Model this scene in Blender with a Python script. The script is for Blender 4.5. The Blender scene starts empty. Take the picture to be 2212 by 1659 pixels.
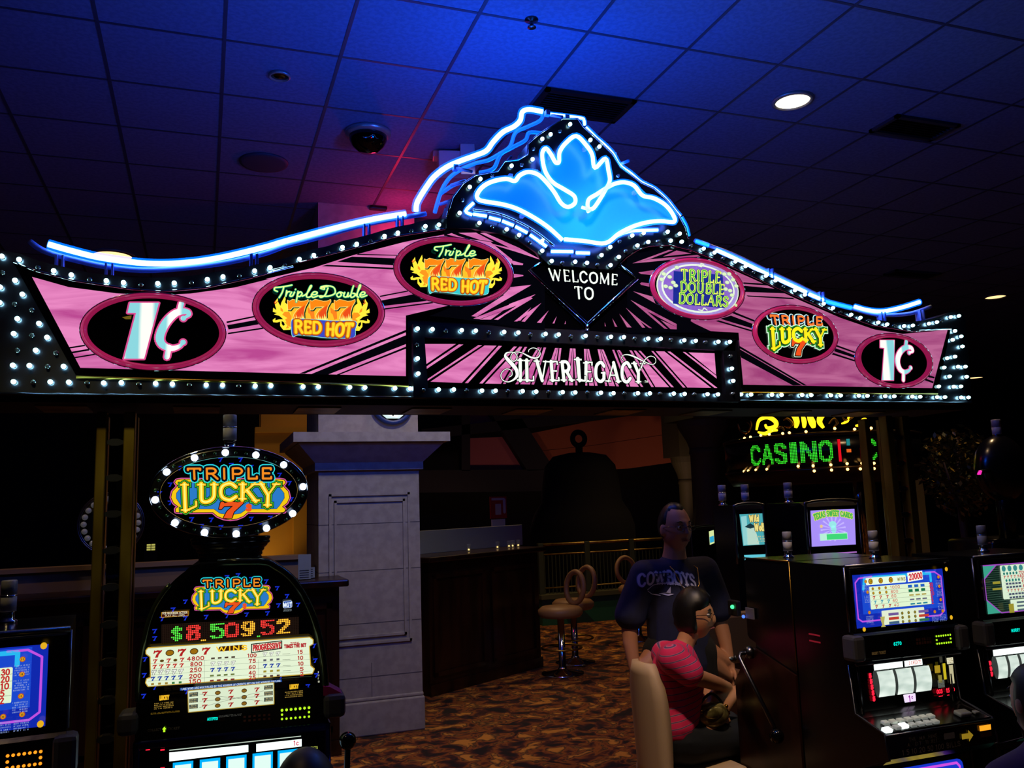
import bpy, bmesh, math, random
from mathutils import Vector, Matrix
PI = math.pi
R = math.radians
random.seed(7)
SC = bpy.context.scene
COL = SC.collection
# ---------------------------------------------------------------- camera
F, CX, CY = 1839.0, 1106.0, 829.5
YAW, PITCH, ROLL = 0.35013, 0.14168, -0.033757
EYE = Vector((0, 0, 1.68))
fw = Vector((math.sin(YAW) * math.cos(PITCH), math.cos(YAW) * math.cos(PITCH), math.sin(PITCH)))
r0 = Vector((math.cos(YAW), -math.sin(YAW), 0))
u0 = r0.cross(fw)
rt = r0 * math.cos(ROLL) + u0 * math.sin(ROLL)
up = -r0 * math.sin(ROLL) + u0 * math.cos(ROLL)
cd = bpy.data.cameras.new('camera')
cam = bpy.data.objects.new('camera', cd)
COL.objects.link(cam)
cam.matrix_world = Matrix(((rt.x, up.x, -fw.x, EYE.x), (rt.y, up.y, -fw.y, EYE.y), (rt.z, up.z, -fw.z, EYE.z), (0, 0, 0, 1)))
cd.sensor_width = 36
cd.lens = F / 2212 * 36
cd.clip_start = 0.02
SC.camera = cam
# ---------------------------------------------------------------- view, world, room lights
SC.view_settings.view_transform = 'Standard'
SC.view_settings.look = 'None'
SC.view_settings.exposure = 0
SC.view_settings.gamma = 1
w = bpy.data.worlds.new('world')
SC.world = w
w.use_nodes = True
w.node_tree.nodes['Background'].inputs[0].default_value = (0.15, 0.3, 1.0, 1)
w.node_tree.nodes['Background'].inputs[1].default_value = 0.003


def lamp(name, kind, loc, col, energy, size=0.1, target=None, spot=1.2, blend=.6):
    l = bpy.data.lights.new(name, kind)
    l.color = col
    l.energy = energy
    if kind == 'AREA':
        l.size = size
    else:
        l.shadow_soft_size = size
    if kind == 'SPOT':
        l.spot_size = spot
        l.spot_blend = blend
    o = bpy.data.objects.new(name, l)
    COL.objects.link(o)
    o.location = loc
    if target is not None:
        o.rotation_euler = (Vector(target) - Vector(loc)).to_track_quat('-Z', 'Y').to_euler()
    return o


# warm ceiling spots: first serves the visible downlight, the rest are added fill
for x, y, e in ((3.46, 4.13, 40), (-3.0, 9.4, 50), (3.6, 9.6, 110), (6.5, 10.5, 140), (1.2, 9.6, 30), (7.5, 6.2, 50), (2.2, 6.0, 34), (.9, 5.0, 34), (-0.9, 2.2, 26), (-1.6, 5.6, 50), (5.3, 4.7, 70)):
    lamp('downlight_and_fill', 'SPOT', (x, y, 4.08), (1, .62, .30), e, .07, (x, y, 0), 1.9, .9)
lamp('downlight_and_fill', 'SPOT', (1.5, 2.2, 4.08), (1, .68, .42), 250, .07, (2.35, 4.0, 1.2), .95, .8)  # added fill for the standing man and seated woman, no ceiling fitting
lamp('downlight_and_fill', 'SPOT', (1.7, 4.9, 4.08), (1, .86, .72), 85, .07, (1.3, 6.7, 1.2), 1.3, .9)  # added whiter fill for the pillar, no ceiling fitting
for x, y, e in ((4.5, 12.6, 22), (7.5, 12.6, 26), (2.0, 13.0, 16), (9.6, 12.6, 22)):
    lamp('fascia_fill_lamp', 'SPOT', (x, y, 1.2), (1, .5, .36), e, .1, (x, 15.2, 3.2), 1.9, .9)  # added fill aimed up at the far fascia, no cove there
# neon transformers' strongest tubes also act as lamps: blue wash, red wash behind the crown
lamp('neon_wash', 'POINT', (1.55, 3.95, 3.3), (.0, .10, 1), 47, .12)
lamp('neon_wash', 'POINT', (1.75, 3.2, 3.1), (.0, .16, 1), 16, .12)
lamp('neon_wash', 'POINT', (.3, 3.95, 2.95), (.0, .10, 1), 8, .1)
lamp('red_neon_wash', 'POINT', (1.5, 6.5, 3.85), (1, .02, .10), 7, .06)
lamp('red_neon_wash', 'SPOT', (1.25, 4.2, 3.3), (1, .02, .06), 10, .06, (1.35, 6.2, 4.15), .9, 1)
lamp('wall_washer', 'SPOT', (.2, 9.6, .6), (1, .6, .15), 40, .1, (.7, 10.4, 2.0), 1.2, .7)
lamp('post_fill_lamp', 'SPOT', (-.9, 2.0, 3.9), (1, .85, .3), 150, .08, (-.25, 3.65, 1.3), .5, .8)  # added spot to brighten the brass post, no such fitting there


# ---------------------------------------------------------------- helpers
def ray(px, py):
    return rt * ((px - CX) / F) - up * ((py - CY) / F) + fw


class Fr:
    """a local frame standing on the floor: local x along its front, local y into depth"""
    def __init__(s, x, y, yaw=0.0):
        s.o = Vector((x, y, 0))
        s.yaw = yaw
        s.ax = Vector((math.cos(yaw), math.sin(yaw), 0))
        s.ay = Vector((-math.sin(yaw), math.cos(yaw), 0))

    def p(s, px, py, dy=0.0):
        d = ray(px, py)
        e = EYE - s.o
        t = (dy - e.dot(s.ay)) / d.dot(s.ay)
        q = e + d * t
        return (q.dot(s.ax), q.z)


def lin(c):
    if isinstance(c, str):
        c = tuple(int(c[i:i + 2], 16) for i in (0, 2, 4))
    return tuple(((v / 255) / 12.92 if v / 255 <= .04045 else ((v / 255 + .055) / 1.055) ** 2.4) for v in c)


MATS = {}


def mat(name, col='808080', rough=.5, metal=0, em=None, st=1.0, alpha=1, trans=0, coat=0):
    if name in MATS:
        return MATS[name]
    m = bpy.data.materials.new(name)
    m.use_nodes = True
    b = m.node_tree.nodes['Principled BSDF']
    b.inputs['Base Color'].default_value = (*lin(col), 1)
    b.inputs['Roughness'].default_value = rough
    b.inputs['Metallic'].default_value = metal
    if em is not None:
        b.inputs['Emission Color'].default_value = (*(lin(em) if not isinstance(em, tuple) else em), 1)
        b.inputs['Emission Strength'].default_value = st
    if alpha < 1:
        b.inputs['Alpha'].default_value = alpha
    if trans:
        b.inputs['Transmission Weight'].default_value = trans
    if coat:
        b.inputs['Coat Weight'].default_value = coat
        b.inputs['Coat Roughness'].default_value = .08
    MATS[name] = m
    return m


def print_mat(hexc, st=1.0):
    """backlit printed acrylic of one colour"""
    n = 'backlit_print_%s_%d' % (hexc, int(st * 100))
    if n in MATS:
        return MATS[n]
    c = lin(hexc)
    m = mat(n, '101010', .12, 0, tuple(c), st)
    b = m.node_tree.nodes['Principled BSDF']
    b.inputs['Base Color'].default_value = (c[0] * .12, c[1] * .12, c[2] * .12, 1)
    return m


def noise_mix(m, c1, c2, scale=(1, 1, 1), nscale=5, detail=4, target='Base Color', lo=.4, hi=.6, dist=0, coord='Object', kind='noise'):
    nt = m.node_tree
    b = nt.nodes['Principled BSDF']
    tc = nt.nodes.new('ShaderNodeTexCoord')
    mp = nt.nodes.new('ShaderNodeMapping')
    mp.inputs['Scale'].default_value = scale
    nt.links.new(tc.outputs[coord], mp.inputs[0])
    if kind == 'wave':
        n = nt.nodes.new('ShaderNodeTexWave')
        n.inputs['Scale'].default_value = nscale
        n.inputs['Distortion'].default_value = dist
        n.inputs['Detail'].default_value = detail
        out = n.outputs['Fac']
    else:
        n = nt.nodes.new('ShaderNodeTexNoise')
        n.inputs['Scale'].default_value = nscale
        n.inputs['Detail'].default_value = detail
        n.inputs['Distortion'].default_value = dist
        out = n.outputs['Fac']
    nt.links.new(mp.outputs[0], n.inputs['Vector'])
    cr = nt.nodes.new('ShaderNodeValToRGB')
    cr.color_ramp.elements[0].position = lo
    cr.color_ramp.elements[1].position = hi
    cr.color_ramp.elements[0].color = (*lin(c1), 1)
    cr.color_ramp.elements[1].color = (*lin(c2), 1)
    nt.links.new(out, cr.inputs[0])
    nt.links.new(cr.outputs[0], b.inputs[target])
    return cr


class MB:
    """collects shapes into one mesh; each face carries a material"""
    def __init__(s):
        s.v, s.f, s.m, s.sm = [], [], [], []
        s.mats = []
        s.cur = 0
        s.smooth = False

    def use(s, m, smooth=None):
        if m not in s.mats:
            s.mats.append(m)
        s.cur = s.mats.index(m)
        if smooth is not None:
            s.smooth = smooth
        return s

    def add(s, vs, fs):
        n = len(s.v)
        s.v += [tuple(v) for v in vs]
        for f in fs:
            s.f.append(tuple(i + n for i in f))
            s.m.append(s.cur)
            s.sm.append(s.smooth)

    def box(s, a, b, bev=0):
        x0, y0, z0 = a
        x1, y1, z1 = b
        if bev:
            return s.rbox(a, b, bev)
        s.add([(x0, y0, z0), (x1, y0, z0), (x1, y1, z0), (x0, y1, z0), (x0, y0, z1), (x1, y0, z1), (x1, y1, z1), (x0, y1, z1)],
              [(0, 3, 2, 1), (4, 5, 6, 7), (0, 1, 5, 4), (1, 2, 6, 5), (2, 3, 7, 6), (3, 0, 4, 7)])

    def rbox(s, a, b, r):
        bm = bmesh.new()
        bmesh.ops.create_cube(bm, size=1)
        for v in bm.verts:
            v.co = Vector([a[i] + (v.co[i] + .5) * (b[i] - a[i]) for i in range(3)])
        bmesh.ops.bevel(bm, geom=bm.edges[:], offset=r, segments=2, profile=.5, affect='EDGES')
        bm.verts.index_update()
        s.add([v.co.copy() for v in bm.verts], [[v.index for v in f.verts] for f in bm.faces])
        bm.free()

    def prism(s, pts, y0, y1):
        """extrude an outline given in x,z along y"""
        n = len(pts)
        ar = sum(pts[i][0] * pts[(i + 1) % n][1] - pts[(i + 1) % n][0] * pts[i][1] for i in range(n))
        if ar < 0:
            pts = pts[::-1]
        s.add([(x, y0, z) for x, z in pts] + [(x, y1, z) for x, z in pts],
              [tuple(range(n)), tuple(range(2 * n - 1, n - 1, -1))] + [(i, i + n, (i + 1) % n + n, (i + 1) % n) for i in range(n)])

    def prismx(s, pts, x0, x1):
        """extrude a profile given in y,z along x"""
        n = len(pts)
        s.add([(x0, y, z) for y, z in pts] + [(x1, y, z) for y, z in pts],
              [tuple(range(n)), tuple(range(2 * n - 1, n - 1, -1))] + [(i, i + n, (i + 1) % n + n, (i + 1) % n) for i in range(n)])

    def prismz(s, pts, z0, z1):
        n = len(pts)
        s.add([(x, y, z0) for x, y in pts] + [(x, y, z1) for x, y in pts],
              [tuple(range(n - 1, -1, -1)), tuple(range(n, 2 * n))] + [(i, (i + 1) % n, (i + 1) % n + n, i + n) for i in range(n)])

    def tube(s, pts, r, seg=10, closed=False, caps=True):
        pts = [Vector(p) for p in pts]
        n = len(pts)
        rr = r if isinstance(r, (list, tuple)) else [r] * n
        rings = []
        t0 = (pts[1] - pts[0]).normalized()
        ref = Vector((0, 0, 1)) if abs(t0.z) < .9 else Vector((0, 1, 0))
        nrm = t0.cross(ref).normalized()
        vs = []
        for i in range(n):
            if closed:
                t = pts[(i + 1) % n] - pts[i - 1]
            else:
                t = pts[min(i + 1, n - 1)] - pts[max(i - 1, 0)]
            t.normalize()
            nrm = (nrm - t * nrm.dot(t)).normalized()
            bn = t.cross(nrm)
            for k in range(seg):
                a = 2 * PI * k / seg
                vs.append(pts[i] + (nrm * math.cos(a) + bn * math.sin(a)) * rr[i])
        fs = []
        for i in range(n if closed else n - 1):
            j = (i + 1) % n
            for k in range(seg):
                k2 = (k + 1) % seg
                fs.append((i * seg + k, i * seg + k2, j * seg + k2, j * seg + k))
        if caps and not closed:
            fs.append(tuple(range(seg - 1, -1, -1)))
            fs.append(tuple((n - 1) * seg + k for k in range(seg)))
        s.add(vs, fs)

    def lathe(s, prof, c=(0, 0, 0), seg=24, axis='z', sx=1, sy=1):
        vs = []
        for r, h in prof:
            for k in range(seg):
                a = 2 * PI * k / seg
                x, y = r * math.cos(a) * sx, r * math.sin(a) * sy
                vs.append({'z': (c[0] + x, c[1] + y, c[2] + h), 'y': (c[0] + x, c[1] + h, c[2] + y), 'x': (c[0] + h, c[1] + x, c[2] + y)}[axis])
        fs = []
        for i in range(len(prof) - 1):
            for k in range(seg):
                k2 = (k + 1) % seg
                fs.append((i * seg + k, i * seg + k2, (i + 1) * seg + k2, (i + 1) * seg + k))
        n = len(prof)
        if prof[0][0] > 1e-5:
            fs.append(tuple(range(seg - 1, -1, -1)))
        if prof[-1][0] > 1e-5:
            fs.append(tuple((n - 1) * seg + k for k in range(seg)))
        s.add(vs, fs)

    def ball(s, c, r, seg=16, rings=10, sc=(1, 1, 1)):
        prof = [(math.sin(PI * i / rings) * r, -math.cos(PI * i / rings) * r) for i in range(rings + 1)]
        n0 = len(s.v)
        s.lathe(prof, (0, 0, 0), seg)
        for i in range(n0, len(s.v)):
            v = s.v[i]
            s.v[i] = (c[0] + v[0] * sc[0], c[1] + v[1] * sc[1], c[2] + v[2] * sc[2])

    def build(s, name, parent=None, loc=None, yaw=None):
        me = bpy.data.meshes.new(name)
        me.from_pydata(s.v, [], s.f)
        for m in s.mats:
            me.materials.append(m)
        me.polygons.foreach_set('material_index', s.m)
        me.polygons.foreach_set('use_smooth', s.sm)
        me.validate()
        me.update()
        o = bpy.data.objects.new(name, me)
        COL.objects.link(o)
        if parent is not None:
            o.parent = parent
        if loc is not None:
            o.location = loc
        if yaw is not None:
            o.rotation_euler = (0, 0, yaw)
        return o


def tag(o, label=None, cat=None, group=None, kind=None):
    if label:
        o['label'] = label
    if cat:
        o['category'] = cat
    if group:
        o['group'] = group
    if kind:
        o['kind'] = kind
    return o


def empty(name, loc=(0, 0, 0), yaw=0, label=None, cat=None, group=None, parent=None):
    o = bpy.data.objects.new(name, None)
    COL.objects.link(o)
    o.empty_display_size = .1
    o.location = loc
    o.rotation_euler = (0, 0, yaw)
    if parent is not None:
        o.parent = parent
    return tag(o, label, cat, group)


def one(name, m, fn, parent=None, smooth=False, **k):
    b = MB()
    b.use(m, smooth)
    fn(b)
    return b.build(name, parent, **k)


def dup(root, loc, yaw=None, **k):
    def cp(o, par):
        c = o.copy()
        COL.objects.link(c)
        c.parent = par
        for ch in o.children:
            cp(ch, c)
        return c
    r = cp(root, None)
    r.location = loc
    if yaw is not None:
        r.rotation_euler = (0, 0, yaw)
    tag(r, **k)
    return r


def spline(pts, n=6, closed=False):
    """Catmull-Rom through the given points"""
    out = []
    N = len(pts)
    for i in range(N if closed else N - 1):
        p = [pts[(i + k) % N] if closed else pts[min(max(i + k, 0), N - 1)] for k in (-1, 0, 1, 2)]
        for j in range(n):
            t = j / n
            out.append(tuple(.5 * ((2 * b) + (c - a) * t + (2 * a - 5 * b + 4 * c - d) * t * t + (3 * b - a - 3 * c + d) * t ** 3)
                             for a, b, c, d in zip(*p)))
    if not closed:
        out.append(tuple(pts[-1]))
    return out


def resample(pts, step):
    out = [pts[0]]
    acc = 0
    for a, b in zip(pts, pts[1:]):
        L = math.dist(a, b)
        while acc + L >= step:
            t = (step - acc) / L
            a = tuple(u + (v - u) * t for u, v in zip(a, b))
            out.append(a)
            L = math.dist(a, b)
            acc = 0
        acc += L
    return out


# ---------------------------------------------------------------- lettering
# each glyph: width, strokes (kind l=line/c=curve, weight 1 thick / 0 thin, serif flags start+end, points)
G = {
    'A': (.86, 'l0b. 0.06,0 .43,1|l1.b .43,1 .8,0|l0.. .2,.34 .68,.34'),
    'B': (.7, 'l1bb .18,0 .18,1|c1.. .18,1 .48,1 .6,.76 .48,.53 .18,.53|c1.. .18,.53 .52,.53 .66,.27 .5,0 .18,0'),
    'C': (.78, 'c1.. .68,.78 .45,1 .16,.85 .08,.5 .16,.14 .45,0 .7,.2'),
    'D': (.8, 'l1bb .16,0 .16,1|c1.. .16,1 .5,.98 .7,.75 .73,.5 .7,.25 .5,.02 .16,0'),
    'E': (.66, 'l1bb .16,0 .16,1|l0.. .16,1 .58,1|l0.. .16,.5 .5,.5|l0.. .16,0 .6,0|l0.. .58,1 .58,.85|l0.. .6,0 .6,.16'),
    'F': (.62, 'l1bb .16,0 .16,1|l0.. .16,1 .58,1|l0.. .16,.5 .5,.5'),
    'G': (.82, 'c1.. .68,.8 .45,1 .16,.85 .08,.5 .16,.14 .45,0 .68,.14|l1.. .68,.14 .68,.45|l0.. .5,.45 .76,.45'),
    'H': (.84, 'l1bb .16,0 .16,1|l1bb .68,0 .68,1|l0.. .16,.5 .68,.5'),
    'I': (.34, 'l1bb .17,0 .17,1'),
    'J': (.5, 'c1.b .06,.15 .2,0 .34,.2 .36,1'),
    'K': (.8, 'l1bb .16,0 .16,1|l0.b .2,.42 .66,1|l1.b .34,.58 .72,0'),
    'L': (.64, 'l1bb .16,0 .16,1|l0.. .16,0 .6,0|l0.. .6,0 .6,.2'),
    'M': (1.0, 'l0bb .12,0 .16,1|l1.. .16,1 .5,.1|l0.. .5,.1 .84,1|l1bb .88,0 .84,1'),
    'N': (.84, 'l0bb .14,0 .14,1|l1.. .14,1 .7,0|l0.b .7,0 .7,1'),
    'O': (.86, 'c1.. .43,1 .16,.85 .08,.5 .16,.15 .43,0 .7,.15 .78,.5 .7,.85 .43,1'),
    'P': (.7, 'l1bb .16,0 .16,1|c1.. .16,1 .5,1 .64,.74 .5,.47 .16,.47'),
    'Q': (.86, 'c1.. .43,1 .16,.85 .08,.5 .16,.15 .43,0 .7,.15 .78,.5 .7,.85 .43,1|l1.. .5,.25 .8,-.05'),
    'R': (.76, 'l1bb .16,0 .16,1|c1.. .16,1 .48,1 .62,.76 .48,.52 .16,.52|l1.b .4,.52 .7,0'),
    'S': (.68, 'c1.. .58,.82 .36,1 .12,.87 .12,.65 .34,.52 .56,.4 .58,.14 .34,0 .08,.18'),
    'T': (.74, 'l1b. .37,0 .37,1|l0.. .06,1 .68,1|l0.. .06,1 .06,.86|l0.. .68,1 .68,.86'),
    'U': (.84, 'c1b. .16,1 .16,.6 .18,.15 .42,0 .64,.15 .67,.6 .67,1|l0b. .67,1 .67,.9'),
    'V': (.84, 'l1b. .1,1 .42,0|l0.b .42,0 .74,1'),
    'W': (1.2, 'l1b. .1,1 .36,0|l0.. .36,0 .6,.9|l1.. .6,.9 .84,0|l0.b .84,0 1.1,1'),
    'X': (.8, 'l1bb .1,1 .7,0|l0bb .1,0 .7,1'),
    'Y': (.8, 'l1b. .08,1 .4,.48|l0b. .72,1 .4,.48|l1.b .4,.48 .4,0'),
    'Z': (.72, 'l0.. .1,1 .62,1|l1.. .62,1 .1,0|l0.. .1,0 .64,0'),
    '0': (.66, 'c1.. .33,1 .12,.82 .08,.5 .12,.18 .33,0 .54,.18 .58,.5 .54,.82 .33,1'),
    '1': (.44, 'l1b. .25,0 .25,1|l0.. .25,1 .08,.84'),
    '2': (.64, 'c1.. .1,.78 .3,1 .54,.8 .42,.5 .1,0|l1.. .1,0 .58,0'),
    '3': (.62, 'c1.. .1,.84 .3,1 .52,.78 .28,.54|c1.. .28,.54 .56,.4 .5,.1 .28,0 .08,.16'),
    '4': (.66, 'l1.. .44,0 .44,1|l0.. .44,1 .06,.3|l0.. .06,.3 .6,.3'),
    '5': (.62, 'l0.. .54,1 .14,1|l1.. .14,1 .12,.58|c1.. .12,.58 .36,.66 .56,.34 .36,0 .08,.12'),
    '6': (.64, 'c1.. .52,.9 .28,.95 .1,.5 .12,.12 .34,0 .56,.26 .4,.56 .12,.42'),
    '7': (.64, 'l1.. .06,1 .58,1|c1.. .58,1 .36,.6 .26,0|l0.. .06,1 .06,.8'),
    '8': (.64, 'c1.. .32,1 .12,.84 .18,.6 .46,.45 .54,.18 .32,0 .1,.18 .18,.42 .46,.6 .52,.84 .32,1'),
    '9': (.64, 'c1.. .54,.6 .3,.44 .1,.7 .28,1 .5,.88 .54,.5 .36,.05 .12,.08'),
    '$': (.62, 'c1.. .52,.78 .32,.9 .12,.76 .14,.6 .34,.5 .52,.38 .5,.18 .3,.1 .1,.24|l0.. .32,1.05 .32,-.05'),
    '%': (.4, ''), ' ': (.34, ''),
    '.': (.28, 'l1.. .14,.0 .14,.04'), ',': (.28, 'l1.. .16,.06 .1,-.12'), '!': (.3, 'l1.. .15,.35 .15,1|l1.. .15,0 .15,.04'),
    "'": (.24, 'l1.. .12,.8 .12,1'), '-': (.5, 'l1.. .1,.45 .4,.45'), '/': (.4, 'l0.. .05,0 .35,1'),
    'c': (.6, 'c1.. .52,.5 .3,.66 .1,.34 .3,0 .54,.14'),
    'd': (.66, 'c1.. .5,.4 .3,.62 .1,.32 .28,0 .5,.2|l1.. .52,0 .52,1'),
    'f': (.42, 'c1.. .4,.95 .22,.95 .2,.6 .2,0|l0.. .05,.6 .36,.6'),
    'i': (.3, 'l1.. .15,0 .15,.62|l1.. .15,.82 .15,.86'),
    'o': (.62, 'c1.. .31,.64 .1,.32 .31,0 .52,.32 .31,.64'),
    'r': (.46, 'l1.. .14,0 .14,.62|c1.. .14,.42 .26,.6 .42,.6'),
    'n': (.6, 'l1.. .14,0 .14,.62|c1.. .14,.42 .34,.64 .48,.45 .48,0'),
    'p': (.62, 'l1.. .14,-.35 .14,.62|c1.. .14,.45 .34,.64 .52,.32 .34,0 .14,.15'),
    'l': (.3, 'c1.. .04,.2 .2,.6 .22,.98 .1,.9 .1,.2 .2,.0 .3,.1'),
    'e': (.56, 'c1.. .1,.3 .46,.4 .36,.62 .14,.5 .1,.2 .3,0 .54,.12'),
    'a': (.6, 'c1.. .48,.45 .3,.62 .1,.32 .28,0 .48,.2|l1.. .5,0 .5,.62'),
    'u': (.62, 'c1.. .12,.62 .12,.15 .3,0 .48,.2 .5,.62|l1.. .5,.62 .54,0'),
    'b': (.62, 'l1.. .14,1 .14,0|c1.. .14,.4 .32,.62 .52,.34 .32,0 .14,.1'),
    's': (.52, 'c1.. .44,.52 .26,.64 .1,.48 .42,.2 .26,0 .06,.12'),
    't': (.4, 'c1.. .2,.9 .18,.2 .24,0 .38,.08|l0.. .05,.62 .36,.62'),
    'w': (.8, 'l1.. .08,.62 .24,0|l1.. .24,0 .4,.5|l1.. .4,.5 .56,0|l1.. .56,0 .72,.62'),
    'm': (.86, 'l1.. .12,0 .12,.62|c1.. .12,.45 .28,.64 .42,.45 .42,0|c1.. .42,.45 .58,.64 .74,.45 .74,0'),
}


def glyph(ch):
    wd, src = G[ch]
    out = []
    for st in src.split('|'):
        if not st:
            continue
        hd, rest = st.split(' ', 1)
        pts = [tuple(float(v) for v in q.split(',')) for q in rest.split()]
        if hd[0] == 'c':
            pts = spline(pts, 5)
        out.append((int(hd[1]), hd[2:], pts))
    return wd, out


class Ink:
    """printed / backlit artwork lying on a local x,z plane, raised by one layer step per call order"""
    def __init__(s, y=0.0, step=.0012):
        s.b = MB()
        s.y = y
        s.step = step
        s.z = 1

    def col(s, c, st=1.0):
        s.b.use(c if not isinstance(c, str) else print_mat(c, st))
        return s

    def up(s, n=1):
        s.z += n
        return s

    def poly(s, pts, c=None, st=1.0):
        if c:
            s.col(c, st)
        y = s.y - s.z * s.step
        n = len(pts)
        ar = sum(pts[i][0] * pts[(i + 1) % n][1] - pts[(i + 1) % n][0] * pts[i][1] for i in range(n))
        if ar < 0:
            pts = pts[::-1]
        s.b.add([(x, y, z) for x, z in pts], [tuple(range(n))])

    def ell(s, cx, cz, rx, rz, c=None, n=28, st=1.0):
        s.poly([(cx + rx * math.cos(2 * PI * i / n), cz + rz * math.sin(2 * PI * i / n)) for i in range(n)], c, st)

    def rect(s, x0, z0, x1, z1, c=None, st=1.0, r=0):
        if r:
            s.poly([(xx + r * math.cos(a), zz + r * math.sin(a)) for xx, zz, a0 in ((x1 - r, z1 - r, 0), (x0 + r, z1 - r, PI / 2), (x0 + r, z0 + r, PI), (x1 - r, z0 + r, 1.5 * PI))
                    for a in (a0, a0 + PI / 6, a0 + PI / 3, a0 + PI / 2)], c, st)
        else:
            s.poly([(x0, z0), (x1, z0), (x1, z1), (x0, z1)], c, st)

    def stroke(s, pts, wd, c=None, cap=True, st=1.0, mp=None, seg=8):
        if c:
            s.col(c, st)
        mp = mp or (lambda x, z: (x, z))
        h = wd / 2
        for a, b in zip(pts, pts[1:]):
            dx, dz = b[0] - a[0], b[1] - a[1]
            L = math.hypot(dx, dz)
            if L < 1e-9:
                continue
            nx, nz = -dz / L * h, dx / L * h
            s.poly([mp(*q) for q in ((a[0] + nx, a[1] + nz), (a[0] - nx, a[1] - nz), (b[0] - nx, b[1] - nz), (b[0] + nx, b[1] + nz))])
        js = pts if cap else pts[1:-1]
        for q in js:
            s.poly([mp(q[0] + h * math.cos(2 * PI * i / seg), q[1] + h * math.sin(2 * PI * i / seg)) for i in range(seg)])

    def text(s, txt, quad, layers, wt=.2, thin=1.0, serif=0, round_=True, slant=0, warp=None, gap=.12, low=None, sh=(0, 0)):
        """quad: TL,TR,BR,BL in plane coordinates; layers: [(extra width, colour[, dx, dz])] from the back forward"""
        gl = []
        X = 0
        for ch in txt:
            wd, strokes = glyph(ch)
            gl.append((X, strokes))
            X += wd + gap
        X -= gap
        tl, tr, br, bl = quad
        wid = (math.dist(tl, tr) + math.dist(bl, br)) / 2
        hei = (math.dist(tl, bl) + math.dist(tr, br)) / 2
        A = wid / hei
        k = A / X

        def mp(x, y):
            u = x / A
            y2 = y
            return (bl[0] * (1 - u) * (1 - y2) + br[0] * u * (1 - y2) + tl[0] * (1 - u) * y2 + tr[0] * u * y2,
                    bl[1] * (1 - u) * (1 - y2) + br[1] * u * (1 - y2) + tl[1] * (1 - u) * y2 + tr[1] * u * y2)
        for ly in layers:
            ex, c = ly[0], ly[1]
            ox, oy = (ly[2], ly[3]) if len(ly) > 2 else (0, 0)
            s.col(c)
            for x0, strokes in gl:
                for wgt, fl, pts in strokes:
                    sw = (wt if wgt else wt * thin) + ex * 2
                    q = []
                    for x, y in pts:
                        xx = (x0 + x + slant * y) * k
                        if warp:
                            xx, y = warp(xx / A, y)
                            xx *= A
                        q.append((xx + ox, y + oy))
                    s.stroke(q, sw, cap=round_ or len(q) > 2, mp=mp, seg=8)
                    if serif:
                        for e, pt, pp in ((0, q[0], pts[0]), (1, q[-1], pts[-1])):
                            if fl[e] == 'b':
                                L = serif * .5 + ex
                                t = wt * max(thin, .35) * .9 / 2 + ex
                                zc = pt[1] - t + ex if pp[1] > .5 else pt[1] + t - ex
                                s.poly([mp(pt[0] - L, zc - t), mp(pt[0] + L, zc - t), mp(pt[0] + L, zc + t), mp(pt[0] - L, zc + t)])
            s.up()

    def build(s, name, parent, **k):
        return s.b.build(name, parent, **k)


def cr(x0, y0, sc):
    """zoomed-crop coordinates to photo pixels"""
    return lambda x, y: (x0 + x / sc, y0 + y / sc)
# ================================================================ materials
M_dark = mat('black_enamel', '0a0a0c', .22)
M_matte = mat('black_plastic', '08080a', .55)
M_mirror = mat('smoked_chrome', '8488a0', .26, 1)
M_steel = mat('brushed_steel', '6a6c74', .3, 1)
M_chrome = mat('chrome', 'd8dae0', .08, 1)
M_brass = mat('polished_brass', 'b8962f', .34, 1)
noise_mix(M_brass, '8a6a1c', 'd9bd5a', (3, 3, 1.2), 2.2, 2, 'Base Color', .35, .7)
M_tube = mat('blue_neon_glass', '2060ff', .2, 0, (1.35, 3.2, 13.0), 1.0)
M_tube2 = mat('dim_blue_neon_glass', '2060ff', .2, 0, (.05, .85, 3.2), 1.0)
M_halo = mat('blue_neon_glow', '1450ff', .15, 0, (0.0, .42, 1.5), 1.0, alpha=.24)  # glowing see-through layer added to imitate the halo around lit tubes
M_rail = mat('pale_blue_painted_rail', '9db4e8', .4)
M_backing = mat('glowing_backing_glass', '58b0ff', .1, 0, (0, .16, .75), .7, alpha=.6)  # backing tube is no lamp; its blue sheen is put in as emission
M_bulb = mat('lit_cool_bulb', 'ffffff', .3, 0, (1.6, 3.4, 3.6), 2.2)
M_bulb_off = mat('unlit_bulb', '303a3c', .5)
M_wbulb = mat('lit_warm_bulb', 'ffffff', .3, 0, (3.0, 1.5, .35), 1.6)
M_ring = mat('magenta_moulded_ring', '8a0c42', .3, 0, tuple(lin('a01a50')), .75)
M_blueface = mat('blue_paint_with_glow', '1c84e0', .3, 0, (.0, .2, .85), .42)  # blue paint; part of the neon's light on it is put in as emission
M_glassblk = mat('black_acrylic', '030306', .06)

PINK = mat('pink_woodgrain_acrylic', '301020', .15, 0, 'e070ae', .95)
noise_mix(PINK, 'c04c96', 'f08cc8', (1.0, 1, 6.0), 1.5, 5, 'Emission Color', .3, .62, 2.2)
PINK2 = mat('pink_woodgrain_acrylic_angle_falloff', '301020', .15, 0, 'e070ae', .62)  # darker copy of the pink: falloff with viewing angle put into the colour
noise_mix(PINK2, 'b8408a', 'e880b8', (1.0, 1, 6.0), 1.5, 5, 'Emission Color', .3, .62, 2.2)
K = '04040a'

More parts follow.
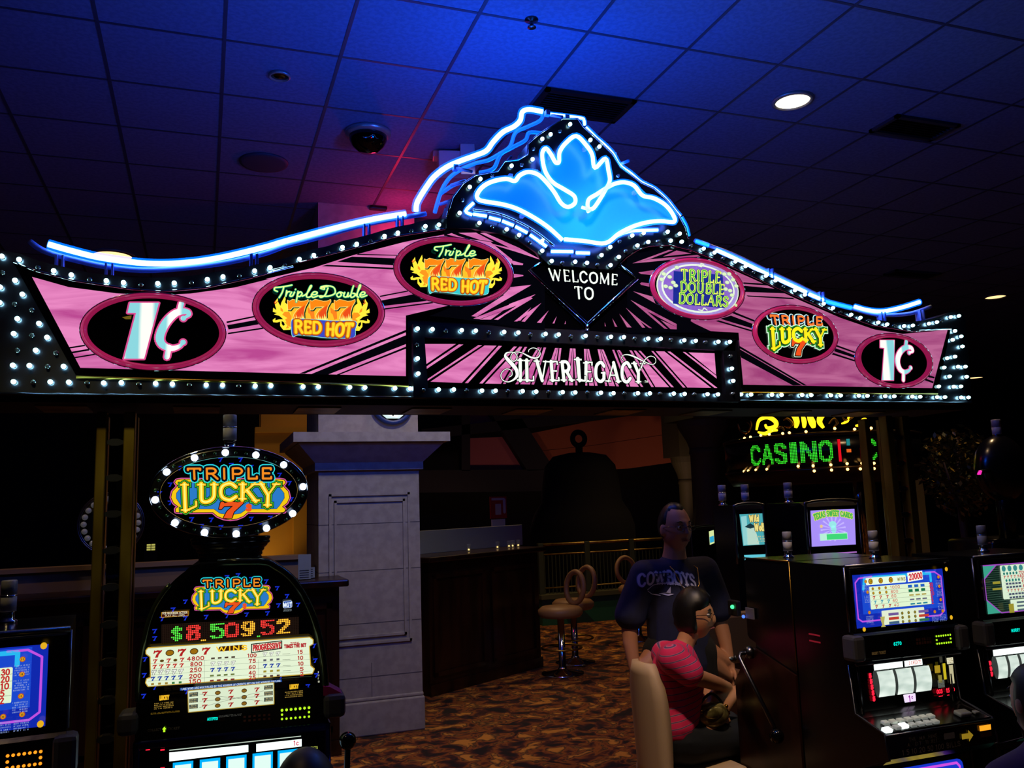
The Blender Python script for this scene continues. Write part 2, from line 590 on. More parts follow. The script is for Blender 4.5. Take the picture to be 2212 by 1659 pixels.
# ================================================================ the marquee bridge
FS = Fr(1.6, 3.55)
SIGN = empty('marquee_sign', (1.6, 3.55, 0), 0, 'long wavy illuminated casino marquee bridge with pink panels, bulbs and blue neon', 'sign')
A1, A2, A3, A4, A5 = cr(0, 450, 3.16), cr(500, 450, 3.403), cr(860, 200, 3.352), cr(860, 540, 2.911), cr(1380, 480, 2.989)


def S(px, dy=0.0):
    return FS.p(px[0], px[1], dy)


def conv(c, L):
    return [c(*q) for q in L]


rowL_lit = conv(A1, [(135, 355), (370, 432), (490, 460), (728, 500), (845, 512), (1078, 518), (1190, 515), (1415, 490), (1522, 472), (1737, 432), (1840, 412)]) + \
    conv(A2, [(283, 441), (497, 380), (603, 351), (813, 292), (917, 268), (1121, 210), (1219, 186), (1421, 138), (1520, 127)]) + \
    conv(A3, [(488, 944), (583, 950), (780, 996), (870, 1037), (1037, 1150), (1105, 1225), (1275, 1230), (1360, 1238), (1530, 1255), (1590, 1195), (1725, 1112), (1803, 1087), (1965, 1078), (2045, 1085)])
rowL_off = conv(A1, [(260, 405), (612, 487), (963, 522), (1307, 508), (1633, 461), (1943, 389)]) + conv(A2, [(392, 419), (710, 328), (1020, 242), (1321, 167), (1620, 118)]) + \
    conv(A3, [(680, 972), (952, 1087), (1187, 1235), (1440, 1250), (1645, 1150), (1877, 1080), (2118, 1110)])
rowR_lit = conv(A5, [(410, 175), (480, 200), (615, 258), (680, 288), (811, 350), (873, 380), (999, 443), (1062, 472), (1183, 530), (1243, 557), (1360, 600), (1420, 620), (1535, 650), (1592, 662), (1702, 673), (1758, 670), (1862, 658), (1913, 648), (2003, 615), (2055, 608)])
rowR_off = conv(A5, [(543, 232), (740, 322), (932, 415), (1118, 507), (1297, 583), (1477, 635), (1645, 668), (1810, 665), (1955, 635)])
fieldR = conv(A5, [(2030, 705), (2070, 740), (2015, 762), (2078, 805), (1980, 880), (2030, 870), (1960, 940), (2050, 935), (2097, 935), (1995, 998), (2105, 1000), (1925, 1062), (2022, 1064), (2068, 1062)])
botR = conv(A5, [(650, 1114), (715, 1115), (850, 1117), (912, 1118), (1045, 1118), (1103, 1119), (1230, 1120), (1293, 1121), (1410, 1122), (1465, 1123), (1580, 1125), (1638, 1126), (1755, 1128), (1805, 1129), (1915, 1131), (1965, 1131), (2070, 1133), (2117, 1133)])
fieldL = conv(A1, [(17, 333), (107, 497), (5, 543), (157, 592), (2, 648), (123, 758), (270, 790), (98, 860), (325, 885), (248, 973), (92, 1075), (205, 1077), (437, 1082)])
fieldL_off = conv(A1, [(17, 440), (100, 655), (218, 695), (217, 868), (118, 970), (383, 987), (325, 1080), (227, 1187), (595, 1192), (948, 1200), (1293, 1205), (1630, 1212)])
botL = conv(A1, [(97, 1187), (347, 1188), (473, 1190), (710, 1195), (830, 1193), (1063, 1198), (1177, 1202), (1407, 1208), (1519, 1210), (1741, 1215), (1848, 1213), (2067, 1220), (2172, 1221)]) + \
    conv(A2, [(867, 1318), (978, 1320), (1198, 1325), (1308, 1328)])
botC = conv(A4, [(250, 880), (345, 880), (522, 887), (607, 887), (777, 890), (862, 893), (1028, 896), (1107, 898), (1268, 900), (1347, 903), (1500, 903), (1575, 904), (1725, 905), (1793, 907), (1937, 909), (2003, 910)])
boxT = conv(A4, [(118, 498), (212, 502), (395, 508), (483, 511), (661, 519), (750, 523), (921, 531), (1003, 535), (1172, 543), (1331, 549), (1412, 551), (1565, 560), (1643, 562), (1791, 571), (1863, 574), (2005, 580), (2077, 581), (118, 685), (122, 780), (2090, 748), (2098, 825)])
boxT_off = conv(A4, [(300, 510), (570, 520), (831, 533), (1085, 545), (1250, 548), (1485, 558), (1713, 565), (1930, 580), (117, 597), (160, 882), (2088, 668), (2103, 905), (430, 885), (690, 889), (945, 894), (1188, 898), (1420, 903), (1645, 905), (1860, 908)])
botR_off = conv(A5, [(580, 1113), (782, 1116), (978, 1118), (1165, 1120), (1350, 1122), (1520, 1124), (1695, 1127), (1860, 1130)])
topB = conv(A3, [(440, 878), (513, 690), (590, 632), (815, 537), (967, 490), (1037, 343), (1097, 310), (1238, 237), (1385, 350), (1450, 398), (1035, 1080), (1465, 1182), (1528, 1123), (1687, 1040), (1770, 1022), (1943, 1013), (2030, 1027)])
topB_off = conv(A3, [(465, 780), (680, 605), (893, 527), (977, 410), (1168, 283), (1590, 605), (1600, 1080)])
lo_row = sorted(rowL_lit + rowL_off + rowR_lit + rowR_off)


def smooth_row(dy):
    P = [(x, y) for x, y in sorted(rowL_lit + rowL_off + rowR_lit + rowR_off) if x < 1000 or x > 1490]
    return [(x, y + dy) for x, y in P]


upL = [q for q in smooth_row(-15) if q[0] < 1000]
upR = [(q[0], q[1] - 7 * max(0, (q[0] - 1800) / 300)) for q in smooth_row(-5) if q[0] > 1400]
cab = [(-70, 846), (-70, 540), (0, 541)] + upL + [(1010, 470), (1480, 500)] + upR + [(2080, 676), (2086, 690), (2100, 868)]


def cabfn(b):
    b.prism([S(q) for q in cab], 0, .42)


one('cabinet', M_mirror, cabfn, SIGN)
# dark return boxes under the marquee
u = MB().use(M_matte)
x0, z0 = S((-70, 848)); x1, z1 = S((2098, 869))
u.box((x0 + .03, .03, min(z0, z1) - .03), (x1 - .03, .40, min(z0, z1) - .002))
u.use(M_brass)
for k in range(9):
    xa = x0 + .2 + k * (x1 - x0 - .4) / 9
    u.box((xa, .1, min(z0, z1) - .036), (xa + .18, .32, min(z0, z1) - .03))
u.build('soffit', SIGN)

# ---- left and right faces
LU = conv(A1, [(95, 375), (250, 430), (500, 495), (900, 555), (1100, 572), (1400, 545), (1700, 480), (2000, 400)]) + conv(A2, [(300, 460), (800, 320), (1200, 210), (1600, 150), (1760, 153), (2000, 200)]) + [(1118, 520), (1150, 538), (1177, 560)]
LP = LU + [(1140, 585), (1264, 702), (1264, 712), (880, 690), (882, 832), (500, 821), (165, 812)]
RU = [(1334, 574), (1352, 556), (1375, 541)] + conv(A5, [(60, 155), (200, 150), (330, 180), (600, 290), (900, 430), (1200, 560), (1500, 665), (1750, 705), (2010, 690)])
RP = [(1264, 712), (1264, 702), (1371.9, 604.6)] + RU + conv(A5, [(1925, 1095), (670, 1085)]) + [(1600, 838), (1596, 735)]
pinkL = conv(A1, [(220, 470), (470, 540), (800, 583), (1050, 596), (1300, 584), (1600, 543), (1850, 482)]) + conv(A2, [(250, 522), (600, 440), (900, 345), (1270, 250), (1450, 215), (1620, 185), (1750, 180), (1830, 185), (2000, 232), (2190, 350), (1600, 715), (1280, 790), (1280, 1235)]) + [(645.6, 807.6), (174, 795)]
pinkR = conv(A5, [(0, 250), (200, 180), (330, 190), (390, 220), (560, 290), (870, 430), (1000, 490), (1300, 620), (1520, 695), (1700, 722), (1900, 705), (1990, 692), (1890, 1072), (670, 1050), (640, 715), (300, 695), (0, 560)])
CP = [(937, 741), (1557, 761), (1557, 837), (925, 826)]
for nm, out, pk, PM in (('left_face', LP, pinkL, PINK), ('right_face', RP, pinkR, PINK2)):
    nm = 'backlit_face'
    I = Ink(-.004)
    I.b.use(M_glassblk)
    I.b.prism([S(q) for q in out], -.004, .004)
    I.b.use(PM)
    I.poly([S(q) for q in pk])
    I.up()
    L = out is LP
    # black radiating burst over the pink
    cxy = (1262, 668)
    BL = []
    if L:
        BL += [[(1150, 530), (1060, 494), (1000, 494), (890, 530), (1050, 585), (1180, 600)]] if 0 else []
        # black core with pink darts on it
        BL.append(conv(A2, [(1560, 800), (1750, 690), (2030, 560), (2060, 380), (1900, 250), (1560, 205), (1560, 150), (2300, 150), (2300, 900)]))
        BL.append(conv(A2, [(1450, 795), (2250, 480), (2300, 830)]))
        for q in ([(880, 357), (950, 337), (1235, 365), (1235, 410), (770, 390), (720, 413)],):
            BL.append(conv(A2, [(930, 337), (1235, 346), (1235, 352), (915, 345)]))
            BL.append(conv(A2, [(885, 358), (1235, 372), (1235, 425), (775, 396)]))
            BL.append(conv(A2, [(700, 418), (1235, 442), (1235, 455), (660, 428)]))
        BL.append(conv(A2, [(1090, 645), (1380, 590), (1380, 598), (1090, 655)]))
        BL.append(conv(A2, [(1090, 682), (1400, 622), (1445, 682), (1100, 722)]))
        BL.append(conv(A2, [(1090, 742), (1480, 690), (1480, 700), (1090, 752)]))
        BL += [conv(A1, [(470, 950), (600, 930), (610, 938), (475, 960)]), conv(A1, [(485, 982), (640, 955), (650, 966), (495, 992)]), conv(A1, [(505, 1018), (670, 990), (680, 998), (512, 1026)])]
        BL += [conv(A1, [(1545, 775), (1740, 735), (1750, 743), (1548, 786)]), conv(A1, [(1550, 800), (1760, 762), (1790, 790), (1560, 830)]), conv(A1, [(1555, 852), (1800, 815), (1810, 824), (1555, 862)])]
        B6 = cr(560, 630, 6.506)
        BL += [conv(B6, [(560, 1155), (2060, 540), (2060, 575), (640, 1155)]), conv(B6, [(720, 1165), (2060, 615), (2060, 740), (960, 1170)]), conv(B6, [(1080, 1170), (2060, 775), (2060, 805), (1130, 1170)])]
        BL += [conv(A2, [(1550, 800), (1790, 690), (1800, 700), (1580, 805)])]
    else:
        BL.append(conv(A5, [(-80, 140), (0, 200), (215, 165), (400, 210), (535, 281), (400, 430), (330, 640), (450, 715), (-80, 715)]))
        BL += [conv(A5, [(0, 262), (390, 232), (420, 252), (90, 270)]), conv(A5, [(670, 390), (860, 402), (840, 412), (670, 400)]), conv(A5, [(675, 412), (880, 432), (960, 462), (680, 452)]), conv(A5, [(690, 474), (990, 490), (1000, 500), (700, 482)])]
        BL += [conv(A5, [(610, 580), (745, 635), (740, 645), (600, 590)]), conv(A5, [(590, 605), (735, 660), (735, 690), (520, 625)]), conv(A5, [(510, 635), (730, 700), (730, 710), (490, 640)])]
        BL += [conv(A5, [(1275, 795), (1410, 845), (1410, 855), (1270, 805)]), conv(A5, [(1265, 815), (1410, 868), (1410, 885), (1255, 835)]), conv(A5, [(1250, 845), (1400, 895), (1400, 905), (1240, 855)])]
        BL += [conv(A5, [(1870, 990), (1905, 1000), (1900, 1010), (1850, 1000)]), conv(A5, [(1845, 1010), (1898, 1030), (1895, 1042), (1835, 1020)])]
        BL += [conv(A5, [(645, 800), (1080, 1055), (1060, 1055), (645, 815)]), conv(A5, [(650, 835), (1020, 1055), (990, 1055), (655, 875)]) , conv(A5, [(648, 822), (1050, 1055), (1000, 1055), (652, 865)])]
        BL += [conv(A5, [(150, 560), (440, 700), (420, 712), (140, 570)]), conv(A5, [(280, 620), (470, 710), (455, 714), (270, 625)])]
    for q in BL:
        I.poly([S(v) for v in q], K)
    I.up()
    I.b.use(PM)
    if L:
        dz = [
              [(1760, 795), (2000, 640), (1990, 625), (2195, 570), (1800, 800)], [(1840, 820), (2100, 700), (1860, 810)], [(1930, 820), (2195, 655), (2210, 665), (1950, 820)],
              [(2080, 830), (2200, 730), (2120, 828)]]
        for q in dz:
            I.poly([S(v) for v in conv(A2, q)])
        C5 = cr(860, 500, 8.508)
        for q in [[(890, 65), (975, 40), (1120, 100), (1500, 210), (1400, 190)], [(1100, 35), (1420, 30), (1745, 200), (1500, 165)], [(1500, 40), (1600, 40), (2212, 310), (2640, 540), (2212, 400), (1560, 200), (2040, 310)], [(470, 140), (540, 118), (600, 145), (520, 165)]]:
            I.poly([S(v) for v in conv(C5, q)])
        for q in [[(470, 433), (860, 283), (760, 345), (510, 437)], [(510, 440), (655, 385), (580, 440)], [(600, 440), (760, 345), (625, 442)], [(640, 262), (830, 225), (720, 268), (600, 300), (640, 272)]]:
            I.poly([S(v) for v in conv(A4, q)])
        for q in [[(285, 345), (-10, 378), (-10, 400), (60, 400), (-10, 470)], [(340, 470), (-10, 600), (-10, 630), (110, 600), (-10, 712)], [(418, 585), (200, 835), (155, 830), (240, 740), (100, 830), (55, 830)], [(515, 685), (415, 850), (360, 845)], [(622, 762), (590, 857), (567, 855)],
                  [(742, 820), (738, 865), (727, 862)], [(-10, 10), (180, 65), (170, 85), (50, 80)], [(50, 200), (180, 215), (180, 230), (55, 250)]]:
            I.poly([S(v) for v in conv(cr(1100, 560, 6.144), q)])
    else:
        C3, C6 = cr(1100, 560, 6.144), cr(1400, 540, 10.05)
        tip = S((1364.5, 569.8))
        for L in ([(430, 10), (520, 15), (30, 200)], [(0, 215), (1050, 115), (1120, 150), (0, 270)]):
            I.poly([tip] + [S(v) for v in conv(C6, L)])
        for L in ([(310, 150), (600, 20), (920, 85)], [(1450, 275), (1530, 300), (1500, 310)]):
            I.poly([S(v) for v in conv(C6, L)])
        for L in ([(1705, 180), (1910, 150), (1880, 215), (1740, 200)], [(1725, 325), (1745, 312), (1870, 325), (1860, 372), (1740, 345)], [(1635, 430), (1890, 500), (1930, 590), (2020, 640)], [(1600, 545), (2212, 865), (2212, 905), (1815, 690), (2095, 930), (2050, 925)],
                  [(2000, 810), (2212, 905), (2212, 935), (2130, 932)], [(1538, 648), (1735, 815), (1885, 920), (1845, 915), (1730, 830), (1795, 912), (1755, 912)], [(1452, 728), (1615, 910), (1555, 908)], [(1360, 790), (1425, 900), (1395, 900)], [(1258, 842), (1275, 895), (1262, 893)]):
            I.poly([S(v) for v in conv(C3, L)])
    I.build(nm, SIGN)

# ---- chrome trim lines
t = MB().use(M_chrome, True)
t.tube([(S(q)[0], -.006, S(q)[1]) for q in LU], .005, 6)
t.tube([(S(q)[0], -.006, S(q)[1]) for q in RU], .005, 6)
t.use(M_brass)
t.tube([(S(q)[0], -.004, S(q)[1]) for q in [(165, 815), (500, 824), (882, 834)]], .006, 6)
t.tube([(S(q)[0], -.004, S(q)[1]) for q in [(1602, 848), (2024, 851)]], .004, 6)
t.use(M_mirror)
t.tube([(S(q)[0], -.0, S(q)[1]) for q in [(-70, 850), (2100, 870)]], .006, 6)
t.build('chrome_trim', SIGN)

# ---- centre name box
Sc = lambda q: S(q, -.05)
bx = MB().use(M_mirror)
outer = [(892, 700), (1590, 733), (1600, 868), (893, 858)]
for a, b_, c_, d_ in (((892, 700), (1590, 733), (1588, 758), (917, 728)), ((917, 728), (925, 838), (893, 858), (892, 700)), ((925, 838), (1568, 851), (1600, 868), (893, 858)), ((1562, 757), (1590, 733), (1600, 868), (1568, 851))):
    bx.prism([Sc(v) for v in (a, b_, c_, d_)], -.05, -.0)
bx.build('box_frame', SIGN)
I = Ink(-.02)
I.b.use(M_glassblk)
I.b.prism([Sc(q) for q in [(915, 726), (1570, 756), (1572, 853), (923, 840)]], -.02, -.001)
C1, C2 = cr(900, 720, 6.144), cr(1240, 730, 5.821)
I.b.use(PINK)
for cc, L in ((C1, [[(115, 125), (545, 125), (125, 410)], [(585, 130), (645, 132), (130, 475), (130, 440)], [(845, 140), (895, 142), (140, 635), (135, 615)], [(930, 145), (1088, 148), (625, 645), (205, 630)], [(1115, 150), (1160, 152), (705, 650), (665, 648)], [(1320, 158), (1362, 160), (900, 655), (858, 652)],
                    [(1395, 160), (1432, 162), (1148, 658), (935, 655)], [(1465, 163), (1498, 164), (1210, 658), (1175, 658)], [(1638, 170), (1668, 172), (1378, 663), (1340, 663)], [(1680, 172), (1690, 172), (1535, 665), (1405, 663)], [(1718, 172), (1750, 174), (1590, 667), (1555, 665)],
                    [(1870, 180), (1900, 180), (1745, 670), (1705, 668)], [(1905, 180), (1915, 180), (1838, 672), (1760, 670)], [(1928, 182), (1955, 182), (1895, 675), (1868, 673)], [(2070, 185), (2100, 186), (2035, 678), (2005, 676)], [(2105, 186), (2112, 186), (2110, 678), (2055, 678)]]),
              (C2, [[(25, 118), (50, 120), (75, 585), (50, 585)], [(158, 122), (182, 124), (200, 588), (176, 588)], [(188, 124), (194, 124), (285, 590), (225, 588)], [(200, 125), (222, 126), (330, 590), (300, 590)], [(330, 128), (358, 130), (455, 592), (428, 592)], [(364, 130), (372, 130), (550, 595), (475, 592)],
                    [(380, 131), (405, 133), (600, 597), (570, 597)], [(515, 135), (540, 136), (728, 600), (700, 600)], [(572, 140), (580, 145), (852, 603), (745, 600)], [(583, 138), (612, 140), (908, 605), (880, 603)], [(732, 142), (762, 144), (1042, 606), (1010, 606)], [(787, 145), (815, 146), (1235, 608), (1062, 606)],
                    [(845, 146), (875, 148), (1295, 610), (1262, 608)], [(1008, 150), (1035, 152), (1442, 612), (1410, 612)], [(1065, 153), (1175, 156), (1765, 616), (1465, 612)], [(1212, 158), (1250, 158), (1845, 618), (1808, 618)], [(1408, 163), (1438, 165), (1832, 465), (1835, 500)], [(1480, 168), (1808, 180), (1828, 452)]])):
    for q in L:
        I.poly([Sc(v) for v in conv(cc, q)])
I.up()


def vstroke(I, f, pts, wds, grow, c, n=6):
    """stroke with swelling width; widths in plane units"""
    P = spline([(x, y, w) for (x, y), w in zip(pts, wds)], n)
    Q = [(*f((x, y)), w) for x, y, w in P]
    I.col(c)
    for a, b in zip(Q, Q[1:]):
        I.stroke([a[:2], b[:2]], (a[2] + b[2]) / 2 + grow)


def quad(c, tl, tr, br, bl, f):
    return tuple(f(c(*q)) for q in (tl, tr, br, bl))


CREAM = 'f2fff0'
lg = [(.035, K), (0, CREAM)]
I.text('ILVER', quad(A4, (765, 682), (1098, 700), (1112, 816), (765, 816), Sc), lg, .17, .45, .34)
I.text('EGACY', quad(A4, (1182, 700), (1560, 705), (1560, 828), (1180, 820), Sc), lg, .17, .45, .34)
I.text('L', quad(A4, (1125, 678), (1192, 680), (1192, 818), (1140, 816), Sc), lg, .17, .5, .34)
u1 = .0019 * .165 / .19
for ex, c in ((.005, K), (0, CREAM)):
    vstroke(I, lambda q: Sc(C1(*q)), [(1240, 575), (1285, 545), (1275, 485), (1205, 465), (1140, 530), (1155, 605), (1230, 636), (1310, 605), (1355, 545), (1340, 470), (1290, 405), (1225, 335), (1195, 290), (1215, 248), (1280, 238)], [.003, .0035, .0035, .003, .0035, .004, .0045, .008, .0145, .017, .018, .016, .011, .005, .003], ex, c)
    vstroke(I, lambda q: Sc(C1(*q)), [(1200, 270), (1240, 245), (1310, 245), (1352, 290), (1340, 345), (1300, 360), (1268, 320), (1285, 262), (1340, 238), (1420, 250), (1540, 310), (1620, 315), (1660, 270), (1640, 210), (1570, 183), (1515, 205), (1505, 235)], [.003, .003, .003, .004, .004, .0035, .003, .003, .003, .004, .008, .006, .0035, .003, .003, .003, .003], ex, c)
    vstroke(I, lambda q: Sc(C2(*q)), [(645, 275), (620, 240), (650, 205), (720, 205), (800, 235), (900, 285), (1000, 325), (1050, 300), (1045, 245), (990, 220), (930, 250), (890, 310), (870, 370)], [.003, .003, .0035, .006, .008, .005, .004, .003, .003, .0035, .004, .005, .006], ex, c)
    I.up()
I.text('TM', quad(A4, (1562, 818), (1582, 818), (1582, 830), (1562, 830), Sc), [(0, CREAM)], .18)
I.build('name_panel', SIGN)

# ---- WELCOME TO diamond
D = [(1178, 560), (1140, 585), (1264.7, 702), (1371.9, 604.6), (1334, 574), (1322, 584), (1186, 573)]
I = Ink(-.012)
I.b.use(M_glassblk)
I.b.prism([S(q) for q in D], -.012, -.004)
I.text('WELCOME', quad(A4, (935, 122), (1375, 160), (1372, 224), (945, 192), S), [(0, CREAM)], .17, .5, .16)
I.text('TO', quad(A4, (1098, 235), (1222, 245), (1222, 315), (1105, 308), S), [(0, CREAM)], .17, .5, .16)
dm = I.build('welcome_diamond', SIGN)
t = MB().use(M_chrome, True)
P = [(S(q)[0], -.018, S(q)[1]) for q in D]
t.tube(P[:4] + [P[4]], .0095, 8)
t.tube([(S(q)[0], -.018, S(q)[1]) for q in [(1264.7, 702), (1265, 716)]], .0095, 8)
t.build('diamond_trim', SIGN)

# ---- crown: the mountain and lotus shape above the diamond
TF = -.035
St = lambda q: S(q, TF)
front = conv(A3, [(350, 900), (395, 760), (470, 660), (560, 600), (720, 572), (770, 500), (870, 488), (935, 450), (940, 370), (1010, 310), (1100, 250), (1190, 190), (1300, 190), (1340, 250), (1430, 330), (1550, 445), (1610, 540), (1760, 655), (1850, 695), (1940, 775), (2030, 890), (2080, 980), (2100, 1060)]) + \
    [(1487, 518), (1465, 513), (1440, 514), (1412, 520), (1382, 532), (1350, 555), (1322, 583), (1186, 572), (1158, 545), (1120, 520), (1080, 505), (1020, 494), (965, 492)]
c = MB().use(M_dark)
c.prism([St(q) for q in front], TF, .1)
c.build('crown_body', SIGN)
t = MB().use(M_chrome, True)
t.tube([(St(q)[0], TF - .002, St(q)[1]) for q in front[:23]], .004, 6)
t.build('crown_trim', SIGN)
boat = conv(A3, [(555, 740), (600, 670), (690, 625), (830, 615), (880, 580), (960, 560), (1040, 590), (1130, 680), (1250, 740), (1330, 760), (1400, 740), (1520, 660), (1600, 635), (1700, 645), (1800, 740), (1870, 755), (1950, 810), (2010, 880), (2020, 945), (1850, 960), (1720, 985), (1610, 1040), (1510, 1105), (1195, 1080), (1080, 1000), (960, 915), (800, 840), (640, 800), (580, 785)])
flame = conv(A3, [(1040, 620), (1025, 500), (1035, 410), (1075, 385), (1120, 450), (1150, 470), (1170, 400), (1220, 340), (1290, 290), (1360, 350), (1420, 430), (1440, 510), (1505, 455), (1545, 570), (1550, 660), (1480, 760), (1330, 820), (1200, 800)])
c = MB().use(M_blueface)
c.prism([St(q) for q in boat], TF - .006, TF)
c.prism([St(q) for q in flame], TF - .005, TF)
c.build('blue_face', SIGN)


def tube_part(px, dy, r, name, m, halo=True, n=5, closed=False, cut=None, seg=8):
    P = [FS.p(q[0], q[1], dy) for q in (spline(px, n, closed) if n > 1 else px)]
    r *= 1.15 if halo else 1
    P = [(x, dy, z) for x, z in P]
    b = MB().use(m, True)
    b.tube(P, r, seg, closed)
    o = b.build(name, SIGN)
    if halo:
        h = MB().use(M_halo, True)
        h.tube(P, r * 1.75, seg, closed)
        h.build('glow_sleeve', o)
    return o, P


BOATN = [(1190, 1068), (1100, 985), (1000, 915), (870, 845), (760, 810), (640, 790), (585, 775), (572, 740), (610, 685), (680, 645), (780, 625), (845, 640), (880, 600), (940, 575), (1010, 592), (1070, 645), (1130, 720), (1180, 800), (1230, 828), (1280, 800), (1275, 750), (1210, 705),
         (1120, 650), (1070, 580), (1048, 500), (1045, 435), (1070, 405), (1105, 445), (1140, 505), (1165, 500), (1170, 430), (1215, 365), (1290, 315), (1365, 385), (1405, 450), (1425, 545), (1500, 478), (1522, 560), (1532, 640), (1495, 715), (1450, 790), (1410, 840), (1375, 835), (1380, 775), (1440, 735),
         (1510, 690), (1570, 660), (1640, 650), (1710, 675), (1770, 745), (1850, 765), (1930, 810), (1985, 875), (2000, 935), (1900, 930), (1800, 940), (1700, 970), (1600, 1020), (1500, 1090), (1350, 1075), (1205, 1062)]
tube_part(conv(A3, BOATN), -.095, .0085, 'neon_tube', M_tube)
tube_part(conv(A3, [(1330, 830), (1385, 850), (1370, 862)]), -.09, .007, 'neon_tube', M_tube)
tube_part(conv(A3, [(130, 858), (132, 820), (145, 780), (200, 690), (260, 610), (350, 540), (450, 495), (560, 455), (640, 420), (690, 355), (760, 285), (840, 245), (885, 200), (900, 140), (950, 122), (1045, 138)]), .2, .0105, 'neon_tube', M_tube)
tube_part(conv(A3, [(1070, 152), (1310, 182), (1345, 200), (1350, 235)]), .2, .0065, 'neon_tube', M_tube)
tube_part(conv(A3, [(1355, 255), (1430, 330), (1490, 382), (1550, 445), (1600, 528), (1680, 588), (1760, 655), (1850, 700), (1940, 780), (2000, 856), (2038, 900)]), .16, .0095, 'neon_tube', M_tube)
tube_part(conv(A3, [(2045, 905), (2080, 970), (2098, 1040)]), .16, .008, 'neon_tube', M_tube2)
# lower chaser tubes in short segments
for P in ([(545, 800), (490, 858), (535, 885)], [(545, 880), (640, 895)], [(660, 905), (740, 925)], [(755, 930), (835, 962)], [(850, 970), (935, 1015)], [(955, 1030), (1075, 1115)], [(1110, 1150), (1265, 1152)], [(1290, 1160), (1385, 1162)], [(1570, 1045), (1640, 1015), (1720, 1000), (1880, 995)]):
    tube_part(conv(A3, P), -.06, .0065, 'neon_tube', M_tube, n=4)
for P in ([(540, 850), (700, 870), (860, 930), (1000, 1010), (1130, 1110)],):
    tube_part(conv(A3, P), -.06, .006, 'chrome_strip', M_chrome, False)
for P in ([(1050, 142), (1030, 200), (930, 250), (850, 290), (810, 390), (740, 440), (650, 490), (560, 512), (450, 560), (370, 620), (310, 720), (265, 870)], [(1045, 295), (950, 290), (920, 345), (820, 400), (740, 450), (690, 550), (590, 580)], [(490, 640), (400, 670), (310, 730)]):
    tube_part(conv(A3, P), .26, .010, 'backing_tube', M_backing, False)
P2 = [(1110, 160), (1120, 250)]
for P in ([(1110, 165), (1120, 250)], [(415, 545), (480, 640)], [(385, 670), (430, 710)], [(300, 810), (350, 840)], [(735, 575), (760, 530)], [(870, 500), (900, 420)], [(1600, 520), (1590, 560)]):
    a_, b_ = [FS.p(*A3(*q), .2) for q in P]
    one('standoff', M_rail, lambda b: b.tube([(a_[0], .2, a_[1]), (b_[0], .08, b_[1])], .008, 6), SIGN, True)
for q in [(415, 545), (1080, 150), (1220, 185), (1560, 455), (1780, 665)]:
    x, z = FS.p(*A3(*q), .2)
    one('tube_clip', M_rail, lambda b: b.box((x - .012, .185, z - .014), (x + .012, .215, z + .014), .003), SIGN)
for q in [(890, 900), (1340, 420), (970, 600), (1700, 735), (1450, 770), (1090, 480), (790, 630)]:
    x, z = FS.p(*A3(*q), TF)
    one('tube_clip', M_rail, lambda b: b.box((x - .009, -.09, z - .009), (x + .009, TF, z + .009), .003), SIGN)
# long side neon
o, P = tube_part(conv(A1, [(330, 245), (480, 288), (700, 340), (1000, 376), (1250, 372), (1500, 337), (1800, 267)]) + conv(A2, [(400, 240), (800, 135), (1050, 78), (1280, 40)]), .2, .0105, 'neon_tube', M_tube)
tube_part(conv(A1, [(200, 225), (300, 290), (480, 345), (750, 402), (1050, 422), (1500, 378), (1800, 310)]) + conv(A2, [(400, 275), (600, 225), (1000, 115), (1430, 40)]), .215, .012, 'neon_rail', M_rail, False)
tube_part(conv(A5, [(370, 122), (450, 150)]), .2, .007, 'neon_tube', M_tube2, n=1)
tube_part(conv(A5, [(500, 180), (600, 225), (800, 322), (1080, 452)]), .2, .009, 'neon_tube', M_tube)
tube_part(conv(A5, [(1100, 465), (1190, 503)]), .2, .009, 'neon_tube', M_tube)
tube_part(conv(A5, [(1200, 510), (1370, 552)]), .2, .008, 'neon_tube', M_tube2)
tube_part(conv(A5, [(1395, 545), (1480, 568), (1580, 575), (1700, 550), (1812, 515)]), .2, .0095, 'neon_tube', M_tube)
tube_part(conv(A5, [(360, 118), (600, 205), (800, 300), (1100, 442), (1250, 520), (1400, 565), (1500, 592), (1600, 600), (1750, 590), (1885, 545)]), .22, .011, 'neon_rail', M_rail, False)
for cc, L in ((A1, [(405, 370), (745, 425), (1730, 360)]), (A2, [(170, 385), (995, 165), (1240, 105)]), (A5, [(1575, 615), (1825, 600), (850, 335), (1180, 485)])):
    for q in L:
        x, z = FS.p(*cc(*q), .2)
        one('neon_bracket', M_rail, lambda b: (b.box((x - .016, .19, z - .045), (x - .008, .23, z + .03)), b.box((x + .008, .19, z - .045), (x + .016, .23, z + .03)), b.box((x - .016, .2, z - .0455), (x + .016, .22, z - .035))), SIGN)

# ---- bulbs
bl = MB().use(M_chrome, True)
bl.lathe([(.0095, 0), (.009, -.004)], axis='y', seg=12)
bl.use(M_bulb, True)
bl.lathe([(.006, -.003), (.0088, -.009), (.0088, -.015), (.006, -.021), (0, -.023)], axis='y', seg=12)
off = MB().use(M_chrome, True)
off.lathe([(.009, 0), (.0085, -.003)], axis='y', seg=12)
off.use(M_bulb_off, True)
off.lathe([(.005, -.003), (.007, -.009), (.006, -.014), (0, -.017)], axis='y', seg=12)
lit_all = [(q, 0) for q in fieldL + botL + rowL_lit + botR + rowR_lit + fieldR] + [(q, -.05) for q in botC + boxT] + [(q, TF) for q in topB]
lit_all = [((q[0], q[1]), -.036 if (dy == 0 and 1010 < q[0] < 1484 and q[1] < 600) else dy) for q, dy in lit_all]
off_all = [(q, 0) for q in fieldL_off + rowL_off + rowR_off + botR_off] + [(q, -.05) for q in boxT_off] + [(q, TF) for q in topB_off]
off_all = [((q[0], q[1]), -.036 if (dy == 0 and 1010 < q[0] < 1484 and q[1] < 600) else dy) for q, dy in off_all]
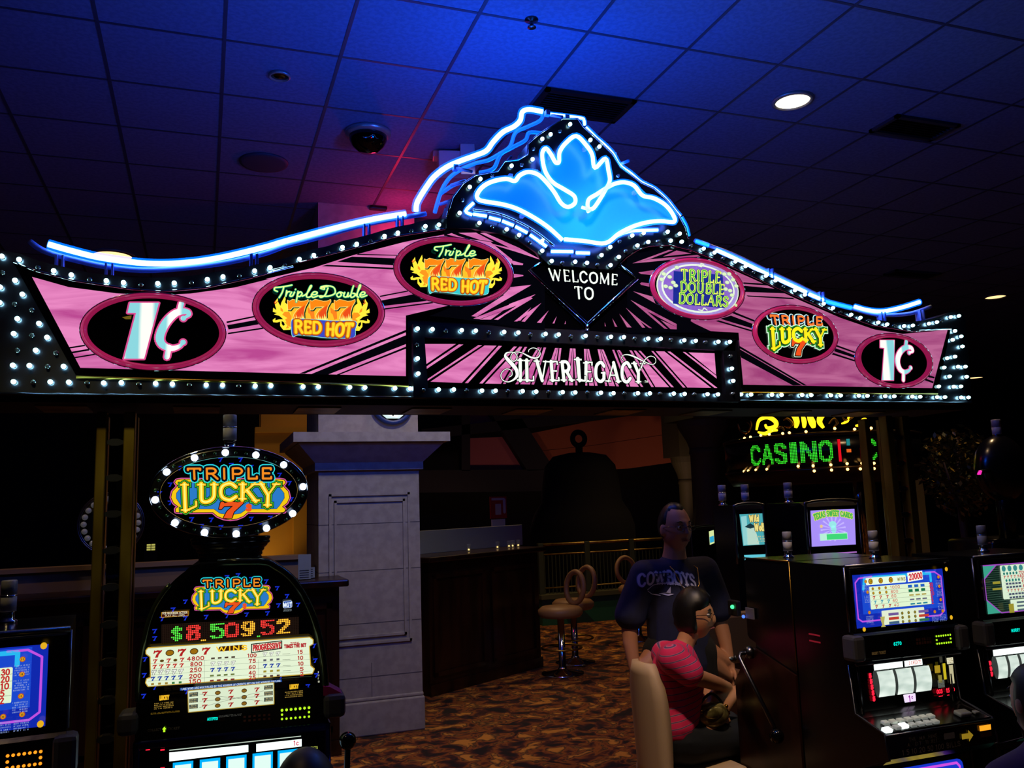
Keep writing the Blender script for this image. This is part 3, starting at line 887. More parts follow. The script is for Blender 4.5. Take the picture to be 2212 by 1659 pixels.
lit_all.sort(key=lambda t: t[0][0])
proto = None
rest = MB()
for i, (q, dy) in enumerate(lit_all):
    x, z = S(q, dy)
    if i < 100:
        if proto is None:
            proto = bl.build('light_bulb', SIGN)
            o = proto
        else:
            o = proto.copy()
            COL.objects.link(o)
        o.location = (x, dy, z)
    else:
        for m_i in (0, 1):
            pass
        n0 = len(rest.v)
        for m in bl.mats:
            if m not in rest.mats:
                rest.mats.append(m)
        rest.v += [(v[0] + x, v[1] + dy, v[2] + z) for v in bl.v]
        rest.f += [tuple(k + n0 for k in f) for f in bl.f]
        rest.m += bl.m
        rest.sm += bl.sm
tag(rest.build('light_bulb', SIGN), kind='stuff')
proto = None
for q, dy in off_all:
    x, z = S(q, dy)
    if proto is None:
        proto = off.build('unlit_bulb', SIGN)
        o = proto
        o['label'] = 'dark unlit bulb'
    else:
        o = proto.copy()
        COL.objects.link(o)
    o.location = (x, dy, z)

# ---- medallions
def seven(I, cx, cz, h, wd, cols, sl=.12):
    """fat stylised 7 around centre, cols = [(grow, colour)]"""
    P = [(-.48, .46), (-.5, .06), (-.4, .04), (-.3, .22), (.08, .22), (-.14, -.1), (-.24, -.5), (.12, -.5), (.16, -.14), (.5, .36), (.5, .5), (.26, .42), (-.06, .5), (-.3, .4), (-.38, .5)]
    base = [(cx + (x + sl * z) * wd, cz + z * h) for x, z in P]
    for g, c in cols:
        if g:
            I.stroke(base + [base[0]], g * 2, c)
        I.poly(base, c)
        I.up()


def medal(c, x0, x1, y0, y1, ix0, ix1, iy0, iy1):
    ctr = c((x0 + x1) / 2, (y0 + y1) / 2)
    X, Z = S(ctr)
    a = (S(c(x1, (y0 + y1) / 2))[0] - S(c(x0, (y0 + y1) / 2))[0]) / 2
    e = (S(c((x0 + x1) / 2, y0))[1] - S(c((x0 + x1) / 2, y1))[1]) / 2
    ia = (S(c(ix1, (iy0 + iy1) / 2))[0] - S(c(ix0, (iy0 + iy1) / 2))[0]) / 2
    ie = (S(c((x0 + x1) / 2, iy0))[1] - S(c((x0 + x1) / 2, iy1))[1]) / 2
    rg = MB().use(M_ring, True)
    n = 64
    prof = []
    for k in range(9):
        t = k / 8
        ang = PI * t
        prof.append((t, -.004 - .022 * math.sin(ang)))
    vs, fs = [], []
    for t, y in prof:
        for k in range(n):
            an = 2 * PI * k / n
            vs.append((X + (a + (ia - a) * t) * math.cos(an), y, Z + (e + (ie - e) * t) * math.sin(an)))
    for i in range(8):
        for k in range(n):
            fs.append((i * n + k, (i + 1) * n + k, (i + 1) * n + (k + 1) % n, i * n + (k + 1) % n))
    rg.add(vs, fs)
    root = rg.build('oval_medallion', SIGN)
    t = MB().use(M_chrome, True)
    t.tube([(X + a * 1.01 * math.cos(2 * PI * k / n), -.008, Z + e * 1.01 * math.sin(2 * PI * k / n)) for k in range(n)], .003, 6, True)
    t.build('medallion_rim', root)
    I = Ink(-.008, .0012)
    I.b.use(M_glassblk)
    I.ell(X, Z, ia * 1.02, ie * 1.02, n=64)
    I.up()
    return root, I


M_pearl = mat('backlit_pearl_print', '101010', .1, 0, 'ffffff', 1.05)
noise_mix(M_pearl, '8ad4dc', 'fdfff4', (1, 1, 1), 3.2, 1, 'Emission Color', .35, .75, .5, kind='wave')


def cent(c, one_q, cpts, up_, dn, grow, I, wd):
    for g, m in ((grow, 'd84a8c'), (0, M_pearl)):
        P1 = [S(c(*q)) for q in one_q]
        if g:
            I.stroke(P1 + [P1[0]], g, m)
        if isinstance(m, str):
            I.col(m)
        else:
            I.b.use(m)
        I.poly(P1)
        for seg, k in ((cpts, 1), (up_, .5), (dn, .5)):
            pts = [S(c(*q)) for q in (spline(seg, 6) if len(seg) > 2 else seg)]
            if len(seg) > 2:
                nn = len(pts)
                for i in range(nn - 1):
                    t = i / (nn - 1)
                    ww = wd * (.32 + .68 * math.sin(PI * min(1, max(0, t * 1.02))) ** 1.3)
                    I.stroke(pts[i:i + 2], ww + g)
            else:
                I.stroke(pts, wd * .62 + g)
        if len(cpts) > 2:
            q = pts
        for end in (cpts[0], cpts[-1]):
            e_ = S(c(*end))
            I.ell(e_[0], e_[1], wd * .33 + g / 2, wd * .33 + g / 2)
        I.up()


root, I = medal(A1, 565, 1550, 580, 1105, 617, 1508, 617, 1060)
cent(A1, [(888, 650), (1085, 650), (985, 1030), (848, 1030), (930, 718), (872, 718)], [(1252, 755), (1290, 730), (1270, 708), (1200, 720), (1130, 790), (1092, 880), (1110, 935), (1170, 960), (1225, 945), (1250, 918)], [(1240, 650), (1222, 720)], [(1155, 950), (1140, 1020)], .012, I, .031)
I.poly([S(A1(*q)) for q in [(835, 748), (900, 735), (895, 762), (860, 762)]], '6b5a18')
I.build('price_lettering', root)
root, I = medal(A5, 1395, 1890, 722, 1070, 1437, 1855, 748, 1040)
cent(A5, [(1548, 765), (1640, 765), (1635, 1022), (1560, 1022), (1575, 815), (1548, 812)], [(1735, 845), (1758, 835), (1745, 812), (1705, 815), (1672, 850), (1660, 900), (1675, 950), (1705, 970), (1735, 958), (1745, 942)], [(1717, 772), (1712, 815)], [(1700, 965), (1698, 1022)], .009, I, .031)
I.build('price_lettering', root)

ORG, YEL, LIM = 'ff5a10', 'ffe640', 'eaff8a'


C5 = cr(860, 500, 8.508)


def redhot(root, I, mp_, bann, dbl):
    f = lambda x, y: S(mp_(*C5(x, y)))
    FL = [(520, 1030), (400, 1035), (345, 965), (345, 890), (290, 905), (225, 900), (215, 860), (262, 825), (262, 868), (330, 850), (400, 850), (330, 790), (240, 765), (290, 740), (218, 720), (225, 650), (280, 690), (256, 600), (250, 560), (300, 480), (310, 550), (350, 620), (365, 560), (430, 440), (440, 500), (430, 560), (500, 620), (560, 900)]
    mir = lambda L: [(2112 - x, y + 15) for x, y in L]
    I.poly([f(*q) for q in [(470, 560), (1640, 570), (1640, 900), (520, 860)]], 'ffc42c')
    I.poly([f(*q) for q in FL], 'fff040')
    I.poly([f(*q) for q in mir(FL)], 'fff040')
    I.up()
    for L in ([(420, 720), (500, 720), (540, 800), (530, 990), (480, 960), (430, 850), (470, 830), (380, 770)], [(350, 640), (390, 680), (400, 730), (350, 700)], [(380, 890), (450, 900), (500, 1000), (440, 1010), (470, 960), (430, 900)]):
        I.poly([f(*q) for q in L], 'ff9a20'); I.poly([f(*q) for q in mir(L)], 'ff9a20')
    for x in (820, 1210):
        I.poly([f(*q) for q in [(x, 640), (x + 60, 690), (x + 110, 680), (x + 120, 840), (x + 70, 860), (x + 40, 760), (x + 10, 740)]], 'ff8420')
    I.up()
    for L in ([(370, 880), (410, 905), (425, 950), (395, 965), (370, 930)],):
        I.poly([f(*q) for q in L], K); I.poly([f(*q) for q in mir(L)], K)
    I.stroke([f(*q) for q in [(300, 540), (262, 585), (245, 565), (262, 535)]], .003, 'e04a20')
    I.stroke([f(*q) for q in [(1790, 530), (1815, 560), (1805, 582), (1780, 575)]], .003, 'e04a20')
    I.up()
    SV = [(470, 525), (505, 545), (560, 512), (640, 530), (700, 545), (770, 540), (825, 515), (828, 545), (775, 640), (748, 740), (752, 835), (700, 850), (560, 850), (585, 765), (640, 690), (712, 635), (560, 640), (520, 690), (478, 690)]
    for ox in (0, 388, 808):
        P = [f(x + ox + 14, y + 8) for x, y in SV]
        I.stroke(P + [P[0]], .0075, '14301c'); I.poly(P, '14301c')
    I.up()
    for ox in (0, 388, 808):
        P = [f(x + ox, y) for x, y in SV]
        I.stroke(P + [P[0]], .004, 'fff08a'); I.up(); I.poly(P, 'ff8a14'); I.up()
        I.poly([f(x + ox, y) for x, y in [(730, 640), (770, 600), (752, 700), (745, 830), (600, 830), (625, 740), (680, 680)]], 'f0501c'); I.up(-2)
    I.up(3)
    for ox in (0, 388, 808):
        for k, (x, t) in enumerate(((590, 800), (622, 770), (655, 800), (690, 790), (722, 755), (748, 800), (775, 830))):
            I.poly([f(x + ox - 18, 880), (f(x + ox - 6, t)), f(x + ox + 8, t + 50), f(x + ox + 26, 890)], 'fff27a')
    I.up()
    P = [f(*q) for q in spline([(545, 872), (640, 852), (900, 862), (1300, 890), (1640, 895), (1635, 1030), (1620, 1160), (1450, 1182), (1150, 1175), (850, 1140), (640, 1125), (560, 1155), (535, 1000)], 3, True)]
    I.stroke(P + [P[0]], .004, '9af4ec'); I.up()
    I.poly(P, bann); I.up()
    RL = [(.1, 'a05010'), (.03, 'e87818'), (-.03, 'ffd628')]
    I.text('RED', (f(575, 885), f(1050, 915), f(1045, 1100), f(580, 1090)), RL, .27, 1, 0, gap=.05)
    I.text('HOT', (f(1130, 935), f(1600, 942), f(1565, 1160), f(1125, 1135)), RL, .27, 1, 0, gap=.05)
    dx = -400 if dbl else 0
    TS = [[(690, 388), (640, 365), (650, 325), (740, 315), (860, 295), (940, 278)], [(800, 310), (775, 400), (720, 495)], [(850, 375), (835, 470)], [(838, 450), (865, 400), (905, 392)], [(935, 400), (905, 465), (950, 465), (985, 400)], [(1005, 350), (1000, 358)],
          [(1045, 385), (1015, 570)], [(1035, 440), (1080, 395), (1115, 425), (1075, 475), (1035, 465)], [(1115, 470), (1190, 430), (1275, 305), (1255, 300), (1190, 460), (1225, 490), (1270, 470)], [(1280, 445), (1350, 440), (1375, 405), (1320, 395), (1275, 450), (1305, 490), (1390, 462)]]
    DS = [[(1560, 300), (1430, 330), (1500, 350), (1480, 300)], [(1560, 330), (1510, 450), (1440, 490), (1420, 465), (1560, 470), (1680, 420), (1660, 320), (1540, 290), (1440, 310)], [(1760, 400), (1710, 440), (1740, 485), (1790, 450), (1770, 400), (1830, 420)], [(1850, 405), (1830, 470), (1880, 480), (1910, 410), (1900, 480), (1950, 450)],
          [(2000, 290), (1950, 470), (2000, 480), (2030, 430), (1985, 420)], [(2040, 460), (2120, 300), (2100, 290), (2060, 460), (2090, 485)], [(2110, 450), (2180, 440), (2195, 405), (2150, 400), (2110, 450), (2140, 485), (2230, 455)]] if dbl else []
    for g_, c in ((.0095, '1fa888'), (.006, 'a8f060'), (.0038, 'f4ff9a')):
        for L in TS + DS:
            I.stroke([f(x + dx, y) for x, y in (spline(L, 4) if len(L) > 2 else L)], g_, c)
        I.up()
    I.build('emblem', root)


root, I = medal(A2, 170, 1130, 480, 1018, 218, 1085, 527, 970)
redhot(root, I, lambda x, y: (619 + (x - 914) * 1.06, 649.2 + (y - 560.5) * 1.06), '3a4ac8', True)
root, I = medal(A2, 1205, 2073, 218, 715, 1250, 2033, 258, 680)
redhot(root, I, lambda x, y: (x, y), '38d0d0', False)

# triple double dollars
root, I = medal(A5, 75, 680, 235, 628, 105, 650, 270, 600)
c = A5
X, Z = S(c(377, 432))
for rx, rz, cc in ((.253, .147, 'd8e6d0'), (.245, .14, 'a890d8'), (.225, .122, 'e6f4e2'), (.215, .113, '8a64c8')):
    I.ell(X, Z, rx * .93, rz * 1.02, cc, 40)
    I.up()
I.poly([S(c(*q)) for q in [(215, 320), (530, 345), (545, 560), (210, 530)]], '1c2a90')
I.up()
for q in [(150, 340), (135, 375), (160, 420), (185, 360), (190, 430), (230, 300), (590, 380), (610, 420), (570, 450), (540, 440), (580, 480), (530, 345), (560, 345), (200, 400), (215, 420), (545, 400)]:
    p = S(c(*q))
    I.ell(p[0], p[1], .014, .010, '9ab0a0', 14)
    I.up()
    I.ell(p[0], p[1], .012, .0085, 'd8f0c0', 14)
for q in [[(350, 290), (380, 300), (375, 280), (395, 285)], [(360, 575), (385, 580), (395, 565), (415, 578)]]:
    I.stroke([S(c(*v)) for v in spline(q, 5)], .006, 'd8e6d0')
I.up()
GL = [(.05, '183c50'), (.015, 'e4f468'), (-.05, '38b040')]
I.text('TRIPLE', tuple(S(c(*q)) for q in [(245, 318), (505, 335), (500, 405), (248, 385)]), GL, .2, .5, .26)
I.text('DOUBLE', tuple(S(c(*q)) for q in [(238, 398), (525, 418), (520, 478), (240, 460)]), GL, .2, .5, .26)
I.text('DOLLARS', tuple(S(c(*q)) for q in [(228, 472), (548, 498), (542, 558), (225, 535)]), GL, .2, .5, .26)
p = S(c(592, 550))
I.ell(p[0], p[1], .008, .008, 'd0e0a0', 12)
I.build('emblem', root)


def lucky_word(I, q, layers, wt=.17):
    """LUCKY: straight top, arched foot"""
    def wf(u, y):
        base = .52 - .52 * abs(2 * u - 1.05) ** 1.7
        base = max(0, min(base, .42))
        return (u, base + y * (1 - base))
    I.text('LUCKY', q, layers, wt, .55, .3, warp=wf, gap=.02)


root, I = medal(A5, 735, 1280, 540, 912, 762, 1250, 572, 885)
qT = tuple(S(c(*q)) for q in [(828, 608), (1168, 620), (1168, 668), (838, 662)])
qL = tuple(S(c(*q)) for q in [(830, 690), (1185, 695), (1190, 830), (840, 830)])
I.text('TRIPLE', qT, [(.26, 'd8fff0'), (.17, '2a6aa8'), (.1, K)], .26, 1, 0)
lucky_word(I, qL, [(.13, 'd8ffe0'), (.09, '1f8a28'), (.04, '10401a')])
X, Z = S(c(1018, 812))
h = .092
I.up()
seven(I, X, Z, h * .95, h, ((.008, 'e8ffe8'), (.005, '102010'), (0, 'f0501c')))
I.text('TRIPLE', qT, [(0, 'ff7a30')], .26, 1, 0)
lucky_word(I, qL, [(0, 'ffe81e')])
p = S(c(1088, 790))
I.ell(p[0], p[1], .004, .004, 'f0501c')
I.build('emblem', root)

# ---- brass lattice posts under the marquee
zb = S((1000, 858))[1] - .06
for (pa, pb) in (((205, 1000), (290, 1000)), ((1920, 960), (1970, 960))):
    xa, xb = FS.p(*pa, .1)[0], FS.p(*pb, .1)[0]
    P = empty('post', (0, 0, 0), parent=SIGN)
    b = MB().use(M_brass)
    wdt = xb - xa
    b.box((xa, .10, 0.0), (xa + wdt * .27, .16, zb), .004)
    b.box((xb - wdt * .3, .10, 0.0), (xb, .16, zb), .004)
    b.box((xa, .26, 0.0), (xa + wdt * .2, .32, zb), .004)
    b.box((xb - wdt * .2, .26, 0.0), (xb, .32, zb), .004)
    b.box((xa - .03, .07, 0), (xb + .03, .35, .03), .004)
    b.build('upright', P)
    b = MB().use(M_mirror)
    n = 14
    for k in range(n):
        z = .1 + (zb - .15) * (k + .5) / n
        b.prism([(xa + wdt * .27, z - .006), (xa + wdt * .4, z - .014), (xb - wdt * .43, z - .014), (xb - wdt * .3, z - .006), (xb - wdt * .3, z + .006), (xb - wdt * .43, z + .014), (xa + wdt * .4, z + .014), (xa + wdt * .27, z + .006)], .11, .15)
    b.use(M_glassblk)
    b.box((xa + wdt * .3, .2, .05), (xb - wdt * .32, .21, zb))
    b.build('mirror_rung', P)
# ================================================================ room
CH = 4.15


def ceil_at(px, py):
    d = ray(px, py)
    t = (CH - EYE.z) / d.z
    return (EYE.x + d.x * t, EYE.y + d.y * t)


M_carpet = mat('patterned_carpet', '5a3010', .95)
nt = M_carpet.node_tree
bs = nt.nodes['Principled BSDF']
tc = nt.nodes.new('ShaderNodeTexCoord')
nz = nt.nodes.new('ShaderNodeTexNoise'); nz.inputs['Scale'].default_value = 6.5; nz.inputs['Detail'].default_value = 6; nz.inputs['Distortion'].default_value = 1.0
vo = nt.nodes.new('ShaderNodeTexVoronoi'); vo.inputs['Scale'].default_value = 1.1; vo.feature = 'F1'
wv = nt.nodes.new('ShaderNodeMath'); wv.operation = 'PINGPONG'; wv.inputs[1].default_value = .12
m1 = nt.nodes.new('ShaderNodeMath'); m1.operation = 'MULTIPLY_ADD'; m1.inputs[1].default_value = 1.6; 
r1 = nt.nodes.new('ShaderNodeValToRGB')
r1.color_ramp.elements[0].position = .46; r1.color_ramp.elements[0].color = (*lin('140a06'), 1)
r1.color_ramp.elements[1].position = .75; r1.color_ramp.elements[1].color = (*lin('c4832a'), 1)
e = r1.color_ramp.elements.new(.54); e.color = (*lin('4a1c0c'), 1)
e = r1.color_ramp.elements.new(.62); e.color = (*lin('94520f'), 1)
e = r1.color_ramp.elements.new(.67); e.color = (*lin('2a2010'), 1)
nt.links.new(tc.outputs['Object'], nz.inputs['Vector']); nt.links.new(tc.outputs['Object'], vo.inputs['Vector'])
nt.links.new(vo.outputs['Distance'], wv.inputs[0]); nt.links.new(wv.outputs[0], m1.inputs[0]); nt.links.new(nz.outputs['Fac'], m1.inputs[2])
nt.links.new(m1.outputs[0], r1.inputs[0]); nt.links.new(r1.outputs[0], bs.inputs['Base Color'])
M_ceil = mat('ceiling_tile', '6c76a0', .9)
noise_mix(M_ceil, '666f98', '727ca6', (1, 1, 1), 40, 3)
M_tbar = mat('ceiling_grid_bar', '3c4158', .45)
M_wall = mat('dark_painted_wall', '14161c', .8)
M_wood = mat('dark_mahogany', '1c0c08', .3)
noise_mix(M_wood, '140806', '2a120a', (1, 1, .15), 9, 4)
M_stone = mat('cast_stone', '8f8d95', .8)
noise_mix(M_stone, '98958f', 'a6a39c', (1, 1, 1), 14, 5)


def struct(name, m, fn):
    return tag(one(name, m, fn), kind='structure')


struct('floor', M_carpet, lambda b: b.box((-7, -5, -.1), (20, 18, 0)))


def cfn(b):
    b.box((-7, -5, CH), (20, 18, CH + .1))
    b.use(M_tbar)
    for k in range(-11, 33):
        x = .068 + .6045 * k
        b.box((x - .009, -5, CH - .003), (x + .009, 18, CH + .01))
    for k in range(-14, 24):
        y = 3.79 + .6165 * k
        b.box((-7, y - .009, CH - .002), (20, y + .009, CH + .01))


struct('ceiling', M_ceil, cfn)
struct('wall_back', M_wall, lambda b: b.box((-7, 18, 0), (20, 18.1, CH)))
struct('wall_left', M_wall, lambda b: b.box((-7.1, -5, 0), (-7, 18, CH)))
struct('wall_right', M_wall, lambda b: b.box((20, -5, 0), (20.1, 18, CH)))
struct('wall_front', M_wall, lambda b: b.box((-7, -5.1, 0), (20, -5, CH)))

# ---- ceiling fittings
M_lampon = mat('lit_downlight_lens', 'ffffff', .3, 0, (6, 5.2, 3.2), 1)
M_lampw = mat('lit_warm_lens', 'ffffff', .3, 0, (1.6, 1.05, .45), 1)
M_trim = mat('downlight_trim', 'b0b0b0', .3, .6)


def downlight(px, py, r, m, label, name='downlight', trim=M_trim):
    x, y = ceil_at(px, py)
    root = empty(name, (x, y, CH), 0, label, 'ceiling light')
    b = MB().use(trim, True)
    b.lathe([(r * 1.22, .0), (r * 1.22, -.012), (r * 1.02, -.018), (r, .0)], seg=32)
    b.build('trim_ring', root)
    b = MB().use(m, True)
    b.lathe([(r, -.006), (r * .5, -.012), (0, -.014)], seg=32)
    b.build('lens', root)
    return root


downlight(1712, 216, .105, M_lampon, 'bright round white downlight in the ceiling right of the neon crown')
downlight(243, 551, .17, M_lampw, 'round yellowish ceiling light just above the left neon tube')
downlight(604, 162, .05, mat('gold_reflector', '6a5420', .15, 1), 'small unlit gold reflector spotlight at upper left of the ceiling')
downlight(2150, 640, .12, M_lampw, 'tiny distant ceiling light at far right, the higher of two')
downlight(2106, 815, .16, M_lampw, 'tiny distant ceiling light just right of the sign end')
x, y = ceil_at(795, 285)
r_ = empty('dome_camera', (x, y, CH), 0, 'black dome security camera on the ceiling left of the neon crown', 'security camera')
b = MB().use(M_trim, True)
b.lathe([(.15, 0), (.15, -.02), (.125, -.035)], seg=32)
b.build('mount_ring', r_)
b = MB().use(mat('smoked_dome', '020204', .05), True)
b.lathe([(.125, -.03), (.122, -.06), (.1, -.1), (.06, -.135), (0, -.148)], seg=32)
b.build('dome', r_)
x, y = ceil_at(570, 350)
b = MB().use(mat('speaker_grille', '4a4458', .6), True)
b.lathe([(.17, 0), (.165, -.012), (.14, -.016), (0, -.014)], seg=32)
tag(b.build('ceiling_speaker', loc=(x, y, CH)), 'round flat ceiling speaker lower left of the dome camera', 'speaker')
x, y = ceil_at(985, 325)
r_ = empty('wall_projector', (x, y, CH), R(-12), 'white boxy unit on the ceiling just left of the neon crown', 'projector')
M_wht = mat('white_plastic', 'b8b4b8', .4)
one('housing', M_wht, lambda b: b.box((-.13, -.1, -.16), (.1, .12, -.04), .012), r_)
one('bracket', M_wht, lambda b: (b.box((.02, -.12, -.22), (.12, -.09, 0), .005), b.box((-.16, .0, -.045), (.16, .1, 0), .005)), r_)
x, y = ceil_at(1148, 42)
b = MB().use(M_steel, True)
b.lathe([(.035, 0), (.035, -.006), (.01, -.01), (.01, -.04), (.022, -.042), (.022, -.046), (0, -.046)], seg=16)
tag(b.build('sprinkler_head', loc=(x, y, CH)), 'small sprinkler head at the top of the ceiling above the crown', 'sprinkler')
x, y = ceil_at(817, 446)
one('ceiling_hook', M_dark, lambda b: b.box((-.07, -.03, -.03), (.07, .03, 0), .008), loc=(x, y, CH))
tag(bpy.data.objects['ceiling_hook'], 'small black fitting at the end of the red lit ceiling bar', 'fitting')


def vent(name, pts, label, slats, m):
    P = [ceil_at(*q) for q in pts]
    cx_, cy_ = sum(p[0] for p in P) / 4, sum(p[1] for p in P) / 4
    w2 = abs(P[1][0] - P[0][0]) / 2
    h2 = abs(P[2][1] - P[1][1]) / 2
    r_ = empty(name, (cx_, cy_, CH), 0, label, 'ceiling vent')
    one('frame', m, lambda b: (b.box((-w2, -h2, -.02), (w2, -h2 + .03, 0)), b.box((-w2, h2 - .03, -.02), (w2, h2, 0)), b.box((-w2, -h2, -.02), (-w2 + .03, h2, 0)), b.box((w2 - .03, -h2, -.02), (w2, h2, 0))), r_)
    def sl(b):
        b.box((-w2 + .03, -h2 + .03, -.003), (w2 - .03, h2 - .03, 0))
        for k in range(slats):
            yy = -h2 + .03 + (2 * h2 - .06) * (k + .5) / slats
            b.prismx([(yy - .012, -.018), (yy - .008, -.02), (yy + .012, -.004), (yy + .008, -.002)], -w2 + .03, w2 - .03)
    one('slats', mat('dark_vent', '06070c', .6), sl, r_)


vent('ceiling_vent', [(1181, 187), (1376, 215), (1330, 262), (1135, 235)], 'dark ceiling vent directly behind the top of the neon crown', 9, mat('dark_vent', '06070c', .6))
vent('ceiling_vent', [(1950, 245), (2080, 270), (1990, 300), (1880, 280)], 'dim square air vent in the dark ceiling at upper right', 7, mat('dim_vent', '303440', .5))
vent('ceiling_vent', [(1940, 580), (2030, 590), (2000, 600), (1910, 590)], 'dim far ceiling vent above the right end of the sign', 7, mat('dim_vent', '303440', .5))

# ================================================================ pillar
FPi = Fr(1.25, 6.7)
PI_ = empty('stone_pillar', (1.25, 6.7, 0), 0, 'square cast stone pillar with flared capital standing behind the left slot machine', 'pillar')


def ppx(px, py, dy=0):
    return FPi.p(px, py, dy)


xl, xr = ppx(688, 1100)[0], ppx(906, 1100)[0]
bxr = ppx(918, 1540)[0]
ztop = ppx(800, 1010)[1]
zc0 = ppx(800, 958)[1]
zc1 = ppx(800, 938)[1]
bz = ppx(915, 1502)[1]
W_ = xr - xl
pb = MB().use(M_stone)
pb.box((xl, .0, bz), (xr, W_, ztop), 0)
pb.use(mat('stone_joint', '55545c', .9))
for z in (ztop - .45 * (ztop - bz) * k for k in (.55, 1.0, 1.5, 2.0)):
    pb.box((xl - .001, -.001, z), (xr + .001, W_ + .001, z + .005))
pb.box((xl + W_ * .5, -.0012, bz), (xl + W_ * .505, 0, bz + .28))
pb.build('shaft', PI_)
m_ = .02
pm = MB().use(M_stone)
for (a, b_) in ((.1, .13), (.15, .17)):
    X0, X1 = xl + W_ * a, xr - W_ * a
    Z0, Z1 = bz + .32 + a, ztop - .1 - a
    t_ = .018
    for q in (((X0, -.012, Z0), (X0 + t_, 0, Z1)), ((X1 - t_, -.012, Z0), (X1, 0, Z1)), ((X0, -.012, Z0), (X1, 0, Z0 + t_)), ((X0, -.012, Z1 - t_), (X1, 0, Z1))):
        pm.box(*q)
pm.build('panel_moulding', PI_)
g = bxr - xr
one('plinth', M_stone, lambda b: (b.box((xl - g, -g, 0), (xr + g, W_ + g, bz), .012), b.box((xl - g * .5, -g * .5, bz), (xr + g * .5, W_ + g * .5, bz + .03), .01)), PI_)
ex = (ppx(972, 950, -.2)[0] - xr)


def capfn(b):
    def sq(e):
        return [(xl - e, -e), (xr + e, -e), (xr + e, W_ + e), (xl - e, W_ + e)]
    b.prismz(sq(.03), ztop - .02, ztop + .04)
    lv = [(.03, ztop + .04), (.06, ztop + .07), (ex * .8, zc0 - .01), (ex * .8, zc0)]
    vs = [(x, y, z) for e, z in lv for x, y in sq(e)]
    fs = [(i * 4 + k, i * 4 + (k + 1) % 4, i * 4 + 4 + (k + 1) % 4, i * 4 + 4 + k) for i in range(3) for k in range(4)]
    b.add(vs, fs)
    b.prismz(sq(ex), zc0, zc1)
    b.prismz(sq(-.0), zc1, CH)


one('capital', M_stone, capfn, PI_)
# round badge high on the pillar, half hidden by the marquee
xb, zb_ = ppx(848, 872, -.02)
pbg = MB().use(mat('badge_blue', '1c3c78', .4), True)
pbg.lathe([(.17, 0), (.17, -.03), (.14, -.035), (.135, -.02)], (0, 0, 0), 32, 'y')
pbg.use(mat('badge_black', '08080c', .3))
pbg.lathe([(.135, -.022), (0, -.022)], (0, 0, 0), 32, 'y')
pbg.use(mat('badge_lit', 'ffffff', .3, 0, 'd8f4e8', .9))
pbg.prism([(-.1, -.08), (-.03, -.062), (0, -.105), (.03, -.062), (.1, -.08), (.05, -.12), (-.05, -.12)], -.03, -.023)
tag(pbg.build('pillar_badge', loc=(1.25 + xb, 6.695, zb_ + .0)), 'round blue lit badge high on the stone pillar, mostly behind the marquee', 'badge')

# ================================================================ counters
def counter(name, x0, y0, x1, y1, h, d, label, cat='bar counter', plinth=True):
    L = math.hypot(x1 - x0, y1 - y0)
    a = math.atan2(y1 - y0, x1 - x0)
    r = empty(name, (x0, y0, 0), a, label, cat)
    one('body', M_wood, lambda b: b.box((0, 0, 0), (L, d, h - .05)), r)
    def pn(b):
        n = max(2, int(L / .75))
        for k in range(n):
            xa, xb_ = L * k / n + .05, L * (k + 1) / n - .05
            b.box((xa, -.018, h - .2), (xb_, 0, h - .16)); b.box((xa, -.018, .16), (xb_, 0, .2))
            b.box((xa, -.018, .16), (xa + .04, 0, h - .16)); b.box((xb_ - .04, -.018, .16), (xb_, 0, h - .16))
        b.box((-.01, -.02, 0), (L + .01, 0, .1))
    one('panelling', M_wood, pn, r)
    one('counter_top', M_wood, lambda b: b.box((-.06, -.08, h - .05), (L + .06, d + .04, h), .012), r)
    return r, Fr(x0, y0, a), L


CR, FCR, LCR = counter('bar_counter', 1.96, 7.78, 3.37, 8.62, 1.235, .6, 'dark wood bar counter running right from behind the stone pillar')
CL, FCL, LCL = counter('bar_counter', -4.5, 6.3, .93, 6.3, 1.20, .33, 'dark wood counter behind the left slot machines, ending in front of the pillar')
# frosted screen on the right counter
x0, z1_ = FCR.p(905, 1147, .45)
x1, _ = FCR.p(1128, 1142, .45)
one('glass_screen', mat('frosted_screen', '8c928c', .5), lambda b: b.box((max(x0, -.1), .45, 1.235), (x1, .47, z1_), .004), loc=FCR.o, yaw=FCR.yaw)
tag(bpy.data.objects['glass_screen'], 'pale frosted screen standing along the right bar counter', 'screen')
xs, zs = FCR.p(1080, 1100, .5)
r_ = empty('counter_notice', tuple(FCR.o + FCR.ax * xs + FCR.ay * .53 + Vector((0, 0, 1.235))), FCR.yaw, 'red and white notice on a stand at the end of the bar counter', 'notice')
one('stand', M_steel, lambda b: (b.tube([(-.07, 0, 0), (-.07, 0, zs - 1.235 - .12)], .008), b.tube([(.07, 0, 0), (.07, 0, zs - 1.235 - .12)], .008), b.box((-.11, -.04, 0), (.11, .04, .012))), r_)
I = Ink(-.012)
Z = zs - 1.235
I.b.use(mat('notice_red', 'a01c20', .5)); I.b.box((-.14, -.012, Z - .1), (.14, .0, Z + .14))
I.b.use(mat('notice_white', 'b8b0a8', .5)); I.b.box((-.12, -.016, Z - .2), (.1, -.0, Z - .11))
W2 = mat('notice_white', 'b8b0a8', .5)
I.b.use(W2)
I.rect(-.06, Z - .06, .04, Z + .06)
I.rect(-.12, Z + .1, .1, Z + .125)
I.rect(.075, Z - .05, .12, Z + .12, r=.02)
I.build('card', r_)
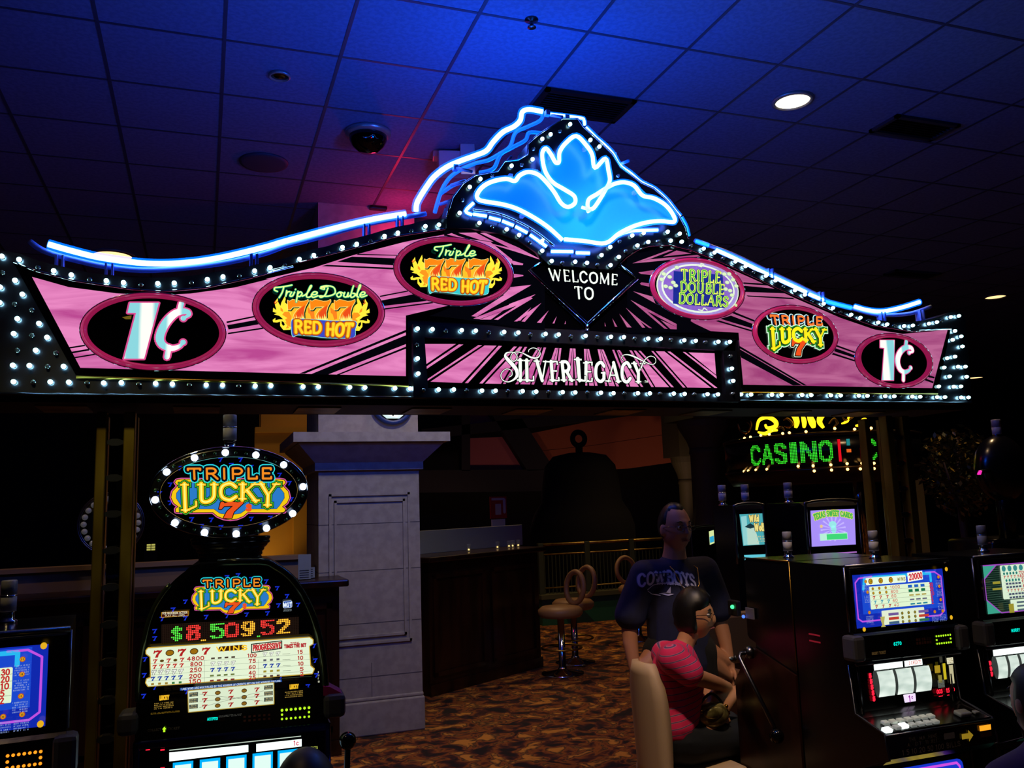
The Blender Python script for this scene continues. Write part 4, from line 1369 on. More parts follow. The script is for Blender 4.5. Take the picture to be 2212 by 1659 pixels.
# glasses and small lights along the counter edge
M_spk = mat('small_gold_lamp', 'ffd080', .3, 0, (2.4, 1.5, .5), 1)
for k, px in enumerate((1013, 1075, 1100, 1108, 1120)):
    x, z = FCR.p(px, 1195, .2)
    b = MB().use(mat('clear_glass', '9aa4a0', .08, 0, alpha=.35), True)
    b.lathe([(.018, 0), (.02, .06), (.024, .075)], seg=12)
    o = b.build('shot_glass', loc=tuple(FCR.o + FCR.ax * x + FCR.ay * .2 + Vector((0, 0, 1.236))))
    tag(o, ('small glass with a glint on the bar counter, nearest the pillar', 'small glass on the bar counter, second from the pillar', 'small glass with a glint just below the red notice', 'small glass on the bar counter, second from its right end', 'small glass with a glint at the right end of the bar counter')[k], 'glass', 'glasses on the right bar counter')
    g_ = MB().use(M_spk, True)
    g_.ball((0, 0, .02), .009, 8, 6)
    g_.build('tea_light', o)
# back bar behind the left counter
one('back_bar', mat('beige_laminate', '8a7358', .5), lambda b: (b.box((-4.6, 0, 0), (.77, .12, 1.33)), b.box((-4.62, -.03, 1.33), (.78, .14, 1.36))), loc=(-.02, 6.8, 0))
tag(bpy.data.objects['back_bar'], 'long low beige back wall behind the left counter', 'partition')
for k, (px, py) in enumerate(((658, 1172), (670, 1212))):
    f = Fr(0, 6.4)
    x, z = f.p(px, py)
    I = Ink(0)
    zb2 = 1.201
    I.b.use(mat('menu_card', '8898a0', .4))
    I.b.box((-.045, 0, 0), (.045, .004, .08 + .1 * (1 - k)))
    I.b.box((-.045, 0, 0), (.045, .05, .004))
    I.b.use(mat('menu_ink', '2a3440', .5))
    for j in range(4):
        I.rect(-.035, .015 + j * .016, .03, .021 + j * .016)
    o = I.build('menu_holder', None, loc=(x, 6.4 + .1 * k, zb2))
    tag(o, ('taller' if k == 0 else 'shorter') + ' menu card holder on the left counter beside the pillar', 'menu')
# warm lit pilaster wall left of the pillar
one('wall_pier', mat('ochre_plaster', 'b08430', .8), lambda b: (b.box((.62, 0, 0), (1.5, .3, 3.4)), b.box((.55, -.1, 2.3), (1.5, 0, 2.6)), b.box((.55, -.14, 2.6), (1.5, 0, 2.66)), b.box((.98, -.12, 0), (1.3, 0, 2.3))), loc=(0, 10.2, 0))
tag(bpy.data.objects['wall_pier'], 'ochre lit wall pier glimpsed just left of the stone pillar', 'pier')
# tiny yellow lit window
f = Fr(0, 9.5)
xa, za = f.p(316, 1190); xb, zb2 = f.p(336, 1174)
yl = MB().use(mat('yellow_lit_pane', 'ffffff', .3, 0, 'b8b43c', .8))
for i in range(2):
    for j in range(3):
        yl.box((xa + (xb - xa) * (i * .5 + .04), 0, za + (zb2 - za) * (j / 3 + .04)), (xa + (xb - xa) * (i * .5 + .46), .03, za + (zb2 - za) * (j / 3 + .28)))
yl.use(M_dark)
yl.box((xa - .02, .01, 0), (xb + .02, .06, zb2 + .02))
tag(yl.build('glowing_window', loc=(0, 9.5, 0)), 'small yellow lit paned panel left of the oval topper', 'window')

# ---- wheel with globe lamps behind the left post
f = Fr(0, 6.45)
x, z = f.p(240, 1131)
r_ = empty('globe_lamp_wheel', (x, 6.45, 1.2), 0, 'round wheel rimmed with pale globe lamps behind the left brass post', 'wheel')
rr = (f.p(312, 1131)[0] - f.p(168, 1131)[0]) / 2
zc = z - 1.2
b = MB().use(M_steel, True)
for k_ in (1.0, .955):
    b.tube([(rr * k_ * math.cos(t * PI / 24), 0, zc + rr * k_ * math.sin(t * PI / 24)) for t in range(48)], .006, 6, True)
b.build('rim', r_)
b = MB().use(M_matte, True)
b.lathe([(rr * .92, .05), (rr * .92, .03), (0, .03)], (0, 0, zc), 40, 'y')
b.box((-.1, .0, 0), (.1, .1, .03)); b.box((-.02, .04, .03), (.02, .07, zc))
b.build('disc', r_)
g0 = None
for t in range(22):
    if g0 is None:
        gb = MB().use(mat('pale_globe', '8a8a86', .2, 0, (.03, .03, .03), 1), True)
        gb.ball((0, 0, 0), rr * .095, 12, 8)
        g0 = gb.build('globe_lamp', r_)
        o = g0
    else:
        o = g0.copy(); COL.objects.link(o)
    a = 2 * PI * t / 22
    o.location = (rr * .82 * math.cos(a), 0.005, zc + rr * .82 * math.sin(a))

# ---- fascia panels far behind
CF = cr(1000, 870, 3.253)
f = Fr(0, 15.0)
r_ = empty('balcony_fascia', (0, 15, 0), 0, 'dull pink curved balcony fascia panels crossed by dark beams in the background', 'balcony')
M_fas = mat('rose_plaster', '9a5458', .8)
M_fas2 = mat('terracotta_plaster', '96502e', .8)
for P, m, n in (([(50, 55), (150, 50), (215, 150), (30, 165)], M_fas, 'upper_panel'), ([(40, 250), (275, 240), (430, 470), (40, 480)], M_fas, 'lower_panel'), ([(370, 60), (760, 40), (900, 60), (410, 135)], M_fas, 'upper_panel'),
                ([(480, 215), (900, 130), (1200, 75), (1720, 65), (1760, 170), (1300, 240), (900, 300), (560, 335)], M_fas2, 'sloped_panel'), ([(560, 338), (900, 303), (1300, 243), (1760, 173), (1760, 395), (1500, 415), (1180, 460), (700, 490), (640, 470)], M_fas2, 'curved_panel')):
    one(n, m, lambda b: b.prism([f.p(*CF(*q)) for q in P], 0, .12), r_)
zbm = f.p(*CF(300, 480))[1]
M_bm = mat('dark_beam', '0c0e14', .7)
for L in ([(150, 20), (340, 20), (630, 470), (440, 480)], [(-300, 190), (900, 60), (1280, 75), (900, 130), (-300, 260)], [(-900, 480), (760, 470), (760, 620), (-900, 640)], [(-20, -60), (40, -60), (40, 480), (-20, 480)]):
    one('beam', M_bm, lambda b: b.prism([f.p(*CF(*q), -.1) for q in L], -.2, -.02), r_)
one('support', M_bm, lambda b: b.box((3.0, -.1, 0), (3.3, .3, CH)), r_)
one('support', M_bm, lambda b: b.box((11.5, -.1, 0), (11.8, .3, CH)), r_)

# ---- dark domed machine with ring finial
f = Fr(0, 11.9)
xc, zt = f.p(1303, 968)
rz = f.p(1385, 1050)[0] - f.p(1225, 1050)[0]
r_ = empty('domed_kiosk', (xc, 11.9 + .9, 0), 0, 'big black domed structure with a ring finial seen in silhouette', 'kiosk')
b = MB().use(mat('kiosk_black', '020202', .95), True)
R_ = rz / 2
b.lathe([(R_ * 1.35, 0), (R_ * 1.35, zt * .52), (R_ * 1.25, zt * .6), (R_ * 1.05, zt * .68), (R_, zt * .8), (R_ * .92, zt * .91), (R_ * .7, zt * .975), (R_ * .3, zt * .995), (0, zt)], seg=32)
b.build('dome', r_)
b = MB().use(mat('kiosk_black', '020202', .95), True)
b.tube([(.11 * math.cos(a * PI / 12), 0, zt + .22 + .11 * math.sin(a * PI / 12)) for a in range(24)], .045, 8, True)
b.tube([(0, 0, zt - .02), (0, 0, zt + .14)], .06)
b.build('finial', r_)

# ---- fluted columns at the right
for (pa, pb_, Y, lab) in (((1516, 1575), 935, 10.6, 'thick greenish column at right of centre behind the standing man'), ((1478, 1512), 1010, 13.6, 'slimmer greenish column farther back beside the thick one')):
    f = Fr(0, Y)
    xa, xb = f.p(pa[0], 1050)[0], f.p(pa[1], 1050)[0]
    zc = f.p((pa[0] + pa[1]) / 2, pb_)[1]
    r = (xb - xa) / 2
    root = empty('round_column', ((xa + xb) / 2, Y + r, 0), 0, lab, 'column')
    one('shaft', mat('olive_plaster', '4e5030', .7), lambda b: b.lathe([(r * 1.2, 0), (r * 1.2, .3), (r, .34), (r * .92, zc - .3), (r * 1.0, zc - .28), (r * .95, zc - .2)], seg=28), root, True)
    one('capital', mat('olive_plaster', '4e5030', .7), lambda b: (b.lathe([(r * .95, zc - .2), (r * 1.1, zc - .1), (r * 1.6, zc + .1), (r * 1.7, zc + .2)], seg=28), b.box((-r * 1.8, -r * 1.8, zc + .2), (r * 1.8, r * 1.8, CH))), root)

# ---- brass railing on a green plinth
f = Fr(0, 11.4)
xa, xb = 4.5, 8.2
r_ = empty('railing', (0, 11.4, 0), 0, 'brass and green railing on a low green wall in the background', 'railing')
zt = f.p(1300, 1171)[1]
one('low_wall', mat('green_wall', '1c5c40', .5), lambda b: (b.box((xa, 0, 0), (xb, .2, .36)), b.use(mat('olive_plaster')), b.box((xa - .02, -.04, .36), (xb, .24, .42))), r_)
for k in range(4):
    one('wall_stripe', mat('deep_green_wall', '12382c', .5), lambda b: b.prism([(xa + .4 + k, 0.0), (xa + .8 + k, 0), (xa + .45 + k, .36), (xa + .25 + k, .36)], -.006, 0), r_)
def rl(b):
    b.tube([(xa, 0.1, zt), (xb, .1, zt)], .022, 8)
    b.tube([(xa, 0.1, zt - .14), (xb, .1, zt - .14)], .012, 8)
    b.tube([(xa, 0.1, .5), (xb, .1, .5)], .012, 8)
one('hand_rail', M_brass, rl, r_, True)
pst = None
for k in range(6):
    if pst is None:
        pst = one('post', mat('green_metal', '3c4430', .4), lambda b: b.box((-.04, .06, .42), (.04, .14, zt + .02), .008), r_)
        o = pst
    else:
        o = pst.copy(); COL.objects.link(o)
    o.location.x = xa + .04 + k * (xb - xa - .08) / 5
def bl_(b):
    for k in range(60):
        x = xa + .1 + k * (xb - xa - .2) / 60
        b.box((x - .006, .094, .42), (x + .006, .106, zt - .14))
tag(one('baluster', mat('green_metal'), bl_, r_), kind='stuff')

# ---- bar stools
M_tan = mat('tan_leather', '9a7648', .5)
M_cream = mat('cream_leather', 'b8a888', .5)


def stool(loc, yaw, label, m=M_tan, sh=.66, group=None):
    r = empty('bar_stool', loc, yaw, label, 'stool', group)
    one('seat', m, lambda b: b.lathe([(.0, sh - .1), (.2, sh - .1), (.225, sh - .07), (.225, sh - .03), (.19, sh), (0, sh + .01)], seg=28), r, True)
    def bk(b):
        n = 28
        P = [(.14 * math.cos(2 * PI * k / n), .2 + .02 * math.sin(2 * PI * k / n), sh + .17 + .155 * math.sin(2 * PI * k / n)) for k in range(n)]
        b.tube(P, .028, 8, True)
    one('backrest', m, bk, r, True)
    one('pedestal', M_chrome, lambda b: b.lathe([(.22, 0), (.21, .02), (.05, .05), (.035, .08), (.035, sh - .1)], seg=24), r, True)
    one('foot_ring', M_brass, lambda b: (b.tube([(.2 * math.cos(a * PI / 12), .2 * math.sin(a * PI / 12), .26) for a in range(24)], .011, 6, True), b.tube([(-.2, 0, .26), (.2, 0, .26)], .008, 6)), r, True)
    return r


s0 = stool((3.40, 8.12, 0), R(-75), 'tan bar stool with ring back, left of the two at the counter end')
dup(s0, (3.76, 8.62, 0), R(-75), label='tan bar stool with ring back, right of the two at the counter end')
dup(s0, (5.05, 9.6, 0), R(10), label='tan stool whose back edge shows just left of the standing man')
# small table with candles right of counter
# ================================================================ slot machines
def tiny(I, x0, z0, x1, z1, rows, c, seed=1, h=.6):
    """lines of very small print: short strokes"""
    rn = random.Random(seed)
    for r in range(rows):
        zc = z1 - (z1 - z0) * (r + .5) / rows
        hh = (z1 - z0) / rows * h / 2
        x = x0
        while x < x1 - hh:
            w = rn.uniform(.7, 1.2) * hh
            if rn.random() < .85:
                I.rect(x, zc - hh, x + w * .5, zc + hh, c)
                if rn.random() < .6:
                    I.rect(x + w * .5, zc + (hh * .5 if rn.random() < .5 else -hh), x + w, zc + (hh if rn.random() < .5 else -hh * .5), c)
            x += w * 1.5


def rasters(I, txt_cols, x0, z0, x1, z1, rows, cell_cols, thr, dot=.38, bend=None, fn=None):
    """dot matrix lettering from the stroke glyphs: txt_cols = [(char, colour, start col)]"""
    cw = (x1 - x0) / cell_cols
    ch = (z1 - z0) / rows
    for c_, colr, c0, wc, r0_, r1_ in txt_cols:
        wd, st = glyph(c_)
        I.col(colr)
        for i in range(wc):
            for j in range(r0_, r1_):
                u = (i + .5) / wc * wd
                v = (j + .5 - r0_) / (r1_ - r0_) * 1.1 - .05
                best = 9
                for _, _, pts in st:
                    for a, b in zip(pts, pts[1:]):
                        dx, dz = b[0] - a[0], b[1] - a[1]
                        L2 = dx * dx + dz * dz + 1e-9
                        t = max(0, min(1, ((u - a[0]) * dx + (v - a[1]) * dz) / L2))
                        best = min(best, math.hypot(u - a[0] - dx * t, v - a[1] - dz * t))
                if best < (.3 if c_ in ',.' else thr):
                    x = x0 + (c0 + i + .5) * cw
                    z = z0 + (j + .5) * ch
                    r = min(cw, ch) * dot
                    I.poly([(x + r * math.cos(k * PI / 4), z + r * math.sin(k * PI / 4)) for k in range(8)])


CL_ = cr(380, 990, 8.508)


def lucky_logo(I, f, sc=1.0):
    """f maps photo pixels of the oval topper artwork to plane coordinates"""
    g = lambda x, y: f(*CL_(x, y))
    H = [(0, 395), (900, 388), (985, 400), (1015, 440), (985, 485), (950, 495), (1060, 610), (1085, 720), (1040, 820), (950, 890), (1005, 930), (1000, 985), (900, 995), (320, 990), (240, 1060), (120, 1110), (0, 1125)]
    full = [(1000 + x, y) for x, y in H] + [(1000 - x, y) for x, y in H[::-1][1:-1]]
    P = [g(*q) for q in full]
    s_ = math.dist(g(0, 0), g(1000, 0)) / 1000
    for w_, c in ((62, 'd85aa0'), (26, '180810')):
        I.stroke(P + [P[0]], w_ * s_, c)
        I.up()
    I.poly(P, 'f6c814')
    I.up()
    H2 = [(0, 455), (870, 450), (905, 540), (985, 640), (990, 730), (900, 870), (850, 925), (300, 930), (190, 1010), (0, 1035)]
    P = [g(1000 + x, y) for x, y in H2] + [g(1000 - x, y) for x, y in H2[::-1][1:-1]]
    I.stroke(P + [P[0]], 14 * s_, '180810')
    I.up()
    I.poly(P, '2a7ac8')
    I.up()
    qT = (g(205, 195), g(1770, 185), g(1770, 375), g(215, 385))
    qL = (g(90, 470), g(1880, 460), g(1850, 985), g(110, 985))
    lucky_word(I, qL, [(.075, '0a1a0c'), (.05, '4ad03a'), (.028, '0c200c')], .155)
    X, Z = g(1005, 945)
    h = 320 * s_
    I.up()
    seven(I, X, Z, h, h * 1.35, ((16 * s_, '100606'), (0, 'e8521c')))
    I.text('s', (g(1290, 800), g(1390, 800), g(1390, 960), g(1290, 960)), [(0, 'e8521c')], .3)
    I.text('TRIPLE', qT, [(.3, '2ad8e0'), (.2, '0a0c14'), (0, 'f08a20')], .2, 1, 0)
    lucky_word(I, qL, [(0, 'fcc41c'), (-.05, 'fff480')], .155)


def small_sevens(I, pts, h, c='1626c0'):
    for x, z in pts:
        I.poly([(x - h * .6, z + h * .5), (x + h * .7, z + h * .5), (x + h * .3, z), (x + h * .1, z - h * .6), (x - h * .35, z - h * .6), (x, z), (x + h * .2, z + h * .25), (x - h * .5, z + h * .2)], c)


M_reel = mat('lit_reel_strip', 'ffffff', .4, 0, (.55, .7, .62), 1)
noise_mix(M_reel, '9ab4a8', 'f4fff4', (1, 1, 3), 7, 2, 'Emission Color', .3, .7)
M_band = mat('white_lit_band', 'ffffff', .4, 0, (1.3, 1.5, 1.4), 1)
M_teal = mat('teal_vfd', '001010', .3, 0, (0, 1.0, .8), 1)
M_red = mat('red_led', '200000', .3, 0, (1.6, .02, .06), 1)
M_gold = mat('gold_trim', '8a6a28', .3, 1)
M_grey = mat('grey_plastic', '4c4c50', .45)
M_btn = mat('ivory_button', 'd8d8c8', .3, 0, (.12, .13, .12), 1)
M_btn_on = mat('lit_button', 'ffffff', .3, 0, (1.6, 1.9, 1.8), 1)
M_gled = mat('green_led', '102000', .3, 0, (.55, 1.1, .02), 1)
M_oled = mat('amber_led', '201000', .3, 0, (1.6, .42, .02), 1)
M_clear = mat('clear_acrylic', 'a0a8b0', .05, 0, alpha=.25)


def candle(root, x, y, z, r=.021, h=.085, name='candle_lamp'):
    """two stage service lamp on top of a machine"""
    c = empty(name, (x, y, z), parent=root)
    b = MB().use(M_chrome, True)
    b.lathe([(r * 1.2, 0), (r * 1.2, .008), (r * .8, .012), (r * .8, .03), (r * 1.05, .034)], seg=20)
    b.build('lamp_base', c)
    b = MB().use(mat('frosted_lens', 'b4b4bc', .35), True)
    b.lathe([(r, .034), (r, .034 + h * .5), (r * .9, .036 + h * .5)], seg=20)
    b.use(M_chrome, True)
    b.lathe([(r * 1.04, .034 + h * .5), (r * 1.04, .038 + h * .5)], seg=20)
    b.use(mat('frosted_lens_dark', '8c8c98', .3), True)
    b.lathe([(r, .038 + h * .5), (r, .034 + h), (r * .92, .037 + h), (0, .038 + h)], seg=20)
    b.build('lamp_lens', c)
    return c


def card_leds(I, f, y, x0, y0, x1, y1, m, nx=7):
    """ring of tiny lamps round the ticket slot; corners in photo pixels"""
    I.b.use(m)
    a, b_ = f(x0, y0), f(x1, y1)
    for i in range(nx):
        for j in range(3):
            if j == 1 and 0 < i < nx - 1:
                continue
            x = a[0] + (b_[0] - a[0]) * i / (nx - 1)
            z = a[1] + (b_[1] - a[1]) * j / 2
            I.ell(x, z, .0042, .0042, n=10)


def body_slot(F_, root, w):
    prof = [(.02, 1.372), (.04, 1.392), (.36, 1.392), (.36, 0), (.0, 0), (-.0, .62), (-.1, .652), (-.135, .68), (-.135, .757), (-.12, .774), (.0, .802), (.035, .815), (.05, 1.0), (.0, 1.015), (-.012, 1.03), (-.012, 1.115), (.0, 1.125), (.02, 1.13)]
    one('cabinet', M_dark, lambda b: b.prismx(prof, -w, w), root)
    # chrome edge trims down both sides and round the top glass
    t = MB().use(M_steel, True)
    for s in (-1, 1):
        t.tube([(s * w, .02, 1.385), (s * w, .018, 1.13)], .006, 6)
        t.tube([(s * (w + .002), .04, 1.0), (s * (w + .002), .025, .815), (s * (w + .002), -.125, .772), (s * (w + .002), -.14, .68), (s * (w + .002), -.0, .62), (s * (w + .002), -.01, .05)], .005, 6)
        t.tube([(s * (w - .035), .035, 1.0), (s * (w - .035), .022, .80)], .006, 6)
    t.tube([(-w, .015, 1.388), (w, .015, 1.388)], .009, 8)
    t.tube([(-w, .0, 1.006), (w, .0, 1.006)], .007, 6)
    t.tube([(-w, -.13, .764), (w, -.13, .764)], .006, 6)
    t.build('trim', root)
    for s in (-1, 1):
        one('speaker_cheek', M_grey, lambda b: b.box((s * (w + .0) - .03, -.035, 1.02), (s * (w + .0) + .03, .04, 1.12), .014), root)


def deck(root, w, n=7):
    b0 = None
    for r in range(2):
        for i in range(n):
            x = -w + .04 + i * (w * .98) / n + r * .02
            y, z = (-.105, .778) if r == 0 else (-.065, .788)
            if b0 is None:
                b0 = one('button', M_btn, lambda b: b.box((-.014, -.012, 0), (.014, .012, .012), .003), root)
                o = b0
            else:
                o = b0.copy(); COL.objects.link(o)
            o.location = (x, y, z)
            o.rotation_euler = (R(13), 0, 0)
    for x, y, z in ((-w + .02, -.115, .776), (-w + .11, -.105, .779)):
        o = one('lit_button', M_btn_on, lambda b: b.box((-.017, -.013, 0), (.017, .013, .014), .003), root, loc=(x, y, z))
        o.rotation_euler = (R(13), 0, 0)
    one('spin_button', mat('grey_button', 'a8aca8', .3), lambda b: b.box((-.03, -.02, 0), (.03, .02, .018), .006), root, loc=(w - .11, -.085, .784)).rotation_euler = (R(13), 0, 0)
    one('cash_button', mat('grey_button'), lambda b: b.box((-.012, -.01, 0), (.012, .01, .01), .003), root, loc=(w - .04, -.085, .784)).rotation_euler = (R(13), 0, 0)


def reels(root, xs, z0, z1, wd, y=.062, rad=.13, name='reel'):
    for x in xs:
        def fn(b):
            n = 12
            zc = (z0 + z1) / 2
            hh = (z1 - z0) / 2
            a0 = math.asin(min(.98, hh / rad))
            vs = []
            for k in range(n + 1):
                a = -a0 + 2 * a0 * k / n
                vs += [(-wd / 2, -rad * math.cos(a) + rad * math.cos(a0), zc + rad * math.sin(a)), (wd / 2, -rad * math.cos(a) + rad * math.cos(a0), zc + rad * math.sin(a))]
            b.add(vs, [(2 * k, 2 * k + 1, 2 * k + 3, 2 * k + 2) for k in range(n)])
        one(name, M_reel, fn, root, True, loc=(x, y - .01, 0))


c3 = cr(1760, 1180, 3.462)
W1 = .272
F1 = Fr(2.457 + W1, 2.85)
R1 = empty('slot_machine', (2.457 + W1, 2.85, 0), 0, 'slot machine at right with blue and purple pay glass and three lit reels', 'slot machine')
body_slot(F1, R1, W1)
deck(R1, W1)


def gq(x, y, dy):
    return F1.p(*c3(x, y), dy)


def coin(I, x, z, r, a='c8a018', b='7a1c1c'):
    I.ell(x, z, r, r, b, 14); I.up()
    I.ell(x, z, r * .75, r * .75, a, 14); I.up()
    I.rect(x - r * .35, z - r * .4, x - r * .15, z + r * .4, '2a1a08'); I.rect(x + r * .15, z - r * .4, x + r * .35, z + r * .4, '2a1a08')
    I.up(-2)


def pay_a():
    I = Ink(.0)
    g = lambda x, y: gq(x, y, .0)
    I.b.use(M_dark)
    I.b.box((-W1 + .012, .0, 1.13), (W1 - .012, .02, 1.375))
    Q = [g(280, 205), (g(935, 150)), g(950, 555), g(255, 630)]
    x0, z1 = Q[0]; x1 = Q[1][0]
    z0 = 1.145; z1 = 1.355; x0 = -W1 + .02; x1 = W1 - .05
    sx = lambda u: x0 + (x1 - x0) * u
    sz = lambda v: z0 + (z1 - z0) * v
    I.rect(x0, z0, x1, z1, '1028ac'); I.up()
    I.rect(sx(.08), sz(.25), sx(.92), sz(.98), '1a48cc'); I.up()
    I.stroke([(sx(a), sz(b)) for a, b in ((.06, .12), (.02, .18), (.02, .85), (.06, .93), (.2, .95))], .006, 'c050e0')
    I.stroke([(sx(a), sz(b)) for a, b in ((.8, .95), (.9, .95), (.97, .85), (.97, .18), (.92, .1), (.78, .1))], .006, 'c050e0')
    I.stroke([(sx(a), sz(b)) for a, b in ((.06, .12), (.25, .12))], .006, 'c050e0')
    I.stroke([(sx(a), sz(b)) for a, b in ((.1, .72), (.12, .93), (.85, .93), (.85, .78))], .012, '28b8f0'); I.up()
    I.rect(sx(.13), sz(.79), sx(.57), sz(.93), 'eafce0', r=.006)
    I.poly([(sx(.59), sz(.79)), (sx(.76), sz(.82)), (sx(.76), sz(.99)), (sx(.59), sz(.97))], 'f6fff0')
    I.rect(sx(.16), sz(.33), sx(.83), sz(.76), 'e0f4d0', r=.004)
    I.rect(sx(.27), sz(.02), sx(.74), sz(.29), 'e0ecd0', r=.004); I.up()
    for k in range(3):
        coin(I, sx(.18 + .11 * k), sz(.86), .0115)
    I.text('WINS', ((sx(.47), sz(.89)), (sx(.56), sz(.89)), (sx(.56), sz(.83)), (sx(.47), sz(.83))), [(0, '8a7a10')], .2)
    I.text('20000', ((sx(.60), sz(.94)), (sx(.75), sz(.96)), (sx(.75), sz(.85)), (sx(.60), sz(.83))), [(0, 'd02030')], .22)
    for r, (nm, col) in enumerate((('1000', 'c02828'), ('800', 'c02828'), ('80', 'c02828'), ('60', 'c02828'), ('40', 'c02828'))):
        zz = sz(.72 - .083 * r)
        I.text(nm, ((sx(.38), zz + .0055), (sx(.38 + .027 * len(nm)), zz + .0055), (sx(.38 + .027 * len(nm)), zz - .0055), (sx(.38), zz - .0055)), [(0, col)], .17)
        for k in range(3):
            if r < 2:
                coin(I, sx(.19 + .07 * k), zz, .006)
            else:
                seven(I, sx(.19 + .07 * k), zz, .013, .013, ((0, ('c02828', '1890b0', 'b03838')[r - 2]),))
        I.stroke([(sx(.16), sz(.68 - .083 * r)), (sx(.83), sz(.68 - .083 * r))], .0008, '506050')
    for r, nm in enumerate(('30', '20', '10', '5', '2')):
        zz = sz(.72 - .083 * r)
        I.text(nm, ((sx(.78), zz + .007), (sx(.78 + .02 * len(nm)), zz + .007), (sx(.78 + .02 * len(nm)), zz - .007), (sx(.78), zz - .007)), [(0, 'c02828')], .24)
        for k in range(3):
            if r < 2:
                I.rect(sx(.54 + .07 * k), zz - .005, sx(.585 + .07 * k), zz + .006, ('2060c0', '187048')[r])
            else:
                I.rect(sx(.54 + .07 * k), zz - .003, sx(.59 + .07 * k), zz + .003, ('b0a050', '6a6a80', '208098')[r - 2])
    for i in range(3):
        for j in range(3):
            coin(I, sx(.44 + .07 * i), sz(.07 + .08 * j), .0065, 'a08a30', '3a5030')
            if i == 0:
                I.rect(sx(.29), sz(.045 + .08 * j), sx(.4), sz(.095 + .08 * j), ('406080', 'c04030', '705898')[j])
            if i == 2:
                I.rect(sx(.62), sz(.045 + .08 * j), sx(.73), sz(.095 + .08 * j), ('307050', 'c04030', '705898')[j])
    for x_, z_ in ((.09, .68), (.09, .3), (.88, .86), (.88, .68), (.88, .42), (.8, .2), (.89, .2), (.08, .88)):
        coin(I, sx(x_), sz(z_), .007, 'e0a020', 'b04818')
        tiny(I, sx(x_) - .018, sz(z_ - .2), sx(x_) + .018, sz(z_ - .06), 5, '8aa0d8', int(x_ * 99 + z_ * 10))
    I.poly([(sx(a), sz(b)) for a, b in ((.2, .2), (.25, .2), (.24, .12), (.235, .06), (.25, .01), (.2, .01), (.215, .06), (.205, .12))], 'b8b060')
    for x_, z_ in ((.02, .0), (.98, 1.0), (.98, .06)):
        I.ell(sx(x_), sz(z_), .008, .009, 'e8b020', 12)
    return I.build('pay_glass', R1)


pay_a()
# player strip
I = Ink(-.012)
I.b.use(M_teal)
zq = 1.073
I.text('6270', ((-.085, zq + .006), (-.045, zq + .006), (-.045, zq - .006), (-.085, zq - .006)), [(0, M_teal)], .2)
I.b.use(mat('keypad_brown', '5a2c20', .4))
for i in range(6):
    for j in range(2):
        I.rect(.03 + i * .014, 1.06 + j * .014, .041 + i * .014, 1.071 + j * .014)
card_leds(I, lambda x, y: (x, y), 0, .14, 1.055, .215, 1.085, M_gled)
I.b.use(mat('card_slot', '2a2a2c', .3))
I.rect(.15, 1.067, .205, 1.074)
I.text('INSERT TICKET', ((-.2, 1.05), (-.13, 1.05), (-.13, 1.04), (-.2, 1.04)), [(0, '503c20')], .14)
I.build('player_panel', R1)
# reel window
I = Ink(.045)
I.b.use(M_glassblk)
I.rect(-W1 + .0, .82, W1 - .045, .995); I.up()
I.b.use(M_band)
I.rect(-.185, .966, -.036, .99); I.rect(-.026, .966, .068, .99)
I.up()
I.text('3 CREDITS', ((-.005, .985), (.062, .985), (.062, .972), (-.005, .972)), [(0, 'c03028')], .16)
for k in range(5):
    zz = .948 - .022 * k
    I.text('5', ((-.215, zz + .007), (-.205, zz + .007), (-.205, zz - .007), (-.215, zz - .007)), [(.1, M_red), (0, M_red)], .3)
I.text('003', ((.115, .862), (.145, .862), (.145, .847), (.115, .847)), [(0.03, M_red)], .2)
I.text('15', ((.165, .862), (.182, .862), (.182, .847), (.165, .847)), [(0.03, M_red)], .2)
I.text('10', ((.195, .862), (.21, .862), (.21, .85), (.195, .85)), [(0, M_red)], .2)
for q in ((.12, .835, .142, .838), (.165, .835, .177, .838)):
    I.rect(*q)
for x0, z0, x1, z1, c in ((.1, .93, .13, .96, 'a88a20'), (.115, .89, .135, .92, '8a8038'), (.11, .87, .145, .9, '5a6058'), (.145, .9, .16, .965, 'c8b420'), (.17, .96, .205, .985, 'e8e4c0'), (.178, .88, .2, .955, 'c0b890')):
    I.rect(x0 + .012, z0, x1 + .012, z1, c)
I.up()
tiny(I, .124, .872, .155, .898, 4, '303430', 5)
tiny(I, .184, .962, .215, .983, 3, '7a5a30', 6)
I.build('reel_glass', R1, loc=(.04, 0, 0))
reels(R1, (-.10, -.004, .092), .862, .962, .082, .045)
one('denomination_sign', mat('lit_white_purple', 'ffffff', .3, 0, (.9, .75, 1.0), 1), lambda b: b.box((-.092, .036, .822), (-.03, .043, .858), .002), R1, loc=(.08, 0, 0))
I = Ink(.0355)
I.text('1', ((-.07, .852), (-.06, .852), (-.06, .828), (-.07, .828)), [(0, '8a2a90')], .2)
I.text('c', ((-.057, .854), (-.048, .854), (-.048, .84), (-.057, .84)), [(0, '8a2a90')], .2)
I.build('denomination_lettering', R1, loc=(.08, 0, 0))
